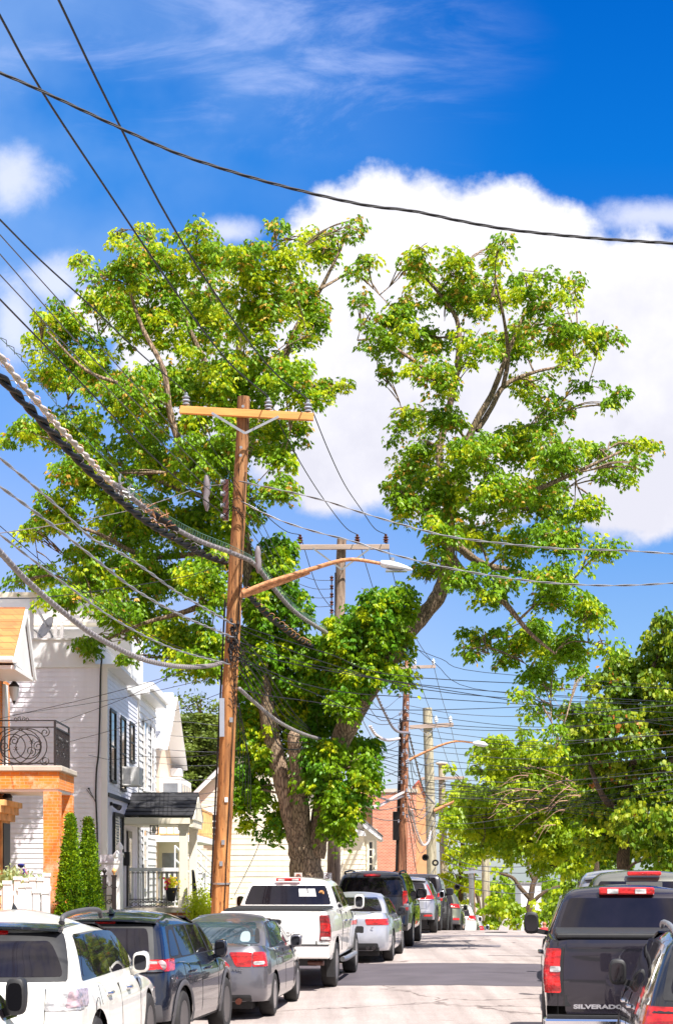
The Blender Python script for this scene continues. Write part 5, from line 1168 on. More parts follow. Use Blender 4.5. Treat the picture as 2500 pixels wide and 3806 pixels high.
# splice sleeve hanging on the secondaries
for px, y0, y1, lab in ((767, 1766, 1900, 'grey taped splice sleeve hanging between wires left of the orange pole'), (960, 2030, 2130, 'dark taped splice sleeve hanging just right of the orange pole')):
    m = MB(); pts = [P(px + random.uniform(-3, 3), y0 + (y1 - y0) * i / 8, Y1p - .6) for i in range(9)]; m.tube(pts, [.03, .05, .06, .055, .06, .05, .06, .045, .02], 8); tag(m.build('splice_sleeve', M['cable_grey'], smooth=70), lab, 'cable splice')
# telephone hardware on the pole
m = MB()
for i in range(16):
    c = P(855 + random.uniform(-14, 30), 2310 + i * 10, Y1p - .25); MB().lathe(c, [(.02, -.05), (.035, 0), (.02, .06)], 7).build('cable_clamp', M['cable_black'], p1)
m = MB()
c = P(825, 2640, Y1p - .2); m.box(c - Vector((.045, .05, .5)), c + Vector((.045, .05, .22))); m.build('terminal_box', M['porcelain'], p1)
m = MB(); pts = [ax1(z) + Vector((-.17, -.1, 0)) for z in (1.6, 3.2, 5.0, 6.2, 7.2)]; m.tube(spline(pts, 4), .02, 6); pts = [ax1(z) + Vector((.1, -.165 + .002 * z, 0)) for z in (.9, 3.0, 5.6, 8.0, 9.6)]; m.tube(spline(pts, 4), .010, 5); m.build('riser_cable', M['cable_black'], p1)

p2, ax2 = pole('utility_pole', 'grey second utility pole behind the tree crown with spool insulators', (1268, 2004), (1238, 3300), Y2p, .19, .125, 'pole_grey')
A2 = crossarm(p2, (1100, 2034), (1446, 2033), Y2p - .18, .13, 'arm_grey', .62, .49, .62)
i2 = [P(1115, 2024, Y2p - .18), P(1327, 2023, Y2p - .18), P(1433, 2022, Y2p - .18)]
for c in i2: insulator(p2, c, 1.0, 'brown_porc')
m = MB(); m.tube([P(1232, 2140, Y2p), P(1232, 2285, Y2p)], .018, 6); m.box(P(1243, 2290, Y2p - .04), P(1250, 2130, Y2p + .04)); rk = m.build('rack', M['iron'], p2)
for y in (2150, 2182, 2212, 2242, 2272): MB().lathe(P(1232, y, Y2p), [(.02, -.07), (.06, -.05), (.03, -.01), (.06, .03), (.02, .06)], 9).build('spool', M['brown_porc'], rk, smooth=50)

p3, ax3 = pole('utility_pole', 'brown third utility pole tangled with many drop wires', (1512, 2457), (1490, 3260), Y3p, .27, .115, 'pole_brown')
crossarm(p3, (1468, 2482), (1618, 2478), Y3p - .18, .13, 'arm_grey', .45, .28, .45)
for px in (1541, 1610): insulator(p3, P(px, 2473, Y3p - .18), 1.0, 'lamp_white')
l3 = thing('street_lamp', 'second street lamp with pinkish arm on the brown third pole', 'street lamp', ax3(Zat(2830, Y3p)))
q = spline([P(*c, Y3p - .2) for c in ((1512, 2830), (1560, 2805), (1640, 2770), (1700, 2756), (1760, 2762))], 5); MB().tube(q, np.linspace(.06, .035, len(q)), 8).build('arm', M['rust_arm'], l3, smooth=60)
q = [P(*c, Y3p - .2) for c in ((1756, 2762), (1775, 2764), (1800, 2768), (1812, 2771))]; MB().tube(q, [.06, .12, .11, .03], 10).build('lamp_head', M['lamp_white'], l3, smooth=60)
m = MB()
for i in range(46):
    c = P(1490 + random.uniform(-10, 30), random.uniform(2540, 3060), Y3p - .28); MB().lathe(c, [(.02, -.07), (.05, -.03), (.03, .02), (.05, .05), (.015, .09)], 6).build('cable_clamp', M['porcelain'], p3)
m = MB(); pts = [ax3(z) + Vector((-.2, -.16, 0)) for z in (1.0, 3.0, 5.0, 7.0, 8.5)]; m.tube(spline(pts, 4), [.06] * 17, 8); m.box(ax3(4.3) + Vector((-.42, -.3, -.9)), ax3(4.3) + Vector((-.15, -.05, .3))); m.build('riser_cable', M['cable_black'], p3)

p4, ax4 = pole('utility_pole', 'pale greenish fourth utility pole with a low white crossarm', (1588, 2632), (1606, 3300), Y4p, .28, .25, 'pole_green')
crossarm(p4, (1522, 2704), (1684, 2694), Y4p - .3, .22, 'arm_grey', .5, .4, .4)
for px in (1620, 1673): insulator(p4, P(px, 2688, Y4p - .3), 1.4, 'lamp_white')
l4 = thing('street_lamp', 'third street lamp arm, orange, low beside the far poles', 'street lamp', ax4(Zat(3010, Y4p)))
MB().tube([P(1612, 3015, Y4p - .3), P(1726, 2962, Y4p - .3)], [.10, .05], 8).build('arm', M['rust_arm'], l4, smooth=60); MB().tube([P(1724, 2962, Y4p - .3), P(1736, 2958, Y4p - .3), P(1752, 2957, Y4p - .3)], [.06, .13, .04], 8).build('lamp_head', M['lamp_white'], l4, smooth=60)
p5, ax5 = pole('utility_pole', 'pale fifth utility pole with a capped head and silver conduit', (1640, 2838), (1650, 3320), Y5p, .28, .22, 'pole_green')
crossarm(p5, (1565, 2895), (1725, 2892), Y5p - .3, .2, 'arm_grey', .5, .45, .35)
m = MB(); c = P(1640, 2838, Y5p); m.lathe(c, [(.25, -.12), (.42, -.02), (.38, .05), (.1, .1)], 12); m.build('cap', M['concrete'], p5); m = MB(); m.tube([P(1646, 3010, Y5p - .28), P(1648, 3190, Y5p - .28)], .15, 8); m.build('conduit', M['galv'], p5)
p6, ax6 = pole('utility_pole', 'thin silver and brown pole just right of the green hatchback', (1752, 3226), (1757, 3480), 112, .18, .16, 'pole_brown', group=None)
MB().tube([P(1750, 3226, 111.8), P(1753, 3410, 111.8)], .15, 8).build('conduit', M['galv'], p6)
p7, ax7 = pole('utility_pole', 'short grey green pole standing by the last small car', (1803, 3180), (1809, 3480), 118, .26, .24, 'pole_green', group=None)
insulator(p7, ax7(Zat(3184, 118)), 1.2)
m = MB(); m.bar(P(1725, 3244, 111.7), P(1790, 3240, 111.7), .12, .16); m.build('crossarm', M['porcelain'], p6)
# pole-top transformer far down the road
tr = thing('transformer', 'small grey ribbed transformer can beside the far poles', 'transformer', P(1722, 3010, 131)); c = P(1722, 3032, 131)
MB().lathe(c, [(.3, 0), (.32, .05), (.32, .9), (.34, .95), (.2, 1.0)], 12).build('tank', M['galv'], tr, smooth=40)
m = MB()
for k in range(10): a = 2 * PI * k / 10; m.bar(c + Vector((.34 * math.cos(a), .34 * math.sin(a), .1)), c + Vector((.34 * math.cos(a), .34 * math.sin(a), .85)), .04, .06)
m.build('cooling_ribs', M['galv'], tr); 
for s in (-.12, .12): MB().lathe(c + Vector((s, 0, 1.0)), [(.04, 0), (.06, .05), (.03, .1), (.05, .15), (.02, .22)], 8).build('bushing', M['brown_porc'], tr, smooth=40)

# small parts of the far tangle: black spheres (wire coils)
for px, py, Y, lab in ((1580, 3188, 100, 'black cable drum hanging low on the pale fourth pole'), (1698, 3298, 110, 'small black ball fitting hung on wires near the road end'), (1617, 3208, 103, 'coil of spare black cable on the pale fourth pole')):
    c = P(px, py, Y); m = MB()
    for k in range(5): r_ = .13 + .02 * math.sin(k * 2); m.tube([c + Vector((r_ * math.cos(a), -.05 + .03 * k, r_ * math.sin(a))) for a in np.linspace(0, 2 * PI, 17)], .03 if k else .05, 5, caps=False)
    if 'coil' not in lab: m.lathe(c + Vector((0, .08, 0)), [(.05, -.08), (.11, -.05), (.12, 0), (.11, .05), (.05, .08)], 12, 'y')
    tag(m.build('cable_coil', M['cable_black'], smooth=60), lab, 'cable coil')

# ---------------------------------------------------------------- wires
def wirepts(img, Ya, Yb, unit=1.0, per=5, ext0=0.0, ext1=0.0):
    """image points -> 3-D: straight in plan between depths Ya and Yb, sagging as the photo shows"""
    img = [(a * unit, b * unit) for a, b in img]
    A = P(*img[0], Ya); B = P(*img[-1], Yb); dx, dy = B.x - A.x, B.y - A.y; out = []
    for i, (px, py) in enumerate(img):
        k = (px - CX) / F; den = dx - k * dy
        t = (k * A.y - A.x) / den if abs(den) > 1e-6 else i / (len(img) - 1)
        t = min(1.02, max(-.02, t)); Y = A.y + dy * t; out.append(Vector((A.x + dx * t, Y, Zat(py, Y))))
    sp = spline(out, per)
    if ext0: d = (sp[0] - sp[1]).normalized(); sp = [sp[0] + d * ext0] + sp
    if ext1: d = (sp[-1] - sp[-2]).normalized(); sp = sp + [sp[-1] + d * ext1]
    return sp
WG = None
def wire(label, img, Ya, Yb, r=.009, m='wire', unit=K, ext0=0, ext1=0, n=5, group=None, name='overhead_wire', per=5):
    sp = wirepts(img, Ya, Yb, unit, per, ext0, ext1)
    return tag(MB().tube(sp, r, n).build(name, M[m], smooth=180, fix=False), label, 'wire', group), sp
def twist(mb, sp, R, pitch, strands, r, n=6, mi=0, seg=10, wob=0):
    L = [0]
    for a, b in zip(sp[:-1], sp[1:]): L.append(L[-1] + (b - a).length)
    tot = L[-1]; ns = max(8, int(tot / pitch * seg)); nrm = Vector((0, 0, 1))
    ys = np.interp(np.linspace(0, tot, ns), L, range(len(sp)))
    cs = [sp[int(min(len(sp) - 2, q))].lerp(sp[int(min(len(sp) - 2, q)) + 1], q - int(min(len(sp) - 2, q))) for q in ys]
    for s in range(strands):
        pts = []
        for i, c in enumerate(cs):
            d = (cs[min(i + 1, ns - 1)] - cs[max(0, i - 1)]).normalized(); u = d.cross(nrm).normalized(); v = u.cross(d); a = 2 * PI * (i / seg + s / strands)
            pts.append(c + (u * math.cos(a) + v * math.sin(a)) * R)
        mb.tube(pts, r, n, mi, caps=True)
# primaries from the camera side to crossarm one, then on to crossarm two
ui = [(c + Vector((0, 0, .28))) for c in i1]; 
def tx(v): return ((v.x * F / v.y + CX) / K, (HY - (v.z - CZ) * F / v.y) / K)
e = [tx(c) for c in ui]
wire('black primary wire from the top left corner down to the middle crossarm insulator', [(0, 35), (95, 207), (240, 428), (415, 688), (530, 840), e[1]], 19.5, Y1p - .18, .0135, ext0=8, n=7)
wire('black primary wire from the top edge down to the right end of the orange crossarm', [(137, 0), (250, 235), (400, 523), (545, 748), (640, 868), e[2]], 19.5, Y1p - .18, .0135, ext0=8, n=7)
wire('dark primary wire from the left edge down to the left end of the orange crossarm', [(0, 510), (95, 605), (212, 712), (330, 825), e[0]], 21, Y1p - .18, .011, ext0=8, n=7)
f = [tx(c + Vector((0, 0, .26))) for c in i2]
wire('primary wire between the left ends of the first and second crossarms', [e[0], (480, 1015), (530, 1095), (600, 1180), (660, 1232), f[0]], Y1p - .18, Y2p - .18, .011)
wire('primary wire curving between the middle insulators of the two crossarms', [e[1], (662, 1010), (720, 1112), (770, 1185), (805, 1228), f[1]], Y1p - .18, Y2p - .18, .011)
wire('primary wire curving between the right ends of the two crossarms', [e[2], (760, 1040), (800, 1125), (840, 1185), (870, 1228), f[2]], Y1p - .18, Y2p - .18, .011)
wire('primary wire running down from the left end of the second crossarm', [f[0], (735, 1360), (775, 1420), (840, 1500), (925, 1560)], Y2p - .18, Y3p - .18, .011)
wire('primary wire running down from the middle of the second crossarm', [f[1], (855, 1330), (885, 1420), (925, 1500), (963, 1542)], Y2p - .18, Y3p - .18, .011)
wire('primary wire running down from the right end of the second crossarm', [f[2], (912, 1330), (935, 1410), (970, 1490), (1006, 1542)], Y2p - .18, Y3p - .18, .011)
for k, (a, b, lab) in enumerate((((963, 1543), (1013, 1684), 'third'), ((1006, 1543), (1046, 1684), 'third'), ((1013, 1684), (1060, 1820), 'fourth'), ((1046, 1684), (1080, 1822), 'fourth'))):
    Ya, Yb = ((Y3p, Y4p) if k < 2 else (Y4p, Y5p)); mid_ = ((a[0] + b[0]) / 2 + 0, (a[1] + b[1]) / 2 + 8)
    wire('one of two thin wires dropping steeply from the crossarm of the %s pole' % lab, [a, mid_, b], Ya - .2, Yb - .2, .013, 'wire_blue', group='primary wires beyond the %s pole' % lab)
# secondaries to the rack
sec = [((0, 545), (180, 745), (380, 968), (838 / K, 1789 / K)), ((0, 590), (180, 795), (380, 1000), (838 / K, 1833 / K)), ((0, 638), (180, 830), (380, 1035), (838 / K, 1878 / K)), ((0, 695), (180, 880), (380, 1085), (838 / K, 1917 / K))]
ordn = ['uppermost', 'second highest', 'third highest', 'lowest']
for k, s in enumerate(sec): wire('%s of the four thin wires from the left edge to the pole rack' % ordn[k], list(s), 21, Y1p, .0075 if k < 3 else .011, 'wire_blue' if k < 3 else 'wire', ext0=8)
for k in range(4):
    wire('%s of the four thin sagging wires ending at the spools on the second pole' % ordn[k], [(540, 1120 + k * 26), (600, 1200 + k * 30), (660, 1310 + k * 22), (720, 1345 + k * 21), (1232 / K, (2158 + k * 32) / K)], Y1p, Y2p, .008, 'wire_blue')
# heavy twisted overhead service at the top
t, sp = wire('thick twisted dark cable crossing the sky from left edge to right edge', [(0, 168), (100, 212), (280, 297), (400, 351), (500, 386), (620, 422), (750, 455), (860, 478), (960, 490), (1080, 515), (1200, 535), (1380, 553), (1563, 565)], 14, 15.5, .006, 'wire', name='service_cable', ext0=2, ext1=2)
m = MB(); twist(m, sp, .007, .55, 3, .0058); t2 = m.build('strands', M['wire'], t, smooth=180, fix=False)
# two twisted services off to the right
for k, img in enumerate(([(555, 1118), (600, 1128), (680, 1145), (760, 1165), (830, 1188), (930, 1218), (1040, 1246), (1160, 1262), (1300, 1275), (1440, 1279), (1563, 1287)], [(560, 1165), (640, 1205), (730, 1235), (820, 1258), (900, 1285), (1020, 1315), (1130, 1336), (1250, 1352), (1370, 1360), (1470, 1360), (1563, 1355)])):
    t, sp = wire(('upper' if k == 0 else 'lower') + ' twisted service cable from the orange pole across the road to the right edge', img, Y1p - .2, 34, .007, 'wire', name='service_cable', ext1=4)
    m = MB(); twist(m, sp, .012, .9, 2, .008); m.build('strands', M['galv'], t, smooth=180, fix=False)
# pale spiral-wrapped trunk cable
def ringparts(nm_, sp, R, gap, r, mt, par, drop=0.0):
    L = [0]
    for a, b in zip(sp[:-1], sp[1:]): L.append(L[-1] + (b - a).length)
    n = min(90, int(L[-1] / gap))
    for i in range(n):
        x = float(np.interp((i + .5) * gap * random.uniform(.97, 1.03), L, range(len(sp)))); j = min(len(sp) - 2, int(x)); c = sp[j].lerp(sp[j + 1], x - j); d = (sp[j + 1] - sp[j]).normalized(); u = d.cross(Vector((0, 0, 1))).normalized(); v = u.cross(d)
        MB().tube([c + (u * math.cos(q) + v * math.sin(q)) * R - v * drop for q in np.linspace(.3, 2 * PI - .1, 11)], r, 4, caps=False).build(nm_, mt, par, fix=False)
img1 = [(0, 1321), (60, 1400), (120, 1470), (211, 1577), (300, 1672), (371, 1750), (430, 1806), (480, 1843)]
img1b = [(480, 1843), (560, 1905), (640, 1958), (740, 2010), (851, 2051), (928, 2083)]
pc = thing('trunk_cable', 'pale spirally wrapped trunk cable from the upper left edge to the orange pole', 'cable', P(*img1b[-1], Y1p - .3))
spA = wirepts(img1, 24.5, 31.0, 1, 5, 6); m = MB(); twist(m, spA, .020, .60, 2, .027, 8, seg=12); m.build('wrapped_sheath', M['cable_white'], pc, smooth=180, fix=False)
spB = wirepts(img1b, 31.0, Y1p - .35, 1, 6); m = MB(); m.tube(spB, .042, 10); m.build('sheath', M['cable_grey'], pc, smooth=180)
def rings(mb, sp, R, gap, r, mi=0, drop=0.0, sc_=1.0):
    acc = 0
    for a, b in zip(sp[:-1], sp[1:]):
        L = (b - a).length; d = (b - a).normalized(); s = gap - acc
        while s <= L:
            c = a + d * s; u = d.cross(Vector((0, 0, 1))).normalized(); v = u.cross(d)
            mb.tube([c + (u * math.cos(q) + v * (math.sin(q) * sc_)) * R + Vector((0, 0, -drop)) for q in np.linspace(0, 2 * PI, 11)], r, 4, mi, caps=False); s += gap
        acc = (L - (s - gap)) if s > 0 else acc + L
    return mb
m = MB(); twist(m, spB, .042, .2, 1, .004, 5, seg=10); m.build('lashing_wire', M['lash'], pc, fix=False)
ringparts('hanger_ring', spA, .062, .55, .0045, M['copper'], pc)
# splice knuckles
m = MB(); q = spA[-7:] ; m.tube(q, [.045, .055, .065, .06, .07, .055, .045], 9).build('splice_sleeve', M['cable_grey'], pc, smooth=60); m = MB(); q = spB[6:14]; m.tube(q, [.045, .065, .07, .06, .07, .07, .06, .045], 9).build('splice_sleeve', M['cable_black'], pc, smooth=60); m = MB()
for i in range(34): c = spA[-6 + i % 5] + Vector((random.uniform(-.1, .1), random.uniform(-.1, .1), random.uniform(-.12, .1))); m.tube([c, c + Vector((random.uniform(-.1, .1), 0, random.uniform(-.1, .1)))], .014, 5)
m.build('splice_fittings', M['galv'], pc)['kind'] = 'stuff'; m = MB()
for i in range(26): c = spB[random.randrange(4, 12)] + Vector((random.uniform(-.1, .1), random.uniform(-.1, .1), random.uniform(-.1, .12))); m.tube(spline([c, c + Vector((random.uniform(-.12, .12), random.uniform(-.05, .05), random.uniform(-.1, .1))), c + Vector((random.uniform(-.1, .16), 0, random.uniform(-.16, .1)))], 3), .008, 4)
m.build('copper_ties', M['copper'], pc)
# continues beyond the pole
img = [(928, 2083), (960, 2112), (992, 2155), (1059, 2238), (1110, 2286), (1162, 2321), (1210, 2350), (1258, 2379)]
sp = wirepts(img, Y1p - .35, 46.5, 1, 6); t = tag(MB().tube(sp, .043, 10).build('trunk_cable', M['cable_grey'], smooth=180), 'grey banded trunk cable sagging from the orange pole into the tree dome', 'cable')
m = MB(); twist(m, sp, .043, .22, 1, .004, 5, seg=10); m.build('lashing_wire', M['lash'], t, fix=False)
# green zig-zag lashing above
for k, (s_, a, b) in enumerate(((spB, 'left', 0), (sp, 'right', 0))):
    top = [p + Vector((0, 0, .10 + .05 * math.sin(i * PI / (len(s_) - 1)))) for i, p in enumerate(s_)]; m = MB(); m.tube(top, .005, 5)
    for i in range(len(s_) - 1):
        for q in range(2): c = s_[i].lerp(s_[i + 1], q / 2); d = top[i].lerp(top[i + 1], (q + .5) / 2); e2 = s_[i].lerp(s_[i + 1], (q + 1) / 2); m.tube([c, d, e2], .0022, 4, caps=False)
    tag(m.build('messenger_wire', M['cable_green'], fix=False), 'green zigzag lashing wire above the grey trunk cable %s of the orange pole' % a, 'wire')
gl = [(0, 1255), (70, 1325), (130, 1402), (200, 1490), (300, 1610), (420, 1735), (540, 1850), (600, 1900)]
t, sp = wire('thin green support wire with hooked hangers above the pale wrapped cable', gl, 24.5, 34, .006, 'cable_green', unit=1, ext0=6, name='messenger_wire')
m = MB()
for i in range(2, len(sp) - 2, 2): m.tube([sp[i] + Vector((-.04, 0, .05)), sp[i] + Vector((.03, 0, .02)), sp[i] + Vector((.04, 0, -.07))], .005, 4)
m.build('hooks', M['iron'], t, fix=False)
# black twisted trunk cable
img2 = [(0, 1398), (40, 1440), (77, 1481), (179, 1590), (307, 1725), (435, 1846), (544, 1936), (672, 2013), (768, 2064), (838, 2089)]
sp = wirepts(img2, 24.5, Y1p - .2, 1, 6, 6); bc = thing('trunk_cable', 'black twisted trunk cable running below the pale wrapped one', 'cable', sp[-1]); m = MB(); twist(m, sp, .034, 1.0, 2, .034, 8, seg=14); m.build('strands', M['cable_black'], bc, smooth=180, fix=False)
ringparts('hanger_ring', sp, .075, .62, .006, M['cable_grey'], bc, -.03)
img = [(905, 2190), (925, 2210), (983, 2276), (1047, 2330), (1085, 2360), (1123, 2385), (1165, 2405)]
sp = wirepts(img, Y1p - .1, 45.8, 1, 6); t = thing('trunk_cable', 'black twisted trunk cable continuing right of the orange pole into the leaves', 'cable', sp[0]); m = MB(); twist(m, sp, .034, 1.0, 2, .034, 8, seg=14); m.build('strands', M['cable_black'], t, smooth=180, fix=False)
ringparts('hanger_ring', sp, .075, .6, .006, M['copper'], t, -.03)
# grey corrugated lower cable
img = [(0, 1283), (55, 1342), (110, 1392), (165, 1437), (215, 1474), (270, 1505), (330, 1532), (390, 1546), (440, 1550), (490, 1547), (515, 1540)]
sp = wirepts(img, 23.5, Y1p - .3, K, 6, 6); t = thing('trunk_cable', 'grey ribbed trunk cable sagging in front of the white house to the orange pole', 'cable', sp[-1]); MB().tube(sp, .038, 10).build('sheath', M['cable_grey'], t, smooth=180); m = MB(); twist(m, sp, .037, .15, 1, .005, 5, seg=10); m.build('ribs', M['lash'], t, fix=False)
img = [(889, 2560), (950, 2615), (1030, 2680), (1110, 2722), (1191, 2748), (1300, 2770)]
sp = wirepts(img, Y1p - .2, 50, 1, 6); t = thing('trunk_cable', 'grey ribbed trunk cable sagging from the orange pole across the tree trunk', 'cable', sp[0]); MB().tube(sp, .036, 10).build('sheath', M['cable_grey'], t, smooth=180); m = MB(); twist(m, sp, .035, .16, 1, .004, 5, seg=10); m.build('ribs', M['lash'], t, fix=False)
# medium cables left
LW = [([(0, 1702), (110, 1793), (224, 1891), (340, 2000), (448, 2055), (560, 2130), (653, 2198), (760, 2260), (868, 2322)], .017, 'cable_grey', 'bundled grey cable, upper of the three below the trunk cables on the left'),
 ([(0, 1808), (110, 1888), (224, 1974), (370, 2090), (512, 2198), (680, 2290), (868, 2370)], .017, 'cable_grey', 'bundled grey cable, middle of the three below the trunk cables on the left'),
 ([(0, 1955), (110, 2050), (220, 2140), (330, 2215), (500, 2330), (700, 2420), (850, 2462)], .008, 'wire', 'thin black wire between the bundled grey cables on the left'),
 ([(0, 1987), (120, 2080), (282, 2200), (440, 2310), (640, 2410), (855, 2470)], .013, 'cable_grey', 'bundled grey cable, lowest of the three just above the ribbed cable'),
 ([(0, 2225), (140, 2222), (300, 2205), (480, 2180), (700, 2140), (840, 2095)], .009, 'wire', 'thin dark wire rising to the right across the lower left leaves'),
 ([(32, 1977), (240, 1945), (467, 1900), (600, 1862), (736, 1814), (830, 1800)], .009, 'cable_grey', 'grey wire rising to the splice sleeve left of the orange pole')]
for img, r, mt, lab in LW:
    t, sp = wire(lab, img, 24 if r > .01 else 26, Y1p - .25, r * .75, mt, unit=1, ext0=6)
    if r > .012: m = MB(); twist(m, sp, r * .75, 1.1, 2, r * .6); m.build('strands', M['porcelain'], t, smooth=180, fix=False)
# drops to the houses at left
for k, (a, b, Yb) in enumerate((((0, 2672), (866, 2440), 41), ((20, 2662), (880, 2500), 48), ((210, 2690), (700, 2480), 43), ((250, 2760), (866, 2560), 43), ((330, 2808), (500, 2812), 47.9), ((500, 2812), (880, 2790), 47.9))):
    mid_ = ((a[0] + b[0]) / 2, (a[1] + b[1]) / 2 + 14); wire('%s thin drop wire crossing in front of the white siding house' % ['highest', 'second', 'third', 'fourth', 'short level', 'last'][k], [a, mid_, b], Yb, Y1p if k < 4 else 47 - 10 * (k == 5), .006, unit=1)
for k in range(7):
    y = 2695 + k * 46; wire('one of the thin wires strung over the gabled house and conifer toward the orange pole', [(575, y - 15 + 6 * k), (700, y + 8 * k - 10), (868, y + 10)], 60, Y1p, .0075, 'wire_blue', unit=1, group='thin wires behind the orange pole')
for k in range(8):
    y = 2960 + k * 42; wire('one of the thin wires crossing in front of the cream house', [(715, y + 14), (930, y + 26 - k * 3), (1200, y + 10)], 60, 64, .007, 'wire_blue', unit=1, group='thin wires in front of the cream house')
wire('long slack wire hanging down in front of the cream house', [(1025, 2860), (1012, 2960), (990, 3060), (945, 3180), (870, 3330)], 50, 46, .009, 'wire_blue', unit=1)
# fan of drops from pole one to the right edge
hub = (868, 2325)
fan = [(868, 2318, 1220, 2430, 1560, 2520, 2500, 2560), (870, 2330, 1230, 2470, 1700, 2580, 2500, 2625), (866, 2380, 1200, 2480, 1700, 2560, 2500, 2610), (868, 2410, 1100, 2470, 1500, 2540, 2500, 2700), (872, 2440, 1200, 2560, 1650, 2600, 2500, 2650), (880, 2450, 1150, 2570, 1500, 2680, 2100, 2720),
       (1540, 2410, 1640, 2450, 1800, 2500, 2500, 2550), (1536, 2400, 1620, 2470, 1760, 2560, 2200, 2600), (872, 2560, 1100, 2600, 1600, 2640, 2500, 2600)]
nm = ['first', 'second', 'third', 'fourth', 'fifth', 'sixth', 'seventh', 'eighth', 'ninth']
for k, q in enumerate(fan):
    img = [(q[i], q[i + 1]) for i in range(0, 8, 2)]; wire('%s from the top of the thin wires fanning right from the orange pole' % nm[k], img, Y1p - .2 if q[0] < 1000 else 60, 60 + 2 * k, .010, unit=1, ext1=2)
# bundle draped through the tree from pole one
for k in range(7):
    o = k * 16; img = [(880 + k * 2, 2350 + o * 1.6), (960 + k * 6, 2440 + o * 2.4), (1050, 2590 + o * 2), (1130 + k * 8, 2690 + o * .9), (1230, 2740 + o * .5), (1500, 2800 + o)]
    wire('one of the dark wires sagging from the orange pole across the tree trunk', img, Y1p - .2, 70, .010 + .004 * (k % 3 == 0), 'wire', unit=1, group='wires sagging across the tree trunk')
for k in range(6):
    img = [(870 - k * 3, 2470 + k * 25), (895 + 6 * k, 2620 + 40 * k), (880 + 10 * k, 2900 + 30 * k)]; wire('one of the loose loops hanging beside the orange pole', img, Y1p - .2, Y1p + .2, .006, 'wire', unit=1, group='loose loops beside the orange pole')
rw = random.Random(33)
for k in range(16):
    a = (866 + rw.uniform(-14, 14), 2320 + rw.uniform(0, 150)); b = (866 + rw.uniform(-10, 60), a[1] + rw.uniform(20, 130)); mm_ = ((a[0] + b[0]) / 2 + rw.uniform(-26, 40), (a[1] + b[1]) / 2 + rw.uniform(-10, 40))
    sp = spline([P(*a, Y1p - .24), P(*mm_, Y1p - .30), P(*b, Y1p - .24)], 5); MB().tube(sp, .007, 5).build('jumper_wire', M['cable_black'], p1, smooth=180)
for k in range(9):
    a = (838 + rw.uniform(-6, 6), 1790 + rw.uniform(0, 140)); b = (900 + rw.uniform(-20, 20), a[1] + rw.uniform(-60, 60)); sp = spline([P(*a, Y1p - .16), P((a[0] + b[0]) / 2, min(a[1], b[1]) - 24, Y1p - .26), P(*b, Y1p - .2)], 5); MB().tube(sp, .006, 5).build('jumper_wire', M['cable_black'], p1, smooth=180)
for k, (dz_, c_) in enumerate(((2.2, 'galv'), (2.6, 'galv'), (3.4, 'lamp_white'), (4.9, 'galv'))):
    q = ax1(dz_); MB().box((q.x - .03 + .02 * k, q.y - .181, dz_), (q.x + .03 + .02 * k, q.y - .160, dz_ + .09)).build('tag_plate', M[c_], p1)
# hub on the third pole
rh = random.Random(21)
for k in range(17):
    y0 = 2620 + k * 27; y1 = 2640 + rh.uniform(-30, 40) + k * 21; x1 = 2500
    img = [(1500, y0), (1700, y0 + 30 + rh.uniform(-10, 10)), (2000, (y0 + y1) / 2 + 42), (x1, y1)]
    wire('one of the many thin wires running right from the brown third pole', img, Y3p - .2, 62 + k * .6, .011, 'wire' if k % 3 else 'wire_blue', unit=1, group='thin wires right of the third pole', n=4)
for k in range(12):
    y0 = 2545 + k * 44; x0 = 1285 + rh.uniform(-20, 60)
    img = [(x0, y0 - 60 + rh.uniform(-20, 20)), ((x0 + 1490) / 2, y0 + 8 + rh.uniform(0, 50)), (1490, y0 + rh.uniform(-10, 30))]
    wire('one of the thin wires between the tree trunk and the brown third pole', img, 62, Y3p - .2, .014, 'wire_blue', unit=1, group='thin wires left of the third pole', n=4)
for k in range(14):
    y0 = 2820 + rh.uniform(-150, 200); x1 = rh.uniform(1590, 1660); y1 = y0 + rh.uniform(-10, 220)
    img = [(1500 + rh.uniform(0, 10), y0), ((1500 + x1) / 2, max(y0, y1) + rh.uniform(10, 90)), (x1, y1)]
    wire('one of the slack loops between the third and later poles', img, Y3p - .2, Y4p, .018, 'wire_blue' if k % 2 else 'cable_grey', unit=1, group='slack loops between far poles', n=4)
for k in range(10):
    y0 = 2960 + k * 34; img = [(1600 + 5 * k, y0), (1750, y0 + 45 + rh.uniform(-12, 12)), (1930, y0 + 50 + rh.uniform(-16, 16)), (2080, y0 + 34)]
    wire('one of the faint wires low across the road end', img, Y4p, 112, .02, 'wire_blue', unit=1, group='faint wires across the road end', n=4)
for k in range(9):
    y0 = 2900 + 7 * k + rh.uniform(-3, 3); img = [(1570, y0), (1750, y0 + 16), (1950, y0 + 40), (2290, y0 + 62 + 4 * k)]
    wire('one of the close packed parallel wires in front of the bare twigs', img, 78, 72, .009, 'wire', unit=1, group='parallel wires over the bare twigs', n=4)
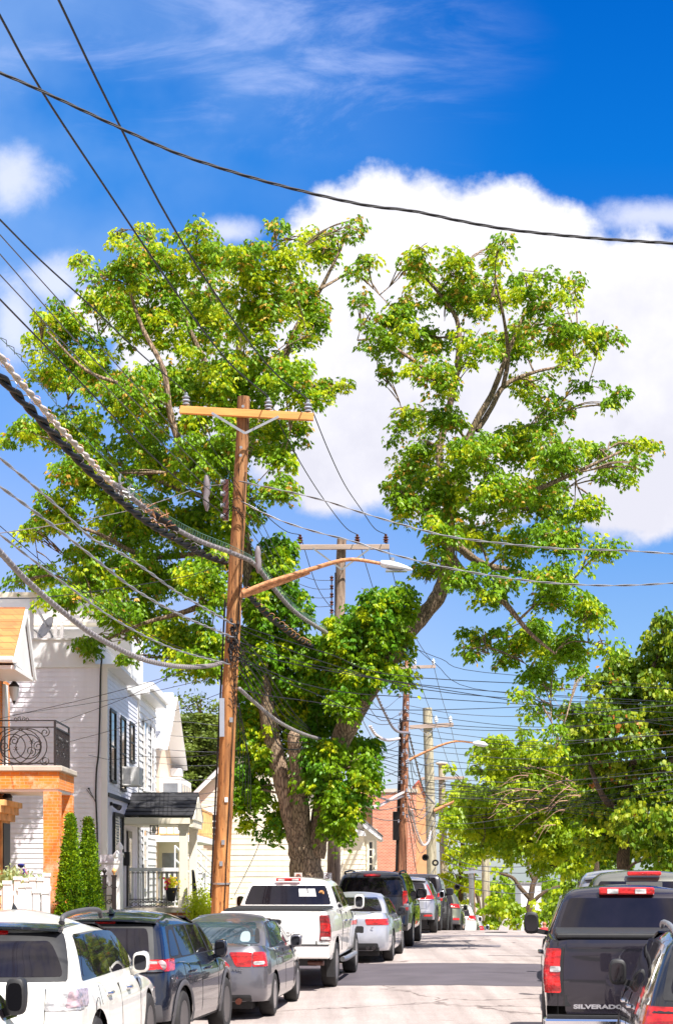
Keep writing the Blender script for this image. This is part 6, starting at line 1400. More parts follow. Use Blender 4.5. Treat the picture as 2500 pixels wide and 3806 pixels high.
# thick loops on the third pole
for k, (img, r) in enumerate((([(1300, 2940), (1345, 2985), (1400, 2998), (1470, 2960), (1500, 2945)], .07), ([(1395, 2575), (1430, 2650), (1470, 2715), (1520, 2725)], .06), ([(1375, 2700), (1400, 2735), (1440, 2752), (1483, 2745)], .06), ([(1520, 2730), (1545, 2830), (1575, 2940), (1610, 2985)], .05), ([(1530, 3010), (1545, 3080), (1570, 3140), (1590, 3130), (1600, 3090)], .06), ([(1320, 2910), (1380, 2950), (1450, 2975), (1500, 2960)], .045))):
    sp = wirepts(img, 66 if img[0][0] < 1480 else Y3p - .3, Y3p - .3 if img[0][0] < 1480 else 96, 1, 6); m = MB(); twist(m, sp, r * .5, 1.0, 2, r * .5, 6, seg=8)
    tag(m.build('trunk_cable', M['cable_grey' if k % 2 else 'cable_white'], smooth=180, fix=False), ['grey drooping trunk cable at the foot of the salmon wall', 'pale ribbed cable descending from the tree fork to the third pole', 'grey ribbed cable looping under the green leaves to the third pole', 'pale cable descending right of the third pole', 'fat grey cable loop low beside the pale fourth pole', 'pale cable above the drooping grey one at the salmon wall'][k], 'cable')
# ---------------------------------------------------------------- cars
class Surf:
    """closed-plan loft: local x right, y forward (0 = rear bumper), z up"""
    def __init__(s, yr, yf, w, R=.25, n=2.8, zb=lambda y: .3, zt=lambda y: 1.0, taper=0.0, taperf=None, L=4.5, Rf=None):
        s.yr_, s.yf_, s.w_, s.R, s.n, s.zb, s.zt, s.tp, s.L = yr, yf, w, R, n, zb, zt, taper, L
        s.Rf = Rf or R; s.tf = taperf if taperf is not None else taper
        s.y0 = min(b for a, b in yr); s.y1 = max(b for a, b in yf)
    def ip(s, t, z): return float(np.interp(z, [a for a, b in t], [b for a, b in t]))
    def yr(s, z): return s.ip(s.yr_, z)
    def yf(s, z): return s.ip(s.yf_, z)
    def W(s, y, z):
        c = (s.y0 + s.y1) / 2; h = (s.y1 - s.y0) / 2; f = (y - c) / h
        return s.ip(s.w_, z) * (1 - (s.tp if f < 0 else s.tf) * min(1, abs(f)) ** 3)
    def rear(s, t, z, side=1):
        """t 0 centre .. 1 corner, >1 metres along the side"""
        if t <= 1:
            ph = t * PI / 2; w = s.W(s.yr(z) + s.R, z); q = math.sin(ph) ** (2 / s.n); o = s.R * (1 - math.cos(ph) ** (2 / s.n))
            return Vector((side * w * q, s.yr(z) + o, z))
        y = s.yr(z) + s.R + (t - 1); return Vector((side * s.W(y, z), y, z))
    def front(s, t, z, side=1):
        if t <= 1:
            ph = t * PI / 2; w = s.W(s.yf(z) - s.Rf, z); q = math.sin(ph) ** (2 / s.n); o = s.Rf * (1 - math.cos(ph) ** (2 / s.n))
            return Vector((side * w * q, s.yf(z) - o, z))
        y = s.yf(z) - s.Rf - (t - 1); return Vector((side * s.W(y, z), y, z))
    def tx(s, x, z, fr=False):
        w = s.W((s.yf(z) - s.Rf) if fr else (s.yr(z) + s.R), z); q = min(1, abs(x) / w); return math.asin(q ** (s.n / 2)) / (PI / 2)
    def side(s, y, z, side=1): return Vector((side * s.W(y, z), y, z))
    def shell(s, ys, lv, K_=9, crown=.03, shoulder=.03, bottom=False):
        """ys: nominal y of side columns"""
        a, b = s.y0 + s.R, s.y1 - s.Rf
        m = MB(); per = []          # (kind, param, side)
        for i in range(2 * K_ + 1): per.append(('r', (i - K_) / K_))
        for y in ys: per.append(('s', y))
        for i in range(2 * K_ + 1): per.append(('f', (K_ - i) / K_))
        for y in reversed(ys): per.append(('l', y))
        nl = len(lv); vs = []
        for kind, p in per:
            yn = {'r': s.y0, 'f': s.y1}.get(kind, p)
            if kind == 'r' : yn = s.y0 + s.R * (1 - math.cos(abs(p) * PI / 2) ** (2 / s.n)) 
            if kind == 'f' : yn = s.y1 - s.Rf * (1 - math.cos(abs(p) * PI / 2) ** (2 / s.n))
            zb, zt = s.zb(yn), s.zt(yn)
            for l in lv:
                z = zb + (zt - zb) * l; e_ = shoulder * max(0, (l - .82) / .18) ** 2.2 if shoulder else 0
                if kind == 'r': q = s.rear(abs(p), z, 1 if p >= 0 else -1); q = q + Vector((-e_ * (abs(p) ** 2) * (1 if p > 0 else -1), e_ * .8, 0))
                elif kind == 'f': q = s.front(abs(p), z, 1 if p >= 0 else -1); q = q + Vector((-e_ * (abs(p) ** 2) * (1 if p > 0 else -1), -e_ * .8, 0))
                else:
                    f = (p - a) / (b - a); y = s.yr(z) + s.R + f * (s.yf(z) - s.Rf - s.yr(z) - s.R)
                    sd = 1 if kind == 's' else -1; q = Vector((sd * (s.W(y, z) - e_), y, z))
                vs.append(q)
        n = len(per); fs = []
        for i in range(n):
            j = (i + 1) % n
            for k in range(nl - 1): fs.append((i * nl + k, j * nl + k, j * nl + k + 1, i * nl + k + 1))
        top = lambda i: i * nl + nl - 1
        # deck rows: rear cap row, side rows, front cap row
        R_ = list(range(0, 2 * K_ + 1)); ns = len(ys); rows = [[top(i) for i in R_]]
        for j in range(ns):
            ir = 2 * K_ + 1 + j; il = n - 1 - j; A, B = vs[top(il)], vs[top(ir)]; row = [top(il)]
            rows_ref = rows[0]
            for i in range(1, 2 * K_):
                # same cross fractions as the rear cap
                p = (i - K_) / K_; q = math.copysign(math.sin(abs(p) * PI / 2) ** (2 / s.n), p); f = (q + 1) / 2
                v = A.lerp(B, f); cz = crown(v.y) if callable(crown) else crown; v = v + Vector((0, 0, cz * (1 - q * q))); vs.append(v); row.append(len(vs) - 1)
            row.append(top(ir)); rows.append(row)
        Fr = [top(2 * K_ + 1 + ns + (2 * K_ - i)) for i in range(2 * K_ + 1)]; rows.append(Fr)
        for a_, b_ in zip(rows[:-1], rows[1:]):
            for i in range(2 * K_): fs.append((a_[i], a_[i + 1], b_[i + 1], b_[i]))
        m.add(vs, fs); return m
def patch(mb, fn, rows, off=.005, nu=8, mi=0, thick=.012):
    """rows: (z, t0, t1); fn(t, z) -> point; a thin raised skin with an edge"""
    P_ = []; Q_ = []
    for z, t0, t1 in rows:
        a = []; b = []
        for i in range(nu + 1):
            t = t0 + (t1 - t0) * i / nu; p = fn(t, z); du = fn(t + .01, z) - fn(t - .01, z); dz = fn(t, z + .01) - fn(t, z - .01)
            nrm = du.cross(dz); nrm = nrm.normalized() if nrm.length > 1e-9 else Vector((0, -1, 0))
            cen = Vector((0, p.y + (.6 if p.y < 2 else (-.6 if p.y > 3 else 0)), p.z)); 
            if nrm.dot(p - cen) < 0: nrm = -nrm
            a.append(p + nrm * off); b.append(p - nrm * thick)
        P_.append(a); Q_.append(b)
    nr = len(rows); w_ = nu + 1; vs = [v for r in P_ for v in r] + [v for r in Q_ for v in r]; o = nr * w_; fs = []
    for j in range(nr - 1):
        for i in range(nu): k = j * w_ + i; fs.append((k, k + 1, k + w_ + 1, k + w_))
    edge = [i for i in range(w_)] + [j * w_ + nu for j in range(1, nr)] + [(nr - 1) * w_ + i for i in range(nu - 1, -1, -1)] + [j * w_ for j in range(nr - 2, 0, -1)]
    for a, b in zip(edge, edge[1:] + edge[:1]): fs.append((a, b, b + o, a + o))
    return mb.add(vs, fs, mi)
def rr(z0, z1, a0, b0, a1, b1, rz=.05, ra=.03, n=7):
    """trapezoid rows with rounded corners; a,b at bottom (0) and top (1)"""
    out = []
    for i in range(n + 1):
        f = i / n; f = .5 - .5 * math.cos(PI * f); z = z0 + (z1 - z0) * f; d = min(z - z0, z1 - z); c = 0
        if d < rz: c = ra * (1 - math.sqrt(max(0, 1 - (1 - d / rz) ** 2)))
        a = a0 + (a1 - a0) * f; b = b0 + (b1 - b0) * f; s = 1 if b > a else -1; out.append((z, a + c * s, b - c * s))
    return out
PA = {}
PA['white'] = paint('white_car_paint', (.78, .76, .73)); PA['pearl'] = paint('pearl_white_paint', (.80, .78, .72)); PA['navy'] = paint('dark_blue_grey_paint', (.008, .011, .022), .2, .25)
PA['grey'] = paint('steel_grey_paint', (.15, .145, .165), .55, .3); PA['silver'] = paint('pale_silver_paint', (.48, .49, .54), .5, .3); PA['black'] = paint('black_car_paint', (.008, .008, .012), .1, .2)
PA['silver2'] = paint('bright_silver_paint', (.36, .36, .40), .6, .3); PA['char'] = paint('charcoal_paint', (.045, .042, .052), .45, .3); PA['olive'] = paint('olive_grey_paint', (.16, .17, .12), .5, .32); PA['purple'] = paint('dark_violet_grey_paint', (.018, .014, .024), .3, .26)
PA['sage'] = paint('grey_green_paint', (.17, .17, .145), .4, .32)
M['tint'] = mat('tinted_glass', (.010, .008, .011), .03, vary=.4, spec=.5, bmp=.02, bscale=3); M['tint2'] = mat('clear_glass_dark_cabin', (.03, .05, .065), .03, vary=.5, vscale=3, spec=.9)
M['rubber'] = mat('tyre_rubber', (.022, .021, .022), .8, vary=.3, vscale=12); M['rim'] = mat('alloy', (.42, .42, .44), .3, metal=.9, vary=.1); M['rim_dark'] = mat('dark_alloy', (.10, .10, .11), .35, metal=.8, vary=.1)
M['plastic'] = mat('black_plastic', (.018, .018, .020), .55, vary=.3, vscale=15); M['clad'] = mat('grey_cladding', (.075, .072, .078), .6, vary=.2); M['chrome'] = mat('chrome', (.75, .75, .78), .08, metal=1, vary=.02)
def lampmat(name, c, e=.0):
    m, nt, b = newmat(name); v = coords(nt); w_ = N(nt, 'ShaderNodeTexVoronoi', i_Scale=34.0); nt.links.new(v, w_.inputs['Vector']); nn = noise(nt, coords(nt, scale=(1, 1, 3)), 6, 3)
    r = ramp(nt, nn, [(.38, [x * .35 for x in c]), (.62, c)]); nt.links.new(r.outputs[0], b.inputs['Base Color']); b.inputs['Roughness'].default_value = .08; b.inputs['Coat Weight'].default_value = 1
    bump(nt, b, w_.outputs['Distance'], .35, .01); return m
M['red_lens'] = lampmat('red_lens', (.75, .012, .012)); M['dark_lens'] = lampmat('dark_red_lens', (.30, .008, .010)); M['clear_lens'] = lampmat('clear_lens', (.70, .68, .68)); M['led'] = lampmat('led_lens', (.55, .40, .42))
M['orange_lens'] = lampmat('amber_lens', (.8, .25, .1)); M['sticker'] = mat('white_sticker', (.75, .75, .76), .6, vary=.03); M['badge'] = mat('silver_badge', (.62, .62, .66), .2, metal=.8, vary=.05); M['seam'] = mat('panel_gap', (.006, .006, .007), .8, vary=.1)

M['mirror'] = mat('mirror_glass', (.06, .06, .07), .06, metal=1, vary=.1)
WHEEL = {}
def make_wheel(par, x, y, r, side, w=.22, rim='rim', spokes=5, chunky=False):
    """tyre profile lathe with rim, spokes and hub; axle along x"""
    key = (round(r, 3), side, w, rim, spokes, chunky)
    if key not in WHEEL:
        h = MB(); h.lathe((0, 0, 0), [(.045, side * (w / 2 - .03)), (.055, side * (w / 2 - .055))], 12, 'x'); h.lathe((0, 0, 0), [(r * .30, -side * w * .1), (r * .30, -side * w * .3)], 14, 'x')
        t = MB(); ri = r * .66; pr_ = [(ri, -w / 2 + .02), (r * .80, -w / 2), (r * .94, -w / 2 + .01), (r, -w / 2 + .04), (r, w / 2 - .04), (r * .94, w / 2 - .01), (r * .80, w / 2), (ri, w / 2 - .02)]
        n = 36; vs = []; fs = []
        for a_, (q, xx) in enumerate(pr_):
            for k in range(n): a = 2 * PI * k / n; vs.append((xx, q * math.cos(a), q * math.sin(a)))
        L = len(pr_)
        for i in range(L):
            for k in range(n): a = i * n + k; b = i * n + (k + 1) % n; j = (i + 1) % L; fs.append((a, b, j * n + (k + 1) % n, j * n + k))
        t.add(vs, fs)
        if chunky:
            for k in range(40):
                a = 2 * PI * k / 40; c = Vector((0, r * math.cos(a), r * math.sin(a)))
                for sx in (-1, 1): t.cbox(c + Vector((sx * (w / 2 - .03), 0, 0)), (.07, .022, .022))
        g = MB(); g.lathe((0, 0, 0), [(ri + .005, side * (w / 2 - .015)), (ri - .02, side * (w / 2 - .02)), (ri - .03, side * (w / 2 - .09)), (ri + .004, side * (w / 2 - .09))], 32, 'x')
        for k in range(spokes):
            a = 2 * PI * k / spokes
            for da in (-.13, .13):
                p0 = Vector((side * (w / 2 - .04), .04 * math.cos(a), .04 * math.sin(a))); p1 = Vector((side * (w / 2 - .03), (ri - .015) * math.cos(a + da), (ri - .015) * math.sin(a + da))); g.bar(p0, p1, .03, .035, up=(1, 0, 0))
        WHEEL[key] = (h, t, g)
    h, t, g = WHEEL[key]; 
    def put(mb, name, m, p, loc=None, sm=40):
        kk = ('m', key, name)
        if kk in WHEEL: o = bpy.data.objects.new(name, WHEEL[kk]); COL.objects.link(o); o.parent = p
        else: o = mb.build(name, m, p, local=True, smooth=sm); WHEEL[kk] = o.data
        if loc is not None: o.location = loc
        return o
    wo = put(h, 'wheel', M['plastic'], par, (x, y, r)); put(t, 'tyre', M['rubber'], wo); put(g, 'rim', M[rim], wo, None, 30)
    return wo
def car(label, cat, u_right, v_rear, spec, u_left=None, dz=0.0, name='parked_car', group='cars parked along the left kerb', yaw=0.0):
    S = spec; W = S['W']; u_c = (u_right - W / 2) if u_left is None else (u_left + W / 2)
    pos = ST(u_c, v_rear, 0, False); za = zg(v_rear + S['ra']); zb_ = zg(v_rear + S['ra'] + S['wb']); sl = (zb_ - za) / S['wb']
    pos.z = za - sl * S['ra'] + dz + .03
    t = thing(name, label, cat, pos, 0, group); t.rotation_euler = (math.atan(sl), 0, -ANG + yaw)
    pm = PA[S['paint']]; L = S['L']; r = S['r']; ya, yb = S['ra'], S['ra'] + S['wb']; arch = r + S.get('gap', .055)
    belt = S['belt']; sill = S.get('sill', .30)
    zt = lambda y: float(np.interp(y, [a for a, b in belt], [b for a, b in belt]))
    def zb(y):
        z = sill if y > .35 else S.get('rearlow', sill)
        z = z if y < L - .35 else S.get('frontlow', sill)
        for c in (ya, yb):
            if abs(y - c) < arch: z = max(z, r + math.sqrt(arch ** 2 - (y - c) ** 2))
        return z
    B = Surf(S['yr'], S['yf'], S['w'], S.get('R', .28), S.get('n', 2.8), zb, zt, S.get('taper', .06), S.get('taperf', .10), L, S.get('Rf', .45))
    a, b = B.y0 + B.R, B.y1 - B.Rf; ys = set(np.linspace(a, b, S.get('cols', 22)).round(4))
    for c in (ya, yb):
        ys = {y for y in ys if abs(y - c) > arch + .02}
        for k in range(17): y = c + arch * math.cos(PI * k / 16) * .9995; ys.add(round(float(y), 4))
        for q in (c - arch - .004, c + arch + .004): ys.add(round(q, 4))
    ys = sorted(y for y in ys if a - 1e-6 <= y <= b + 1e-6)
    lv = [0, .03, .12, .26, .42, .56, .70, .80, .88, .94, .98, 1.0]
    body = B.shell(ys, lv, 9, S.get('crown', .035), S.get('shoulder', .035)).build('body', pm, t, local=True, smooth=38)
    # greenhouse
    G = S['gh']; z0, z1 = G['z0'], G['z1']; gz0 = G.get('zb', z0 - .08)
    ar = G.get('arch', [(0, 1), (1, 1)]); af = lambda y: float(np.interp(y, [a_ for a_, b_ in ar], [b_ for a_, b_ in ar])); gzt = lambda y: gz0 + (z1 - gz0) * af(y)
    hs = lambda y, z, sd: H.side(y, gz0 + (z - gz0) * af(y), sd)
    H = Surf(G['yr'], G['yf'], G['w'], G.get('R', .14), G.get('n', 3.2), lambda y: gz0, gzt, G.get('taper', .05), G.get('taperf', .10), L, G.get('Rf', .25))
    ga, gb = H.y0 + H.R, H.y1 - H.Rf
    H.shell(list(np.linspace(ga, gb, 14)), [0, .15, .3, .45, .6, .75, .88, .95, 1.0], 9, G.get('crown', .05), G.get('shoulder', .05)).build('cabin', pm, t, local=True, smooth=50)
    gm = M[S.get('glass', 'tint')]
    # rear window(s)
    for q in G['rear']:
        fn = lambda t_, z: H.rear(abs(t_), z, 1 if t_ >= 0 else -1)
        za_, zb2, xa, xb = q[:4]; ta, tb_ = H.tx(xa, za_), H.tx(xb, zb2); tc = -ta if len(q) < 5 else H.tx(abs(q[4]), za_) * (1 if q[4] > 0 else -1); td = -tb_ if len(q) < 5 else H.tx(abs(q[4]), zb2) * (1 if q[4] > 0 else -1)
        m = MB(); patch(m, fn, rr(za_, zb2, tc, ta, td, tb_, .07, .06, 8), .006, 16); m.build('rear_window', gm, t, local=True, smooth=60)
    m = MB(); fz0, fz1 = G['z0'] + .03, G['z1'] - .06
    patch(m, lambda t_, z: H.front(abs(t_), z, 1 if t_ >= 0 else -1), rr(fz0, fz1, -.82, .82, -.80, .80, .06, .05, 8), .006, 16); m.build('windshield', gm, t, local=True, smooth=60)
    for sd in (1, -1):
        for q in G['side']:       # (z0, z1, y0b, y1b, y0t, y1t)
            m = MB(); patch(m, lambda t_, z, sd=sd: hs(t_, z, sd), rr(*q, .05, .05, 8), .006, 10); m.build('side_window', gm, t, local=True, smooth=60)
    if G.get('surround'):
        for sd in (1, -1):
            q = G['surround']; m = MB(); patch(m, lambda t_, z, sd=sd: hs(t_, z, sd), rr(*q, .05, .05, 8), .003, 16); m.build('window_surround', M[G.get('smat', 'chrome')], t, local=True, smooth=60)
    # seams, handles, sills
    gap = lambda fn, rows, nu: patch(MB(), fn, rows, .0025, nu).build('panel_gap', M['seam'], t, local=True)
    for sd in (1, -1):
        for y in S['doors']:
            zlo, zhi = zb(y) + .08, zt(y) - .03; gap(lambda t_, z, sd=sd: B.side(t_, z, sd), [(zlo + (zhi - zlo) * k / 6, y - .005, y + .005) for k in range(7)], 1)
        for q in S.get('rseams', []):
            if len(q) == 3: ta, tb_ = B.tx(q[1], q[0]), B.tx(q[2], q[0]); gap(lambda t_, z, sd=sd: B.rear(abs(t_), z, sd), [(q[0] - .006, ta, tb_), (q[0] + .006, ta, tb_)], 12)
            else: gap(lambda t_, z, sd=sd: B.rear(abs(t_), z, sd), [(q[1] + (q[2] - q[1]) * k / 5, B.tx(q[0], q[1] + (q[2] - q[1]) * k / 5) - .004, B.tx(q[0], q[1] + (q[2] - q[1]) * k / 5) + .004) for k in range(6)], 1)
    for sd in (1, -1):
        for y, z in S['handles']:
            p = B.side(y, z, sd); m = MB(); m.tube([p + Vector((sd * .0, -.09, 0)), p + Vector((sd * .032, -.06, .0)), p + Vector((sd * .034, .06, .003)), p + Vector((0, .09, .003))], [.014, .016, .016, .012], 7); m.build('door_handle', M['chrome'] if S.get('chrome_handles') else pm, t, local=True, smooth=60)
    # mirrors
    my, mz = S['mirror']; ms = S.get('msize', (.13, .09, .16))
    for sd in (1, -1):
        x = sd * (H.W(my, mz) + .15 if S.get('mwide') is None else S['mwide']); m = MB(); c = Vector((x, my, mz)); vs = []; fs = []
        for i, (fy, sc_) in enumerate(((-.5, .86), (-.42, 1.0), (0, 1.0), (.35, .86), (.55, .55), (.62, .2))):
            for k in range(16):
                a = 2 * PI * k / 16; ca, sa_ = math.cos(a), math.sin(a); ex = math.copysign(abs(ca) ** .6, ca); ez = math.copysign(abs(sa_) ** .6, sa_)
                vs.append(c + Vector((ex * ms[0] * sc_, fy * ms[1] * 2, ez * ms[2] * .62 * sc_ + (.02 if fy > 0 else 0))))
        for i in range(5):
            for k in range(16): a_ = i * 16 + k; b2 = i * 16 + (k + 1) % 16; fs.append((a_, b2, b2 + 16, a_ + 16))
        fs += [tuple(range(16)), tuple(80 + k for k in range(16))]; m.add(vs, fs); m.bar(c + Vector((0, 0, -ms[2] * .4)), Vector((sd * (B.W(my, S['mirror'][1] - .1) - .12), my + .04, mz - .14)), .07, .06)
        mo = m.build('mirror', M['plastic'] if S.get('mirror_mat') == 'plastic' else (M['chrome'] if S.get('mirror_mat') == 'chrome' else pm), t, local=True, smooth=50)
        g = MB(); g.poly([c + Vector((math.copysign(abs(math.cos(a)) ** .6, math.cos(a)) * ms[0] * .76, -ms[1] * 1.0 - .003, math.copysign(abs(math.sin(a)) ** .6, math.sin(a)) * ms[2] * .47)) for a in np.linspace(0, 2 * PI, 16, endpoint=False)]); g.build('mirror_glass', M['mirror'], mo, local=True)
    # wheels and dark wells
    tw = S.get('tw', .23)
    for y in (ya, yb):
        for sd in (1, -1): make_wheel(t, sd * (W / 2 - tw / 2 - .015), y, r, sd, tw, S.get('rim', 'rim'), S.get('spokes', 5), S.get('chunky', False))
    m = MB(); hw = W / 2 - .04
    for y in (ya, yb):
        for sd in (1, -1):
            vs = []; fs = []
            for k in range(13):
                a = PI * k / 12
                for x in (hw - .02, hw - .32): vs.append((sd * x, y + (arch + .01) * math.cos(a), r + (arch + .01) * math.sin(a)))
            for k in range(12): fs.append((2 * k, 2 * k + 1, 2 * k + 3, 2 * k + 2))
            fs.append(tuple(2 * k + 1 for k in range(13))); m.add(vs, fs)
    m.box((-W / 2 + .28, .30, sill - .10), (W / 2 - .28, L - .3, sill + .2)); m.box((-W / 2 + .08, ya + arch + .02, sill - .04), (W / 2 - .08, yb - arch - .02, sill + .1)); m.box((-W / 2 + .25, .1, S.get('rearlow', sill) + .0), (W / 2 - .25, .5, S.get('rearlow', sill) + .12)); m.build('underbody', M['plastic'], t, local=True)
    if S.get('flare'):
        for y in (ya, yb):
            for sd in (1, -1):
                m = MB(); aa = arch + .002; vs = []; fs = []; n_ = 20; fw = S['flare']
                for k in range(n_ + 1):
                    a = -.12 + (PI + .24) * k / n_
                    for rr_, ex in ((aa, .012), (aa + fw * .5, .028), (aa + fw, .006)):
                        yy2 = y + rr_ * math.cos(a); zz = r + rr_ * math.sin(a); q = B.side(yy2, min(max(zz, sill), zt(yy2) - .05), sd); vs.append((q.x + sd * ex, yy2, zz))
                for k in range(n_):
                    for j in range(2): i0 = k * 3 + j; fs.append((i0, i0 + 1, i0 + 4, i0 + 3))
                m.add(vs, fs); m.build('wheel_arch_trim', M[S.get('flare_mat', 'clad')], t, local=True, smooth=60)
    # lamps at the front (plain)
    for sd in (1, -1):
        z = zt(L - .4) - .12; m = MB(); patch(m, lambda t_, z_, sd=sd: B.front(abs(t_), z_, sd), rr(z - .12, z + .04, .45, 1.1, .5, 1.12, .03, .04, 5), .006, 10); m.build('headlight', M['clear_lens'], t, local=True, smooth=60)
    return t, B, H
def rpatch(t, B, name, m, z0, z1, x0, x1, off=.008, side=None, top=None, n=8, r=(.03, .03), over=0.0, thick=.02, nu=12, par=None):
    """patch on the rear of surface B from |x|=x0 to x1 (x1>W means metres round the corner via over)"""
    out = []
    for sd in ((1, -1) if side is None else (side,)):
        f = lambda x, z: B.tx(x, z)
        a0, b0 = f(x0, z0), (1 + over if over else f(x1, z0)); a1, b1 = (f(top[0], z1), (1 + top[1] if over else f(top[1], z1))) if top else (f(x0, z1), (1 + over if over else f(x1, z1)))
        mb = MB(); patch(mb, lambda t_, z, sd=sd: B.rear(abs(t_), z, sd), rr(z0, z1, a0, b0, a1, b1, r[0], r[1], n), off, nu, thick=thick); out.append(mb.build(name, M[m] if isinstance(m, str) else m, par or t, local=True, smooth=60))
    return out
def wide(t, B, name, m, z0, z1, x, off=.008, top=None, par=None, rz=.03, ra=.03, thick=.02):
    a, b = B.tx(x, z0), B.tx(top if top else x, z1); mb = MB(); patch(mb, lambda t_, z: B.rear(abs(t_), z, 1 if t_ >= 0 else -1), rr(z0, z1, -a, a, -b, b, rz, ra, 7), off, 20, thick=thick); return mb.build(name, M[m] if isinstance(m, str) else m, par or t, local=True, smooth=60)
def letters(t, s, x, y, z, size, m, sx=1.3, ext=.004, nm='lettering'):
    vs, fs = text_faces(s, size, ext, sx, .003); return MB().add([(x + v[0], y - v[2] - .012, z + v[1]) for v in vs], fs).build(nm, M[m] if isinstance(m, str) else m, t, local=True)

AR_SUV = [(0, .93), (.6, .97), (1.2, 1.0), (2.0, 1.0), (2.6, .965), (3.1, .90), (3.6, .82)]
AR_SED = [(0, .95), (1.3, .95), (1.9, 1.0), (2.4, .985), (3.0, .92), (3.6, .84)]
SEDAN = dict(L=4.49, W=1.75, paint='grey', ra=.93, wb=2.70, r=.315, gap=.045, sill=.24, rearlow=.26, frontlow=.22, glass='tint2', belt=[(0, 1.00), (.06, 1.055), (.5, 1.04), (1.0, .99), (1.8, .97), (2.8, .95), (3.5, .93), (4.1, .80), (4.49, .66)],
    yr=[(.2, .10), (.32, .02), (.55, .0), (.62, .03), (.8, .06), (.95, .07), (1.05, .12)], yf=[(.2, 4.42), (.4, 4.49), (.6, 4.46), (.8, 4.30), (1.0, 4.1)], w=[(.2, .83), (.35, .875), (.55, .875), (.75, .865), (.95, .82), (1.1, .78)], R=.30, Rf=.5, taper=.09, taperf=.14,
    gh=dict(arch=AR_SED, z0=.95, z1=1.42, zb=.90, yr=[(.9, .55), (1.0, .78), (1.1, .98), (1.2, 1.2), (1.3, 1.45), (1.37, 1.75), (1.40, 1.95)], yf=[(.9, 3.75), (1.0, 3.55), (1.1, 3.32), (1.2, 3.08), (1.3, 2.85), (1.37, 2.65), (1.40, 2.5)], w=[(.9, .80), (1.0, .77), (1.2, .67), (1.35, .58), (1.40, .54)], R=.12, Rf=.25, taper=.10, taperf=.12, crown=.045, shoulder=.05,
        rear=[(1.05, 1.335, .62, .47)], side=[(1.0, 1.33, 1.95, 2.72, 2.0, 2.62), (1.0, 1.32, 1.18, 1.88, 1.72, 1.93), (1.0, 1.31, 2.80, 3.35, 2.70, 2.84)], surround=(.985, 1.345, 1.05, 3.5, 1.66, 2.9), smat='plastic'),
    doors=[1.12, 1.98, 2.98], rseams=[(.62, 0, .55)], handles=[(1.5, .84), (2.3, .83)], mirror=(3.0, 1.0), msize=(.088, .08, .155), spokes=7)
SUV = dict(L=4.55, W=1.84, paint='navy', ra=.93, wb=2.70, r=.355, gap=.06, sill=.33, rearlow=.40, frontlow=.30, belt=[(0, 1.02), (.2, 1.08), (1.0, 1.08), (2.0, 1.05), (3.0, 1.03), (3.5, 1.02), (4.1, .93), (4.55, .78)],
    yr=[(.3, .10), (.45, .02), (.6, 0), (.68, .05), (.85, .09), (1.0, .12), (1.1, .16)], yf=[(.3, 4.45), (.5, 4.55), (.7, 4.5), (.9, 4.38), (1.1, 4.2)], w=[(.3, .88), (.45, .915), (.65, .92), (.85, .915), (1.0, .88), (1.1, .85)], R=.34, Rf=.5, taper=.10, taperf=.13,
    gh=dict(arch=AR_SUV, z0=1.05, z1=1.62, zb=.98, yr=[(.98, .10), (1.1, .20), (1.25, .36), (1.4, .50), (1.52, .62), (1.60, .78)], yf=[(.98, 3.75), (1.1, 3.5), (1.3, 3.1), (1.5, 2.75), (1.60, 2.5)], w=[(.98, .87), (1.1, .83), (1.3, .745), (1.5, .66), (1.60, .60)], R=.24, Rf=.3, n=2.6, taper=.10, taperf=.12, crown=.055, shoulder=.06,
        rear=[(1.12, 1.47, .62, .52)], side=[(1.12, 1.47, 1.95, 2.75, 2.0, 2.62), (1.12, 1.47, 1.15, 1.88, 1.30, 1.93), (1.14, 1.44, .66, 1.06, 1.0, 1.2), (1.12, 1.45, 2.83, 3.35, 2.70, 2.82)], surround=(1.105, 1.49, .62, 3.45, .96, 2.86), smat='plastic'),
    doors=[1.1, 1.96, 3.0], rseams=[(.72, 0, .60), (.62, .72, 1.1, 'v')], handles=[(1.45, .93), (2.35, .92)], mirror=(3.02, 1.13), msize=(.080, .08, .19), flare=.07, mirror_mat='own', rim='rim_dark')
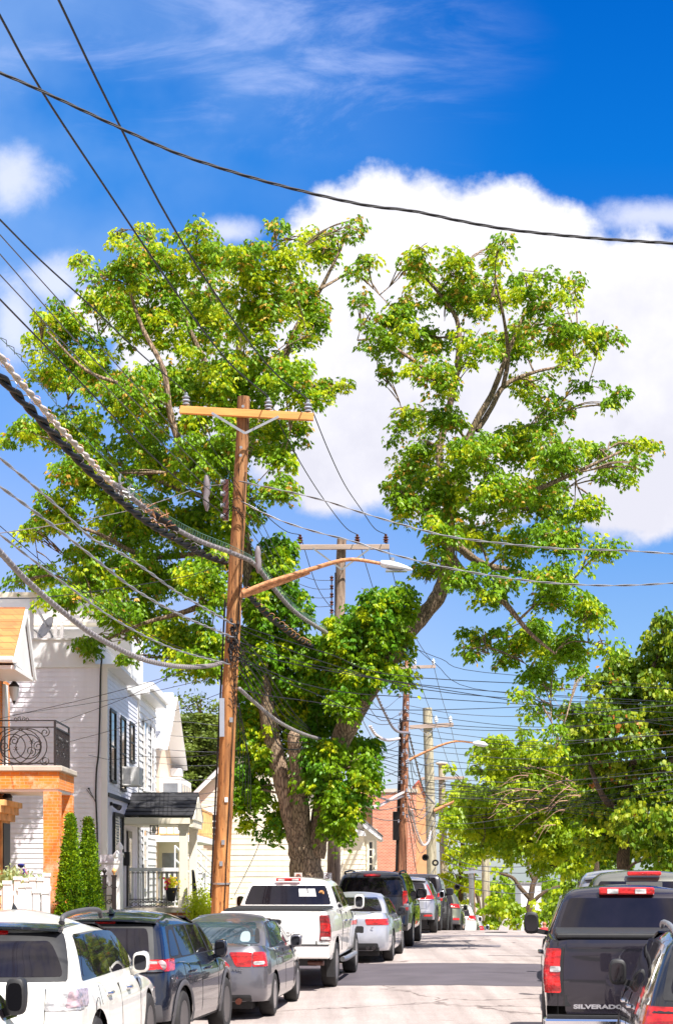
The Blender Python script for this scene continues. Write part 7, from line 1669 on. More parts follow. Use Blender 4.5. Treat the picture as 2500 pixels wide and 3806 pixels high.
PICK = dict(L=5.81, W=2.03, paint='white', ra=1.25, wb=3.70, r=.40, gap=.10, sill=.52, rearlow=.74, frontlow=.45, cols=26, belt=[(0, 1.36), (2.0, 1.36), (2.3, 1.34), (3.2, 1.28), (4.2, 1.24), (5.0, 1.20), (5.6, 1.12), (5.81, 1.0)],
    yr=[(.4, .12), (.7, .10), (.9, .10), (1.1, .11), (1.3, .11), (1.4, .13)], yf=[(.4, 5.7), (.6, 5.81), (.9, 5.8), (1.1, 5.72), (1.3, 5.6)], w=[(.4, .95), (.55, .99), (.8, 1.0), (.95, 1.015), (1.1, 1.01), (1.25, .985), (1.4, .955)], R=.10, n=3.4, Rf=.35, taper=.035, taperf=.09, crown=.01, shoulder=.025,
    gh=dict(z0=1.30, z1=1.86, zb=1.2, yr=[(1.2, 2.02), (1.4, 2.06), (1.6, 2.16), (1.78, 2.25), (1.86, 2.35)], yf=[(1.2, 4.75), (1.4, 4.4), (1.6, 4.05), (1.78, 3.75), (1.86, 3.5)], w=[(1.2, .965), (1.35, .93), (1.6, .83), (1.8, .745), (1.86, .69)], R=.16, Rf=.3, n=3.4, taper=.035, taperf=.09, crown=.05, shoulder=.06,
        rear=[(1.42, 1.76, .80, .68)], side=[(1.36, 1.74, 2.95, 3.62, 2.98, 3.5), (1.36, 1.74, 2.28, 2.85, 2.46, 2.88), (1.36, 1.72, 3.70, 4.15, 3.58, 3.78)]),
    doors=[2.06, 2.12, 2.98, 4.1], rseams=[(.84, .30, 1.34, 'v')], handles=[(2.5, 1.12), (3.3, 1.10)], mirror=(4.0, 1.42), msize=(.095, .09, .22), tw=.27, mwide=1.14, chrome_handles=True)
import copy as _c
def var(base, **kw):
    d = _c.deepcopy(base)
    for k, v in kw.items():
        if k == 'ghu': d['gh'].update(v)
        else: d[k] = v
    return d
def spoiler(t, H, z, x, d=.14, m=None, y=None):
    yy_ = (H.yr(z) if y is None else y); mb = MB(); n = 14; vs = []; fs = []
    for i in range(n + 1):
        q = -1 + 2 * i / n; xx = q * x; cur = .10 * abs(q) ** 3
        for dy, dz_ in ((.16, .05), (.02, .045), (-d, .02), (-d, .0), (.02, -.02)): vs.append((xx, yy_ + dy + cur, z + dz_ - .03 * abs(q) ** 2))
    for i in range(n):
        for k in range(5): a = i * 5 + k; b = i * 5 + (k + 1) % 5; fs.append((a, b, b + 5, a + 5))
    fs += [tuple(range(5)), tuple(n * 5 + k for k in range(5))]; mb.add(vs, fs); return mb.build('spoiler', m, t, local=True, smooth=40)
def rails(t, H, y0, y1, x, z, m='galv', h=.05):
    for sd in (1, -1):
        mb = MB(); pts = spline([(sd * x, y0, z - .02), (sd * x, y0 + .12, z + h), (sd * x * .985, (y0 + y1) / 2, z + h + .02), (sd * x * .97, y1 - .15, z + h - .0), (sd * x * .97, y1, z - .03)], 5); mb.tube(pts, [.032] + [.024] * (len(pts) - 2) + [.02], 8); mb.build('roof_rail', M[m], t, local=True, smooth=60)
def antenna(t, y, z, m):
    mb = MB(); mb.prism([(-.035, y - .06, z - .01), (.035, y - .06, z - .01), (.03, y + .1, z - .01), (-.03, y + .1, z - .01)], (0, 0, .02)); mb.add([(-.02, y - .05, z + .01), (.02, y - .05, z + .01), (.015, y + .09, z + .01), (-.015, y + .09, z + .01), (0, y - .06, z + .08), (0, y - .02, z + .075)], [(0, 1, 4), (1, 2, 5, 4), (2, 3, 5), (3, 0, 4, 5)]); mb.build('antenna', m, t, local=True, smooth=60)
def plate(t, B, z, y=None, x=0, w=.31, h=.16):
    y = (B.yr(z) if y is None else y); m = MB(); m.box((x - w / 2, y - .012, z - h / 2), (x + w / 2, y + .01, z + h / 2)); m.build('number_plate', M['sticker'], t, local=True)

# near white car, only its front quarter and mirror in frame
n1s = var(SUV, paint='white', mirror_mat='plastic', mirror=(2.95, 1.36), msize=(.07, .08, .21), flare=None, belt=[(0, 1.12), (.2, 1.2), (1.0, 1.19), (3.0, 1.16), (3.5, 1.15), (4.1, 1.08), (4.55, .92)])
n1s['gh'].update(z0=1.16, z1=1.68, zb=1.1); n1s['gh']['w'] = [(z + .1, w_) for z, w_ in n1s['gh']['w']]; n1s['gh']['side'] = [(q[0] + .08, q[1] + .08) + q[2:] for q in n1s['gh']['side']]; n1s['gh']['surround'] = None
car('white SUV with a black door mirror, cut off in the bottom left corner', 'suv', -3.60, 10.35, n1s)
# pearl white crossover
s = var(SUV, paint='pearl', L=4.80, W=1.92, ra=.98, wb=2.86, r=.385, sill=.34, rearlow=.34, flare=None, mirror_mat='own', msize=(.085, .09, .16), chrome_handles=True,
  belt=[(0, 1.02), (.2, 1.10), (1.0, 1.06), (2.0, 1.02), (3.1, 1.0), (3.7, .98), (4.3, .90), (4.8, .76)], yf=[(.3, 4.68), (.5, 4.80), (.7, 4.76), (.9, 4.6), (1.1, 4.4)], w=[(.3, .91), (.45, .955), (.65, .96), (.85, .95), (1.0, .91), (1.12, .86)], mirror=(3.15, 1.12), doors=[1.2, 2.1, 3.15], handles=[(1.55, .93), (2.5, .92)])
s['gh'].update(z0=1.05, z1=1.58, yr=[(.98, .12), (1.1, .28), (1.25, .46), (1.4, .62), (1.52, .78), (1.58, .95)], yf=[(.98, 3.95), (1.1, 3.7), (1.3, 3.3), (1.5, 2.9), (1.58, 2.65)], w=[(.98, .88), (1.1, .84), (1.3, .75), (1.46, .66), (1.54, .58), (1.58, .50)], rear=[(1.14, 1.43, .72, .54)], crown=.10, R=.34,
  side=[(1.10, 1.44, 2.12, 2.98, 2.12, 2.72), (1.10, 1.45, 1.3, 2.04, 1.55, 2.05), (1.12, 1.42, .85, 1.22, 1.28, 1.47), (1.10, 1.42, 3.05, 3.52, 2.8, 2.95)], surround=(1.085, 1.47, .78, 3.6, 1.18, 3.0), smat='tint')
t, B, H = car('pearl white crossover with dark roof rails at the lower left edge', 'car', -3.98, 16.6, s, dz=.05, yaw=.03)
t.scale = (1, 1, 1.06)
rpatch(t, B, 'tail_light', 'clear_lens', .87, 1.04, .60, 0, over=.10, top=(.66, .16), r=(.03, .05)); rpatch(t, B, 'tail_light', 'led', .89, 1.03, .78, 0, over=.22, top=(.80, .30), r=(.03, .05), off=.012)
spoiler(t, H, 1.54, .60, .14, PA['navy']); wide(t, H, 'brake_light', 'red_lens', 1.485, 1.505, .16, .02)
wide(t, H, 'rear_window_surround', 'plastic', 1.10, 1.50, .76, .003, top=.60)
rails(t, H, .95, 2.9, .60, 1.60, 'clad', .04); antenna(t, 1.6, 1.66, M['plastic'])
m = MB(); m.lathe((0, 0, 0), [(.001, 0), (.085, 0)], 24, 'x'); 
p = B.side(1.0, .84, 1); m = MB(); m.tube([p + Vector((.002, .09 * math.cos(a), .09 * math.sin(a))) for a in np.linspace(0, 2 * PI, 25)], .003, 4, caps=False); m.build('fuel_flap', M['seam'], t, local=True)
m = MB(); c = Vector((1.10, 3.06, 1.12)); m.cbox(c, (.08, .02, .03)); m.build('mirror_indicator', M['clear_lens'], t, local=True)
# dark blue SUV
t, B, H = car('glossy dark blue grey SUV with one red tail lamp showing, shark fin on its roof', 'suv', -4.20, 22.0, var(SUV, L=4.55, W=1.86, r=.36), yaw=-.03)
rpatch(t, B, 'tail_light', 'red_lens', .98, 1.12, .52, 0, over=.16, top=(.60, .22), r=(.03, .06)); 
m = MB(); q = B.rear(.72, 1.05, 1); m.lathe(q + Vector((0, -.018, 0)), [(.001, 0), (.055, 0), (.062, .006), (.062, .02)], 20, 'y'); m.build('tail_light_core', M['led'], t, local=True, smooth=50)
spoiler(t, H, 1.56, .60, .14, PA['navy']); wide(t, H, 'rear_window_surround', 'plastic', 1.08, 1.52, .68, .003, top=.56); wide(t, H, 'brake_light', 'dark_lens', 1.525, 1.545, .14, .02)
wide(t, B, 'rear_cladding', 'clad', .40, .60, .80, .006); antenna(t, .95, 1.645, PA['navy'])
rpatch(t, B, 'exhaust', 'chrome', .42, .48, .52, .60, .02, thick=.05)
# grey saloon
t, B, H = car('steel grey saloon with red wedge tail lights and a white headrest cover inside', 'car', -3.80, 27.3, SEDAN)
tl = rpatch(t, B, 'tail_light', 'red_lens', .76, .965, .40, .62, .008, top=(.30, .62), r=(.02, .02)); tl2 = rpatch(t, B, 'tail_light', 'red_lens', .76, .965, .63, 0, .008, over=.02, top=(.63, .03), r=(.03, .02))
rpatch(t, B, 'reverse_light', 'clear_lens', .785, .835, .64, .78, .014, r=(.02, .04))
wide(t, B, 'chrome_strip', 'chrome', .905, .935, .30, .014); letters(t, 'CIVIC', .38, B.yr(.72) + .012, .72, .062, 'badge', 1.5)
p = var(SEDAN); m = MB(); m.tube([(.45, .06, .27), (.45, -.03, .27)], .045, 10); m.build('exhaust', M['brown_porc'], t, local=True, smooth=40); m = MB(); c = H.rear(.38, 1.14, 1)
wide(t, B, 'lower_valance', 'plastic', .27, .36, .62, .006)
m = MB(); patch(m, lambda t_, z: H.rear(abs(t_), z, 1 if t_ >= 0 else -1), rr(1.07, 1.21, .18, .36, .19, .35, .05, .05, 7), .010, 8, thick=.001); m.build('headrest_cover', mat('headrest_seen_in_glass', (.26, .34, .35), .3, vary=.1), t, local=True, smooth=60)
m = MB(); patch(m, lambda t_, z: H.rear(abs(t_), z, 1 if t_ >= 0 else -1), rr(1.06, 1.24, -.30, -.15, -.28, -.16, .05, .05, 7), .010, 8, thick=.001); patch(m, lambda t_, z: H.rear(abs(t_), z, 1 if t_ >= 0 else -1), rr(1.06, 1.25, .45, .6, .46, .58, .05, .05, 7), .010, 8, thick=.001); m.build('headrests', M['plastic'], t, local=True, smooth=60)
# white pickup
t, B, H = car('large white crew cab pickup with a striped flag sticker in its rear window', 'pickup truck', -3.50, 32.9, PICK)
rpatch(t, B, 'tail_light', 'dark_lens', .86, 1.30, .80, 0, .014, over=.05, r=(.03, .03), top=(.80, .06)); rpatch(t, B, 'tail_light', 'red_lens', 1.02, 1.16, .82, .96, .022, r=(.02, .02)); rpatch(t, B, 'reverse_light', 'clear_lens', .875, .93, .83, .97, .022, r=(.02, .02))
wide(t, B, 'tailgate', PA['white'], .80, 1.345, .77, .014, rz=.02, ra=.02); wide(t, B, 'tailgate_handle', 'plastic', 1.14, 1.235, .15, .024); wide(t, B, 'tailgate_handle', 'chrome', 1.16, 1.21, .10, .036)
letters(t, 'TUNDRA', .20, B.yr(.98) - .006, .99, .10, PA['white'], 1.55, .014)
m = MB(); m.box((-.99, -.02, .56), (.99, .16, .80)); bevel(m.build('bumper', PA['white'], t, local=True), .03, 3); m = MB(); m.box((-.32, -.035, .57), (.32, .0, .79)); m.box((-.98, -.028, .785), (.98, .1, .805)); m.build('bumper_step', M['plastic'], t, local=True)
plate(t, B, .69, -.035); m = MB(); m.box((-.86, .22, 1.365), (.86, 2.0, 1.395)); 
for i in range(8): m.box((-.85, .3 + i * .22, 1.395), (.85, .34 + i * .22, 1.41))
bevel(m.build('tonneau_cover', M['plastic'], t, local=True), .01)
m = MB(); m.box((-.23, 2.22, 1.84), (.23, 2.3, 1.90)); bevel(m.build('brake_light', M['red_lens'], t, local=True), .015); m = MB(); m.box((-.19, 2.21, 1.852), (-.07, 2.225, 1.888)); m.box((.07, 2.21, 1.852), (.19, 2.225, 1.888)); m.build('cargo_light', M['clear_lens'], t, local=True)
m = MB(); ft = lambda a, z: H.rear(abs(a), z, 1 if a >= 0 else -1)
for k in range(7): z = 1.565 + k * .0205; patch(m, ft, [(z, .06 if k < 3 else .17, .30), (z + .0115, .06 if k < 3 else .17, .30)], .010, 5, thick=.001)
patch(m, ft, [(1.628, .06, .155), (1.70, .06, .155)], .010, 4, thick=.001); m.build('flag_sticker', M['sticker'], t, local=True); m = MB()
for i in range(4):
    for j in range(5): a = .068 + j * .018; z = 1.634 + i * .017; patch(m, ft, [(z, a, a + .006), (z + .007, a, a + .006)], .013, 1, thick=.001)
m.build('flag_stars', M['tint'], t, local=True)['kind'] = 'stuff'; c = ft(.43, 1.63); m = MB(); m.lathe(c + Vector((0, -.012, 0)), [(.001, 0), (.05, 0), (.05, .006)], 18, 'y'); m.build('round_sticker', mat('orange_sticker', (.75, .38, .14), .6, vary=.1), t, local=True); m = MB(); m.bar(c + Vector((-.03, -.015, .02)), c + Vector((.03, -.015, -.01)), .02, .004); m.bar(c + Vector((-.02, -.015, -.03)), c + Vector((.03, -.015, .03)), .015, .004); m.build('round_sticker_mark', M['tint'], t, local=True)
for sd in (1, -1): m = MB(); m.box((sd * .99 - .13 * (sd > 0), .74, .20), (sd * .99 + .13 * (sd < 0), .77, .62)); m.build('mud_flap', M['plastic'], t, local=True); m = MB(); m.tube([(sd * .98, 2.3, .42), (sd * 1.03, 2.5, .42), (sd * 1.03, 4.2, .42), (sd * .98, 4.4, .42)], .05, 8); m.build('side_step', M['galv'], t, local=True, smooth=60)
m = MB(); m.tube([(.35, 1.2, .5), (.5, .5, .5), (.62, .3, .47), (.86, .28, .47)], .045, 10); m.build('exhaust', M['brown_porc'], t, local=True, smooth=60)
r_ = B.rear(.99, .82, 1); m = MB(); m.tube([r_ + Vector((-.01, -.012, .02)), r_ + Vector((-.012, -.012, -.05)), r_ + Vector((-.0, -.012, -.09))], [.008, .014, .005], 5); m.build('rust_streak', M['rusty'], t, local=True)
# silver saloon
s = var(SEDAN, paint='silver', L=4.93, W=1.87, wb=2.91, ra=1.10, r=.335, glass='tint', w=[(.2, .88), (.35, .93), (.55, .935), (.75, .925), (.95, .88), (1.1, .84)], doors=[1.4, 2.25, 3.3], handles=[(1.75, .86), (2.6, .85)], mirror=(3.25, 1.02), R=.34, mirror_mat='plastic')
s['yf'] = [(z, y + .44) for z, y in s['yf']]; s['belt'] = [(a if a < .6 else a * 1.09, b) for a, b in s['belt']]; s['gh']['w'] = [(z, w_ + .055) for z, w_ in s['gh']['w']]; s['gh']['yr'] = [(z, y + .12) for z, y in s['gh']['yr']]; s['gh']['yf'] = [(z, y + .3) for z, y in s['gh']['yf']]
s['gh']['side'] = [(1.0, 1.33, 2.2, 3.0, 2.25, 2.88), (1.0, 1.32, 1.35, 2.12, 1.88, 2.17), (1.0, 1.31, 3.08, 3.65, 2.96, 3.1)]; s['gh']['surround'] = (.985, 1.345, 1.2, 3.8, 1.8, 3.15); s['gh']['rear'] = [(1.06, 1.345, .68, .52)]
t, B, H = car('pale silver saloon with slim red tail lights tucked behind the white pickup', 'car', -3.06, 40.6, s)
rpatch(t, B, 'tail_light', 'red_lens', .80, .93, .42, 0, .008, over=.05, top=(.38, .10), r=(.02, .03)); wide(t, B, 'diffuser', 'plastic', .27, .42, .66, .008); wide(t, B, 'plate_recess', 'seam', .62, .78, .36, .004); plate(t, B, .70, B.yr(.7) - .004)
for x in (.45, .57, -.45, -.57): m = MB(); m.tube([(x, .1, .32), (x, -.02, .32)], .04, 10); m.build('exhaust', M['iron'], t, local=True, smooth=40)
letters(t, 'S6', .55, B.yr(.74) + .01, .745, .05, 'badge', 1.3)
# big black SUV
s = var(SUV, paint='black', L=5.25, W=2.0, ra=1.15, wb=3.02, r=.39, sill=.45, rearlow=.42, flare=None, R=.16, n=3.4, belt=[(0, 1.18), (1, 1.18), (3.2, 1.15), (4.0, 1.13), (4.7, 1.05), (5.25, .92)], yr=[(.3, .1), (.45, 0), (.65, 0), (.72, .07), (1.0, .08), (1.2, .10)], yf=[(.3, 5.1), (.5, 5.25), (.8, 5.22), (1.0, 5.1), (1.2, 4.95)],
  w=[(.3, .94), (.5, .99), (.8, 1.0), (1.0, .985), (1.2, .95)], doors=[1.4, 2.35, 3.4], handles=[(1.8, 1.02), (2.7, 1.0)], mirror=(3.6, 1.28), msize=(.14, .09, .2), rim='rim', cols=24)
s['gh'] = dict(z0=1.18, z1=1.83, zb=1.1, yr=[(1.1, .09), (1.3, .16), (1.5, .26), (1.7, .36), (1.83, .5)], yf=[(1.1, 4.35), (1.3, 4.0), (1.5, 3.7), (1.7, 3.4), (1.83, 3.2)], w=[(1.1, .96), (1.3, .91), (1.6, .82), (1.83, .73)], R=.16, Rf=.3, n=3.4, taper=.04, taperf=.1, crown=.06, shoulder=.06, rear=[(1.25, 1.72, .80, .68)],
  side=[(1.24, 1.72, .5, 1.3, .62, 1.32), (1.24, 1.72, 1.42, 2.3, 1.44, 2.26), (1.24, 1.72, 2.42, 3.3, 2.38, 3.05)])
t, B, H = car('big glossy black SUV with tall red tail lights and low roof rack', 'suv', -3.05, 47.2, s)
rpatch(t, B, 'tail_light', 'red_lens', .92, 1.40, .78, 0, .012, over=.04, r=(.02, .02), top=(.78, .0)); rpatch(t, B, 'reverse_light', 'clear_lens', 1.0, 1.08, .80, .95, .02); wide(t, H, 'brake_light', 'red_lens', 1.755, 1.80, .22, .02)
rails(t, H, .6, 3.0, .68, 1.845, 'plastic', .015); rpatch(t, B, 'exhaust', 'chrome', .44, .52, .55, .75, .03); antenna(t, 1, 1.92, PA['black'])
# bright silver crossover
s = var(SUV, paint='silver2', L=4.6, W=1.86, flare=.06, flare_mat='plastic')
t, B, H = car('bright silver crossover with hockey stick shaped red tail lights', 'suv', -2.93, 56.6, s)
rpatch(t, B, 'tail_light', 'red_lens', 1.0, 1.12, .42, 0, .010, over=.14, top=(.60, .10), r=(.02, .03)); rpatch(t, H, 'tail_light', 'red_lens', 1.10, 1.44, .765, .80, .010, top=(.595, .62)); rpatch(t, B, 'reflector', 'red_lens', .50, .55, .55, .8, .012); wide(t, B, 'rear_cladding', 'clad', .40, .60, .80, .006)
spoiler(t, H, 1.56, .58, .16, PA['silver2']); wide(t, B, 'chrome_strip', 'chrome', .93, .96, .40, .012); rails(t, H, .8, 2.7, .60, 1.63, 'plastic', .03)
# dark boxy off-roader
s = var(SUV, paint='char', L=4.4, W=1.88, ra=.85, wb=2.75, r=.41, sill=.55, rearlow=.6, R=.10, n=4, flare=.14, flare_mat='plastic', chunky=True, tw=.27, rim='rim_dark', belt=[(0, 1.22), (2.5, 1.22), (3.2, 1.2), (4.2, 1.12), (4.4, 1.05)], yr=[(.5, .0), (.7, .02), (1.3, .02)], yf=[(.5, 4.3), (.7, 4.4), (1.2, 4.35)], w=[(.5, .76), (.9, .78), (1.25, .78)], taper=.0, taperf=.05, gap=.12, Rf=.12)
s['gh'] = dict(z0=1.22, z1=1.80, zb=1.15, yr=[(1.1, .03), (1.4, .08), (1.7, .14), (1.80, .2)], yf=[(1.1, 3.2), (1.5, 3.0), (1.80, 2.8)], w=[(1.1, .775), (1.5, .71), (1.8, .64)], R=.10, Rf=.12, n=4, taper=0, taperf=.0, crown=.03, shoulder=.04, rear=[(1.27, 1.70, .60, .54)], side=[(1.27, 1.70, .25, .95, .3, .95), (1.27, 1.70, 1.1, 1.85, 1.1, 1.85), (1.27, 1.70, 2.0, 2.85, 2.0, 2.7)])
s.update(doors=[1.0, 1.93, 2.95], handles=[(1.2, 1.1), (2.1, 1.1)], mirror=(2.85, 1.36), msize=(.13, .08, .2), mirror_mat='plastic')
t, B, H = car('dark boxy off-roader with chunky tyres in front of the brown pole', 'suv', -2.86, 62.2, s)
rpatch(t, B, 'tail_light', 'red_lens', .95, 1.2, .62, .76, .03); m = MB(); m.lathe((0, -.12, 1.05), [(.2, -.1), (.40, -.08), (.41, .05), (.3, .1)], 24, 'y'); m.build('spare_wheel', M['rubber'], t, local=True, smooth=50); m = MB(); m.box((-.85, -.12, .58), (.85, .06, .74)); bevel(m.build('bumper', M['plastic'], t, local=True), .03)
# far left cars over the crest
s = var(SUV, paint='olive', L=4.4, W=1.82, flare=.06, flare_mat='plastic')
t, B, H = car('olive grey small SUV sinking behind the crest', 'suv', -2.70, 69.5, s); rpatch(t, B, 'tail_light', 'red_lens', .98, 1.14, .50, 0, .010, over=.10, r=(.02, .03)); spoiler(t, H, 1.56, .58, .14, PA['olive']); rpatch(t, B, 'reflector', 'red_lens', .55, .62, .6, .82, .012); wide(t, B, 'rear_cladding', 'clad', .40, .62, .80, .006)
s = var(SUV, paint='white', L=4.65, W=1.84, flare=.05, flare_mat='plastic'); 
t, B, H = car('white small SUV lower down beyond the olive one', 'suv', -2.42, 79.0, s); rpatch(t, B, 'tail_light', 'red_lens', .95, 1.16, .45, 0, .012, over=.16, top=(.6, .24), r=(.02, .04)); spoiler(t, H, 1.56, .58, .14, PA['white']); rails(t, H, .8, 2.7, .60, 1.63, 'galv', .04)
t, B, H = car('small silver car behind the white small SUV, only roof corner and red light showing', 'car', -2.35, 87.5, var(SUV, paint='silver', L=4.4, W=1.8, flare=None)); rpatch(t, B, 'tail_light', 'red_lens', .85, 1.08, .50, 0, .012, over=.1)
t, B, H = car('pale grey car just beyond the last white small SUV', 'car', -2.2, 94.5, var(SEDAN, paint='silver2')); rpatch(t, B, 'tail_light', 'red_lens', .76, .94, .45, 0, .01, over=.05)

# right-hand row
RG = 'vehicles parked along the right kerb'
s = var(SUV, paint='black', L=4.82, W=1.94, ra=1.0, wb=2.915, r=.385, sill=.40, rearlow=.42, flare=None, R=.30, n=2.9, belt=[(0, 1.10), (.2, 1.16), (1.0, 1.15), (3.0, 1.10), (3.7, 1.08), (4.3, 1.0), (4.82, .86)], yf=[(.3, 4.7), (.5, 4.82), (.8, 4.78), (1.0, 4.6), (1.2, 4.4)], w=[(.3, .92), (.5, .965), (.75, .97), (.95, .955), (1.12, .90)], handles=[(1.6, 1.0), (2.5, .98)], mirror=(3.25, 1.20), msize=(.085, .08, .20), doors=[1.15, 2.05, 3.1], mirror_mat='plastic', chrome_handles=True)
s['gh'].update(z0=1.12, z1=1.68, zb=1.05, yr=[(1.05, .12), (1.2, .22), (1.35, .36), (1.5, .48), (1.6, .6), (1.68, .78)], yf=[(1.05, 3.95), (1.2, 3.65), (1.4, 3.3), (1.55, 3.0), (1.68, 2.7)], w=[(1.05, .92), (1.2, .865), (1.4, .775), (1.6, .68), (1.68, .63)], rear=[(1.20, 1.56, .68, .57)], side=[(1.19, 1.56, 2.05, 2.95, 2.1, 2.75), (1.19, 1.56, 1.25, 1.97, 1.35, 2.02), (1.20, 1.53, .72, 1.17, .98, 1.28), (1.19, 1.54, 3.03, 3.55, 2.83, 2.98)], surround=(1.175, 1.58, .66, 3.65, .96, 3.0), smat='chrome')
t, B, H = car('glossy black SUV cut by the bottom right corner with its left mirror out', 'suv', 0, 15.9, s, u_left=.80, group=RG)
rpatch(t, B, 'tail_light', 'red_lens', .90, 1.10, .62, 0, .012, over=.08, r=(.03, .03), top=(.64, .12)); rpatch(t, B, 'tail_light', 'dark_lens', .90, 1.10, .40, .60, .012, r=(.03, .03)); rpatch(t, B, 'reverse_light', 'clear_lens', .86, .91, .45, .85, .016); spoiler(t, H, 1.64, .62, .16, PA['black']); rails(t, H, .9, 2.9, .60, 1.685, 'galv', .02); wide(t, H, 'rear_window_surround', 'plastic', 1.15, 1.60, .74, .003, top=.62)
wide(t, B, 'chrome_strip', 'chrome', 1.12, 1.135, .6, .014)
s = var(PICK, paint='purple', rearlow=.66, glass='tint', chrome_handles=False, mirror_mat='plastic')
t, B, H = car('dark violet grey pickup with tonneau cover and tall red tail lights at right', 'pickup truck', 0, 21.2, s, u_left=.05, group=RG)
t.scale = (1, 1, 1.035)
rpatch(t, B, 'tail_light', 'red_lens', .80, 1.27, .80, 0, .016, over=.07, r=(.02, .02)); rpatch(t, B, 'reverse_light', 'clear_lens', 1.02, 1.08, .81, .92, .024, r=(.02, .02)); rpatch(t, B, 'lamp_surround', 'plastic', .78, 1.285, .765, .80, .012, r=(.02, .02)); wide(t, B, 'tailgate', PA['purple'], .58, 1.33, .755, .014, rz=.02, ra=.02); wide(t, B, 'tailgate_spoiler', PA['purple'], 1.27, 1.355, .74, .030, rz=.03)
letters(t, 'SILVERADO', -.40, B.yr(.66) + .0, .655, .060, 'badge', 1.75, .006); m = MB(); m.box((-1.0, -.06, .36), (1.0, .16, .545)); bevel(m.build('bumper', M['chrome'], t, local=True), .03, 3); m = MB(); m.box((-.96, -.05, .545), (.96, .15, .57)); m.build('bumper_step', M['plastic'], t, local=True)
m = MB(); m.box((-.86, .14, 1.37), (.86, 2.05, 1.43)); bevel(m.build('tonneau_cover', M['plastic'], t, local=True), .02); m = MB(); m.box((-.33, 2.22, 1.80), (.33, 2.33, 1.885)); bevel(m.build('brake_light', M['red_lens'], t, local=True), .02); m = MB(); m.box((-.23, 2.21, 1.815), (-.10, 2.225, 1.87)); m.box((.10, 2.21, 1.815), (.23, 2.225, 1.87)); m.build('cargo_light', M['clear_lens'], t, local=True)
s = var(PICK, paint='sage', r=.41, mirror_mat='plastic'); s['gh']['rear'] = [(1.42, 1.76, .80, .68, .26), (1.46, 1.73, .22, .22, -.22), (1.42, 1.76, -.26, -.26, -.80)]
s['gh']['rear'] = [(1.42, 1.76, .80, .68)]
t, B, H = car('grey green pickup with a sliding rear window behind the violet grey one', 'pickup truck', 0, 27.9, s, u_left=.62, group=RG, dz=.0)
t.scale = (1, 1, 1.10)
m = MB(); m.box((-.26, 2.2, 1.84), (.26, 2.33, 1.90)); bevel(m.build('brake_light', M['red_lens'], t, local=True), .02); m = MB()
for x in (-.26, .26): patch(m, lambda a, z: H.rear(abs(a), z, 1 if a >= 0 else -1), [(1.43, math.copysign(H.tx(abs(x) - .015, 1.43), x), math.copysign(H.tx(abs(x) + .015, 1.43), x)), (1.75, math.copysign(H.tx(abs(x) - .015, 1.75), x), math.copysign(H.tx(abs(x) + .015, 1.75), x))], .010, 2)
a = H.tx(.25, 1.7); patch(m, lambda a_, z: H.rear(abs(a_), z, 1 if a_ >= 0 else -1), [(1.68, -a, a), (1.75, -a, a)], .009, 6); m.build('window_divider', M['plastic'], t, local=True); rpatch(t, B, 'tail_light', 'red_lens', .85, 1.27, .86, 0, .016, over=.05)
t, B, H = car('silver hatchback peeking out left of the grey green pickup', 'car', 0, 34.6, var(SUV, paint='silver2', flare=None), u_left=.52, group=RG); t.scale = (1, 1, 1.22); rpatch(t, B, 'tail_light', 'red_lens', .98, 1.18, .55, 0, .012, over=.12); spoiler(t, H, 1.56, .58, .14, PA['silver2'])
t, B, H = car('car hidden behind the silver hatchback, only its dark mirror showing', 'car', 0, 40.2, var(SUV, paint='char', mirror_mat='plastic'), u_left=.55, group=RG); rpatch(t, B, 'tail_light', 'red_lens', .98, 1.14, .55, 0, .012, over=.12)

# ---------------------------------------------------------------- the person at the road end
g = zg(100); c = P(2022, 3300, 100); px_, py_ = c.x, 100.0
bm_v = [(0, 0, .95), (0, 0, 1.15), (0, 0, 1.38), (0, .0, 1.50), (0, -.01, 1.58), (0, -.01, 1.66), (.19, 0, 1.40), (.25, .03, 1.14), (.22, -.12, .95), (.21, -.18, .88), (-.19, 0, 1.40), (-.26, .02, 1.14), (-.24, -.06, .93), (-.23, -.09, .84), (.1, 0, .9), (.11, .0, .5), (.12, .03, .09), (.12, -.12, .04), (-.1, 0, .9), (-.12, -.06, .5), (-.12, .02, .09), (-.12, -.13, .04)]
be = [(0, 1), (1, 2), (2, 3), (3, 4), (4, 5), (2, 6), (6, 7), (7, 8), (8, 9), (2, 10), (10, 11), (11, 12), (12, 13), (0, 14), (14, 15), (15, 16), (16, 17), (0, 18), (18, 19), (19, 20), (20, 21)]
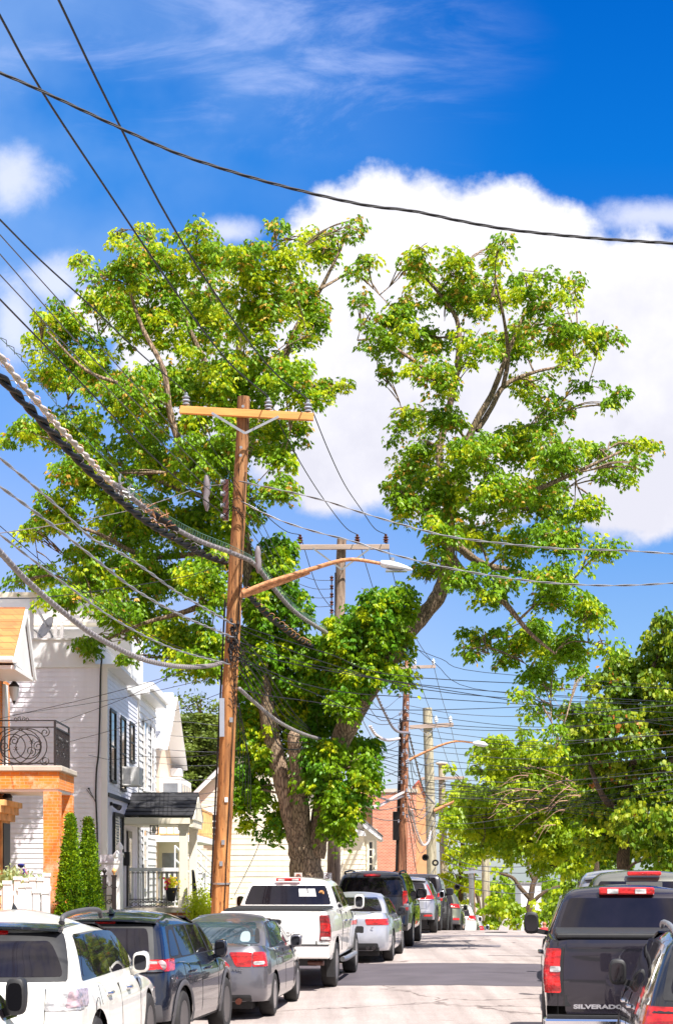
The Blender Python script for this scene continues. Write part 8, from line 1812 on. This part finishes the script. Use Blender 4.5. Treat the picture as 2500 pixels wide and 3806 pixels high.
rad = [.15, .15, .16, .06, .085, .075, .07, .045, .035, .03, .07, .045, .035, .03, .09, .065, .045, .035, .09, .065, .045, .035]
pe = thing('person', 'person in a red top at the road end, seen from the shoulders up', 'person', (px_, py_, g))
me = bpy.data.meshes.new('body'); me.from_pydata(bm_v, be, []); bo = bpy.data.objects.new('body', me); COL.objects.link(bo); bo.parent = pe
sk = bo.modifiers.new('skin', 'SKIN'); 
for i, v in enumerate(me.skin_vertices[0].data): v.radius = (rad[i], rad[i] * .8); v.use_root = (i == 0)
ss = bo.modifiers.new('sub', 'SUBSURF'); ss.levels = 1; ss.render_levels = 2
me.materials.append(mat('skin', (.62, .36, .26), .5, vary=.05))
def shellmesh(name, rings_, m):
    mb = MB(); vs = []; fs = []; n = 16
    for z, rx, ry, cy in rings_:
        for k in range(n): a = 2 * PI * k / n; vs.append((rx * math.cos(a), cy + ry * math.sin(a), z))
    for i in range(len(rings_) - 1):
        for k in range(n): a = i * n + k; b = i * n + (k + 1) % n; fs.append((a, b, b + n, a + n))
    fs += [tuple(range(n)), tuple((len(rings_) - 1) * n + k for k in range(n))]; return mb.add(vs, fs).build(name, m, pe, local=True, smooth=60)
red = mat('red_shirt', (.75, .02, .03), .7, vary=.1); shellmesh('shirt', [(.88, .19, .15, 0), (1.1, .185, .15, 0), (1.3, .22, .15, 0), (1.42, .24, .12, 0), (1.47, .16, .09, 0), (1.50, .08, .07, 0)], red)
mb = MB()
for s_ in (1, -1): mb.tube([(s_ * .18, 0, 1.42), (s_ * .25, .02, 1.26), (s_ * .27, .03, 1.14)], [.085, .075, .065], 10)
mb.build('sleeves', red, pe, local=True, smooth=60)
shellmesh('hair', [(1.52, .05, .05, .07), (1.60, .10, .10, .03), (1.68, .105, .11, .01), (1.74, .08, .085, .01), (1.77, .03, .03, .01)], mat('brown_hair', (.42, .16, .08), .7, vary=.3, vscale=20)); shellmesh('trousers', [(.5, .20, .10, 0), (.75, .20, .12, 0), (.92, .18, .14, 0)], mat('dark_trousers', (.04, .04, .07), .8, vary=.2))
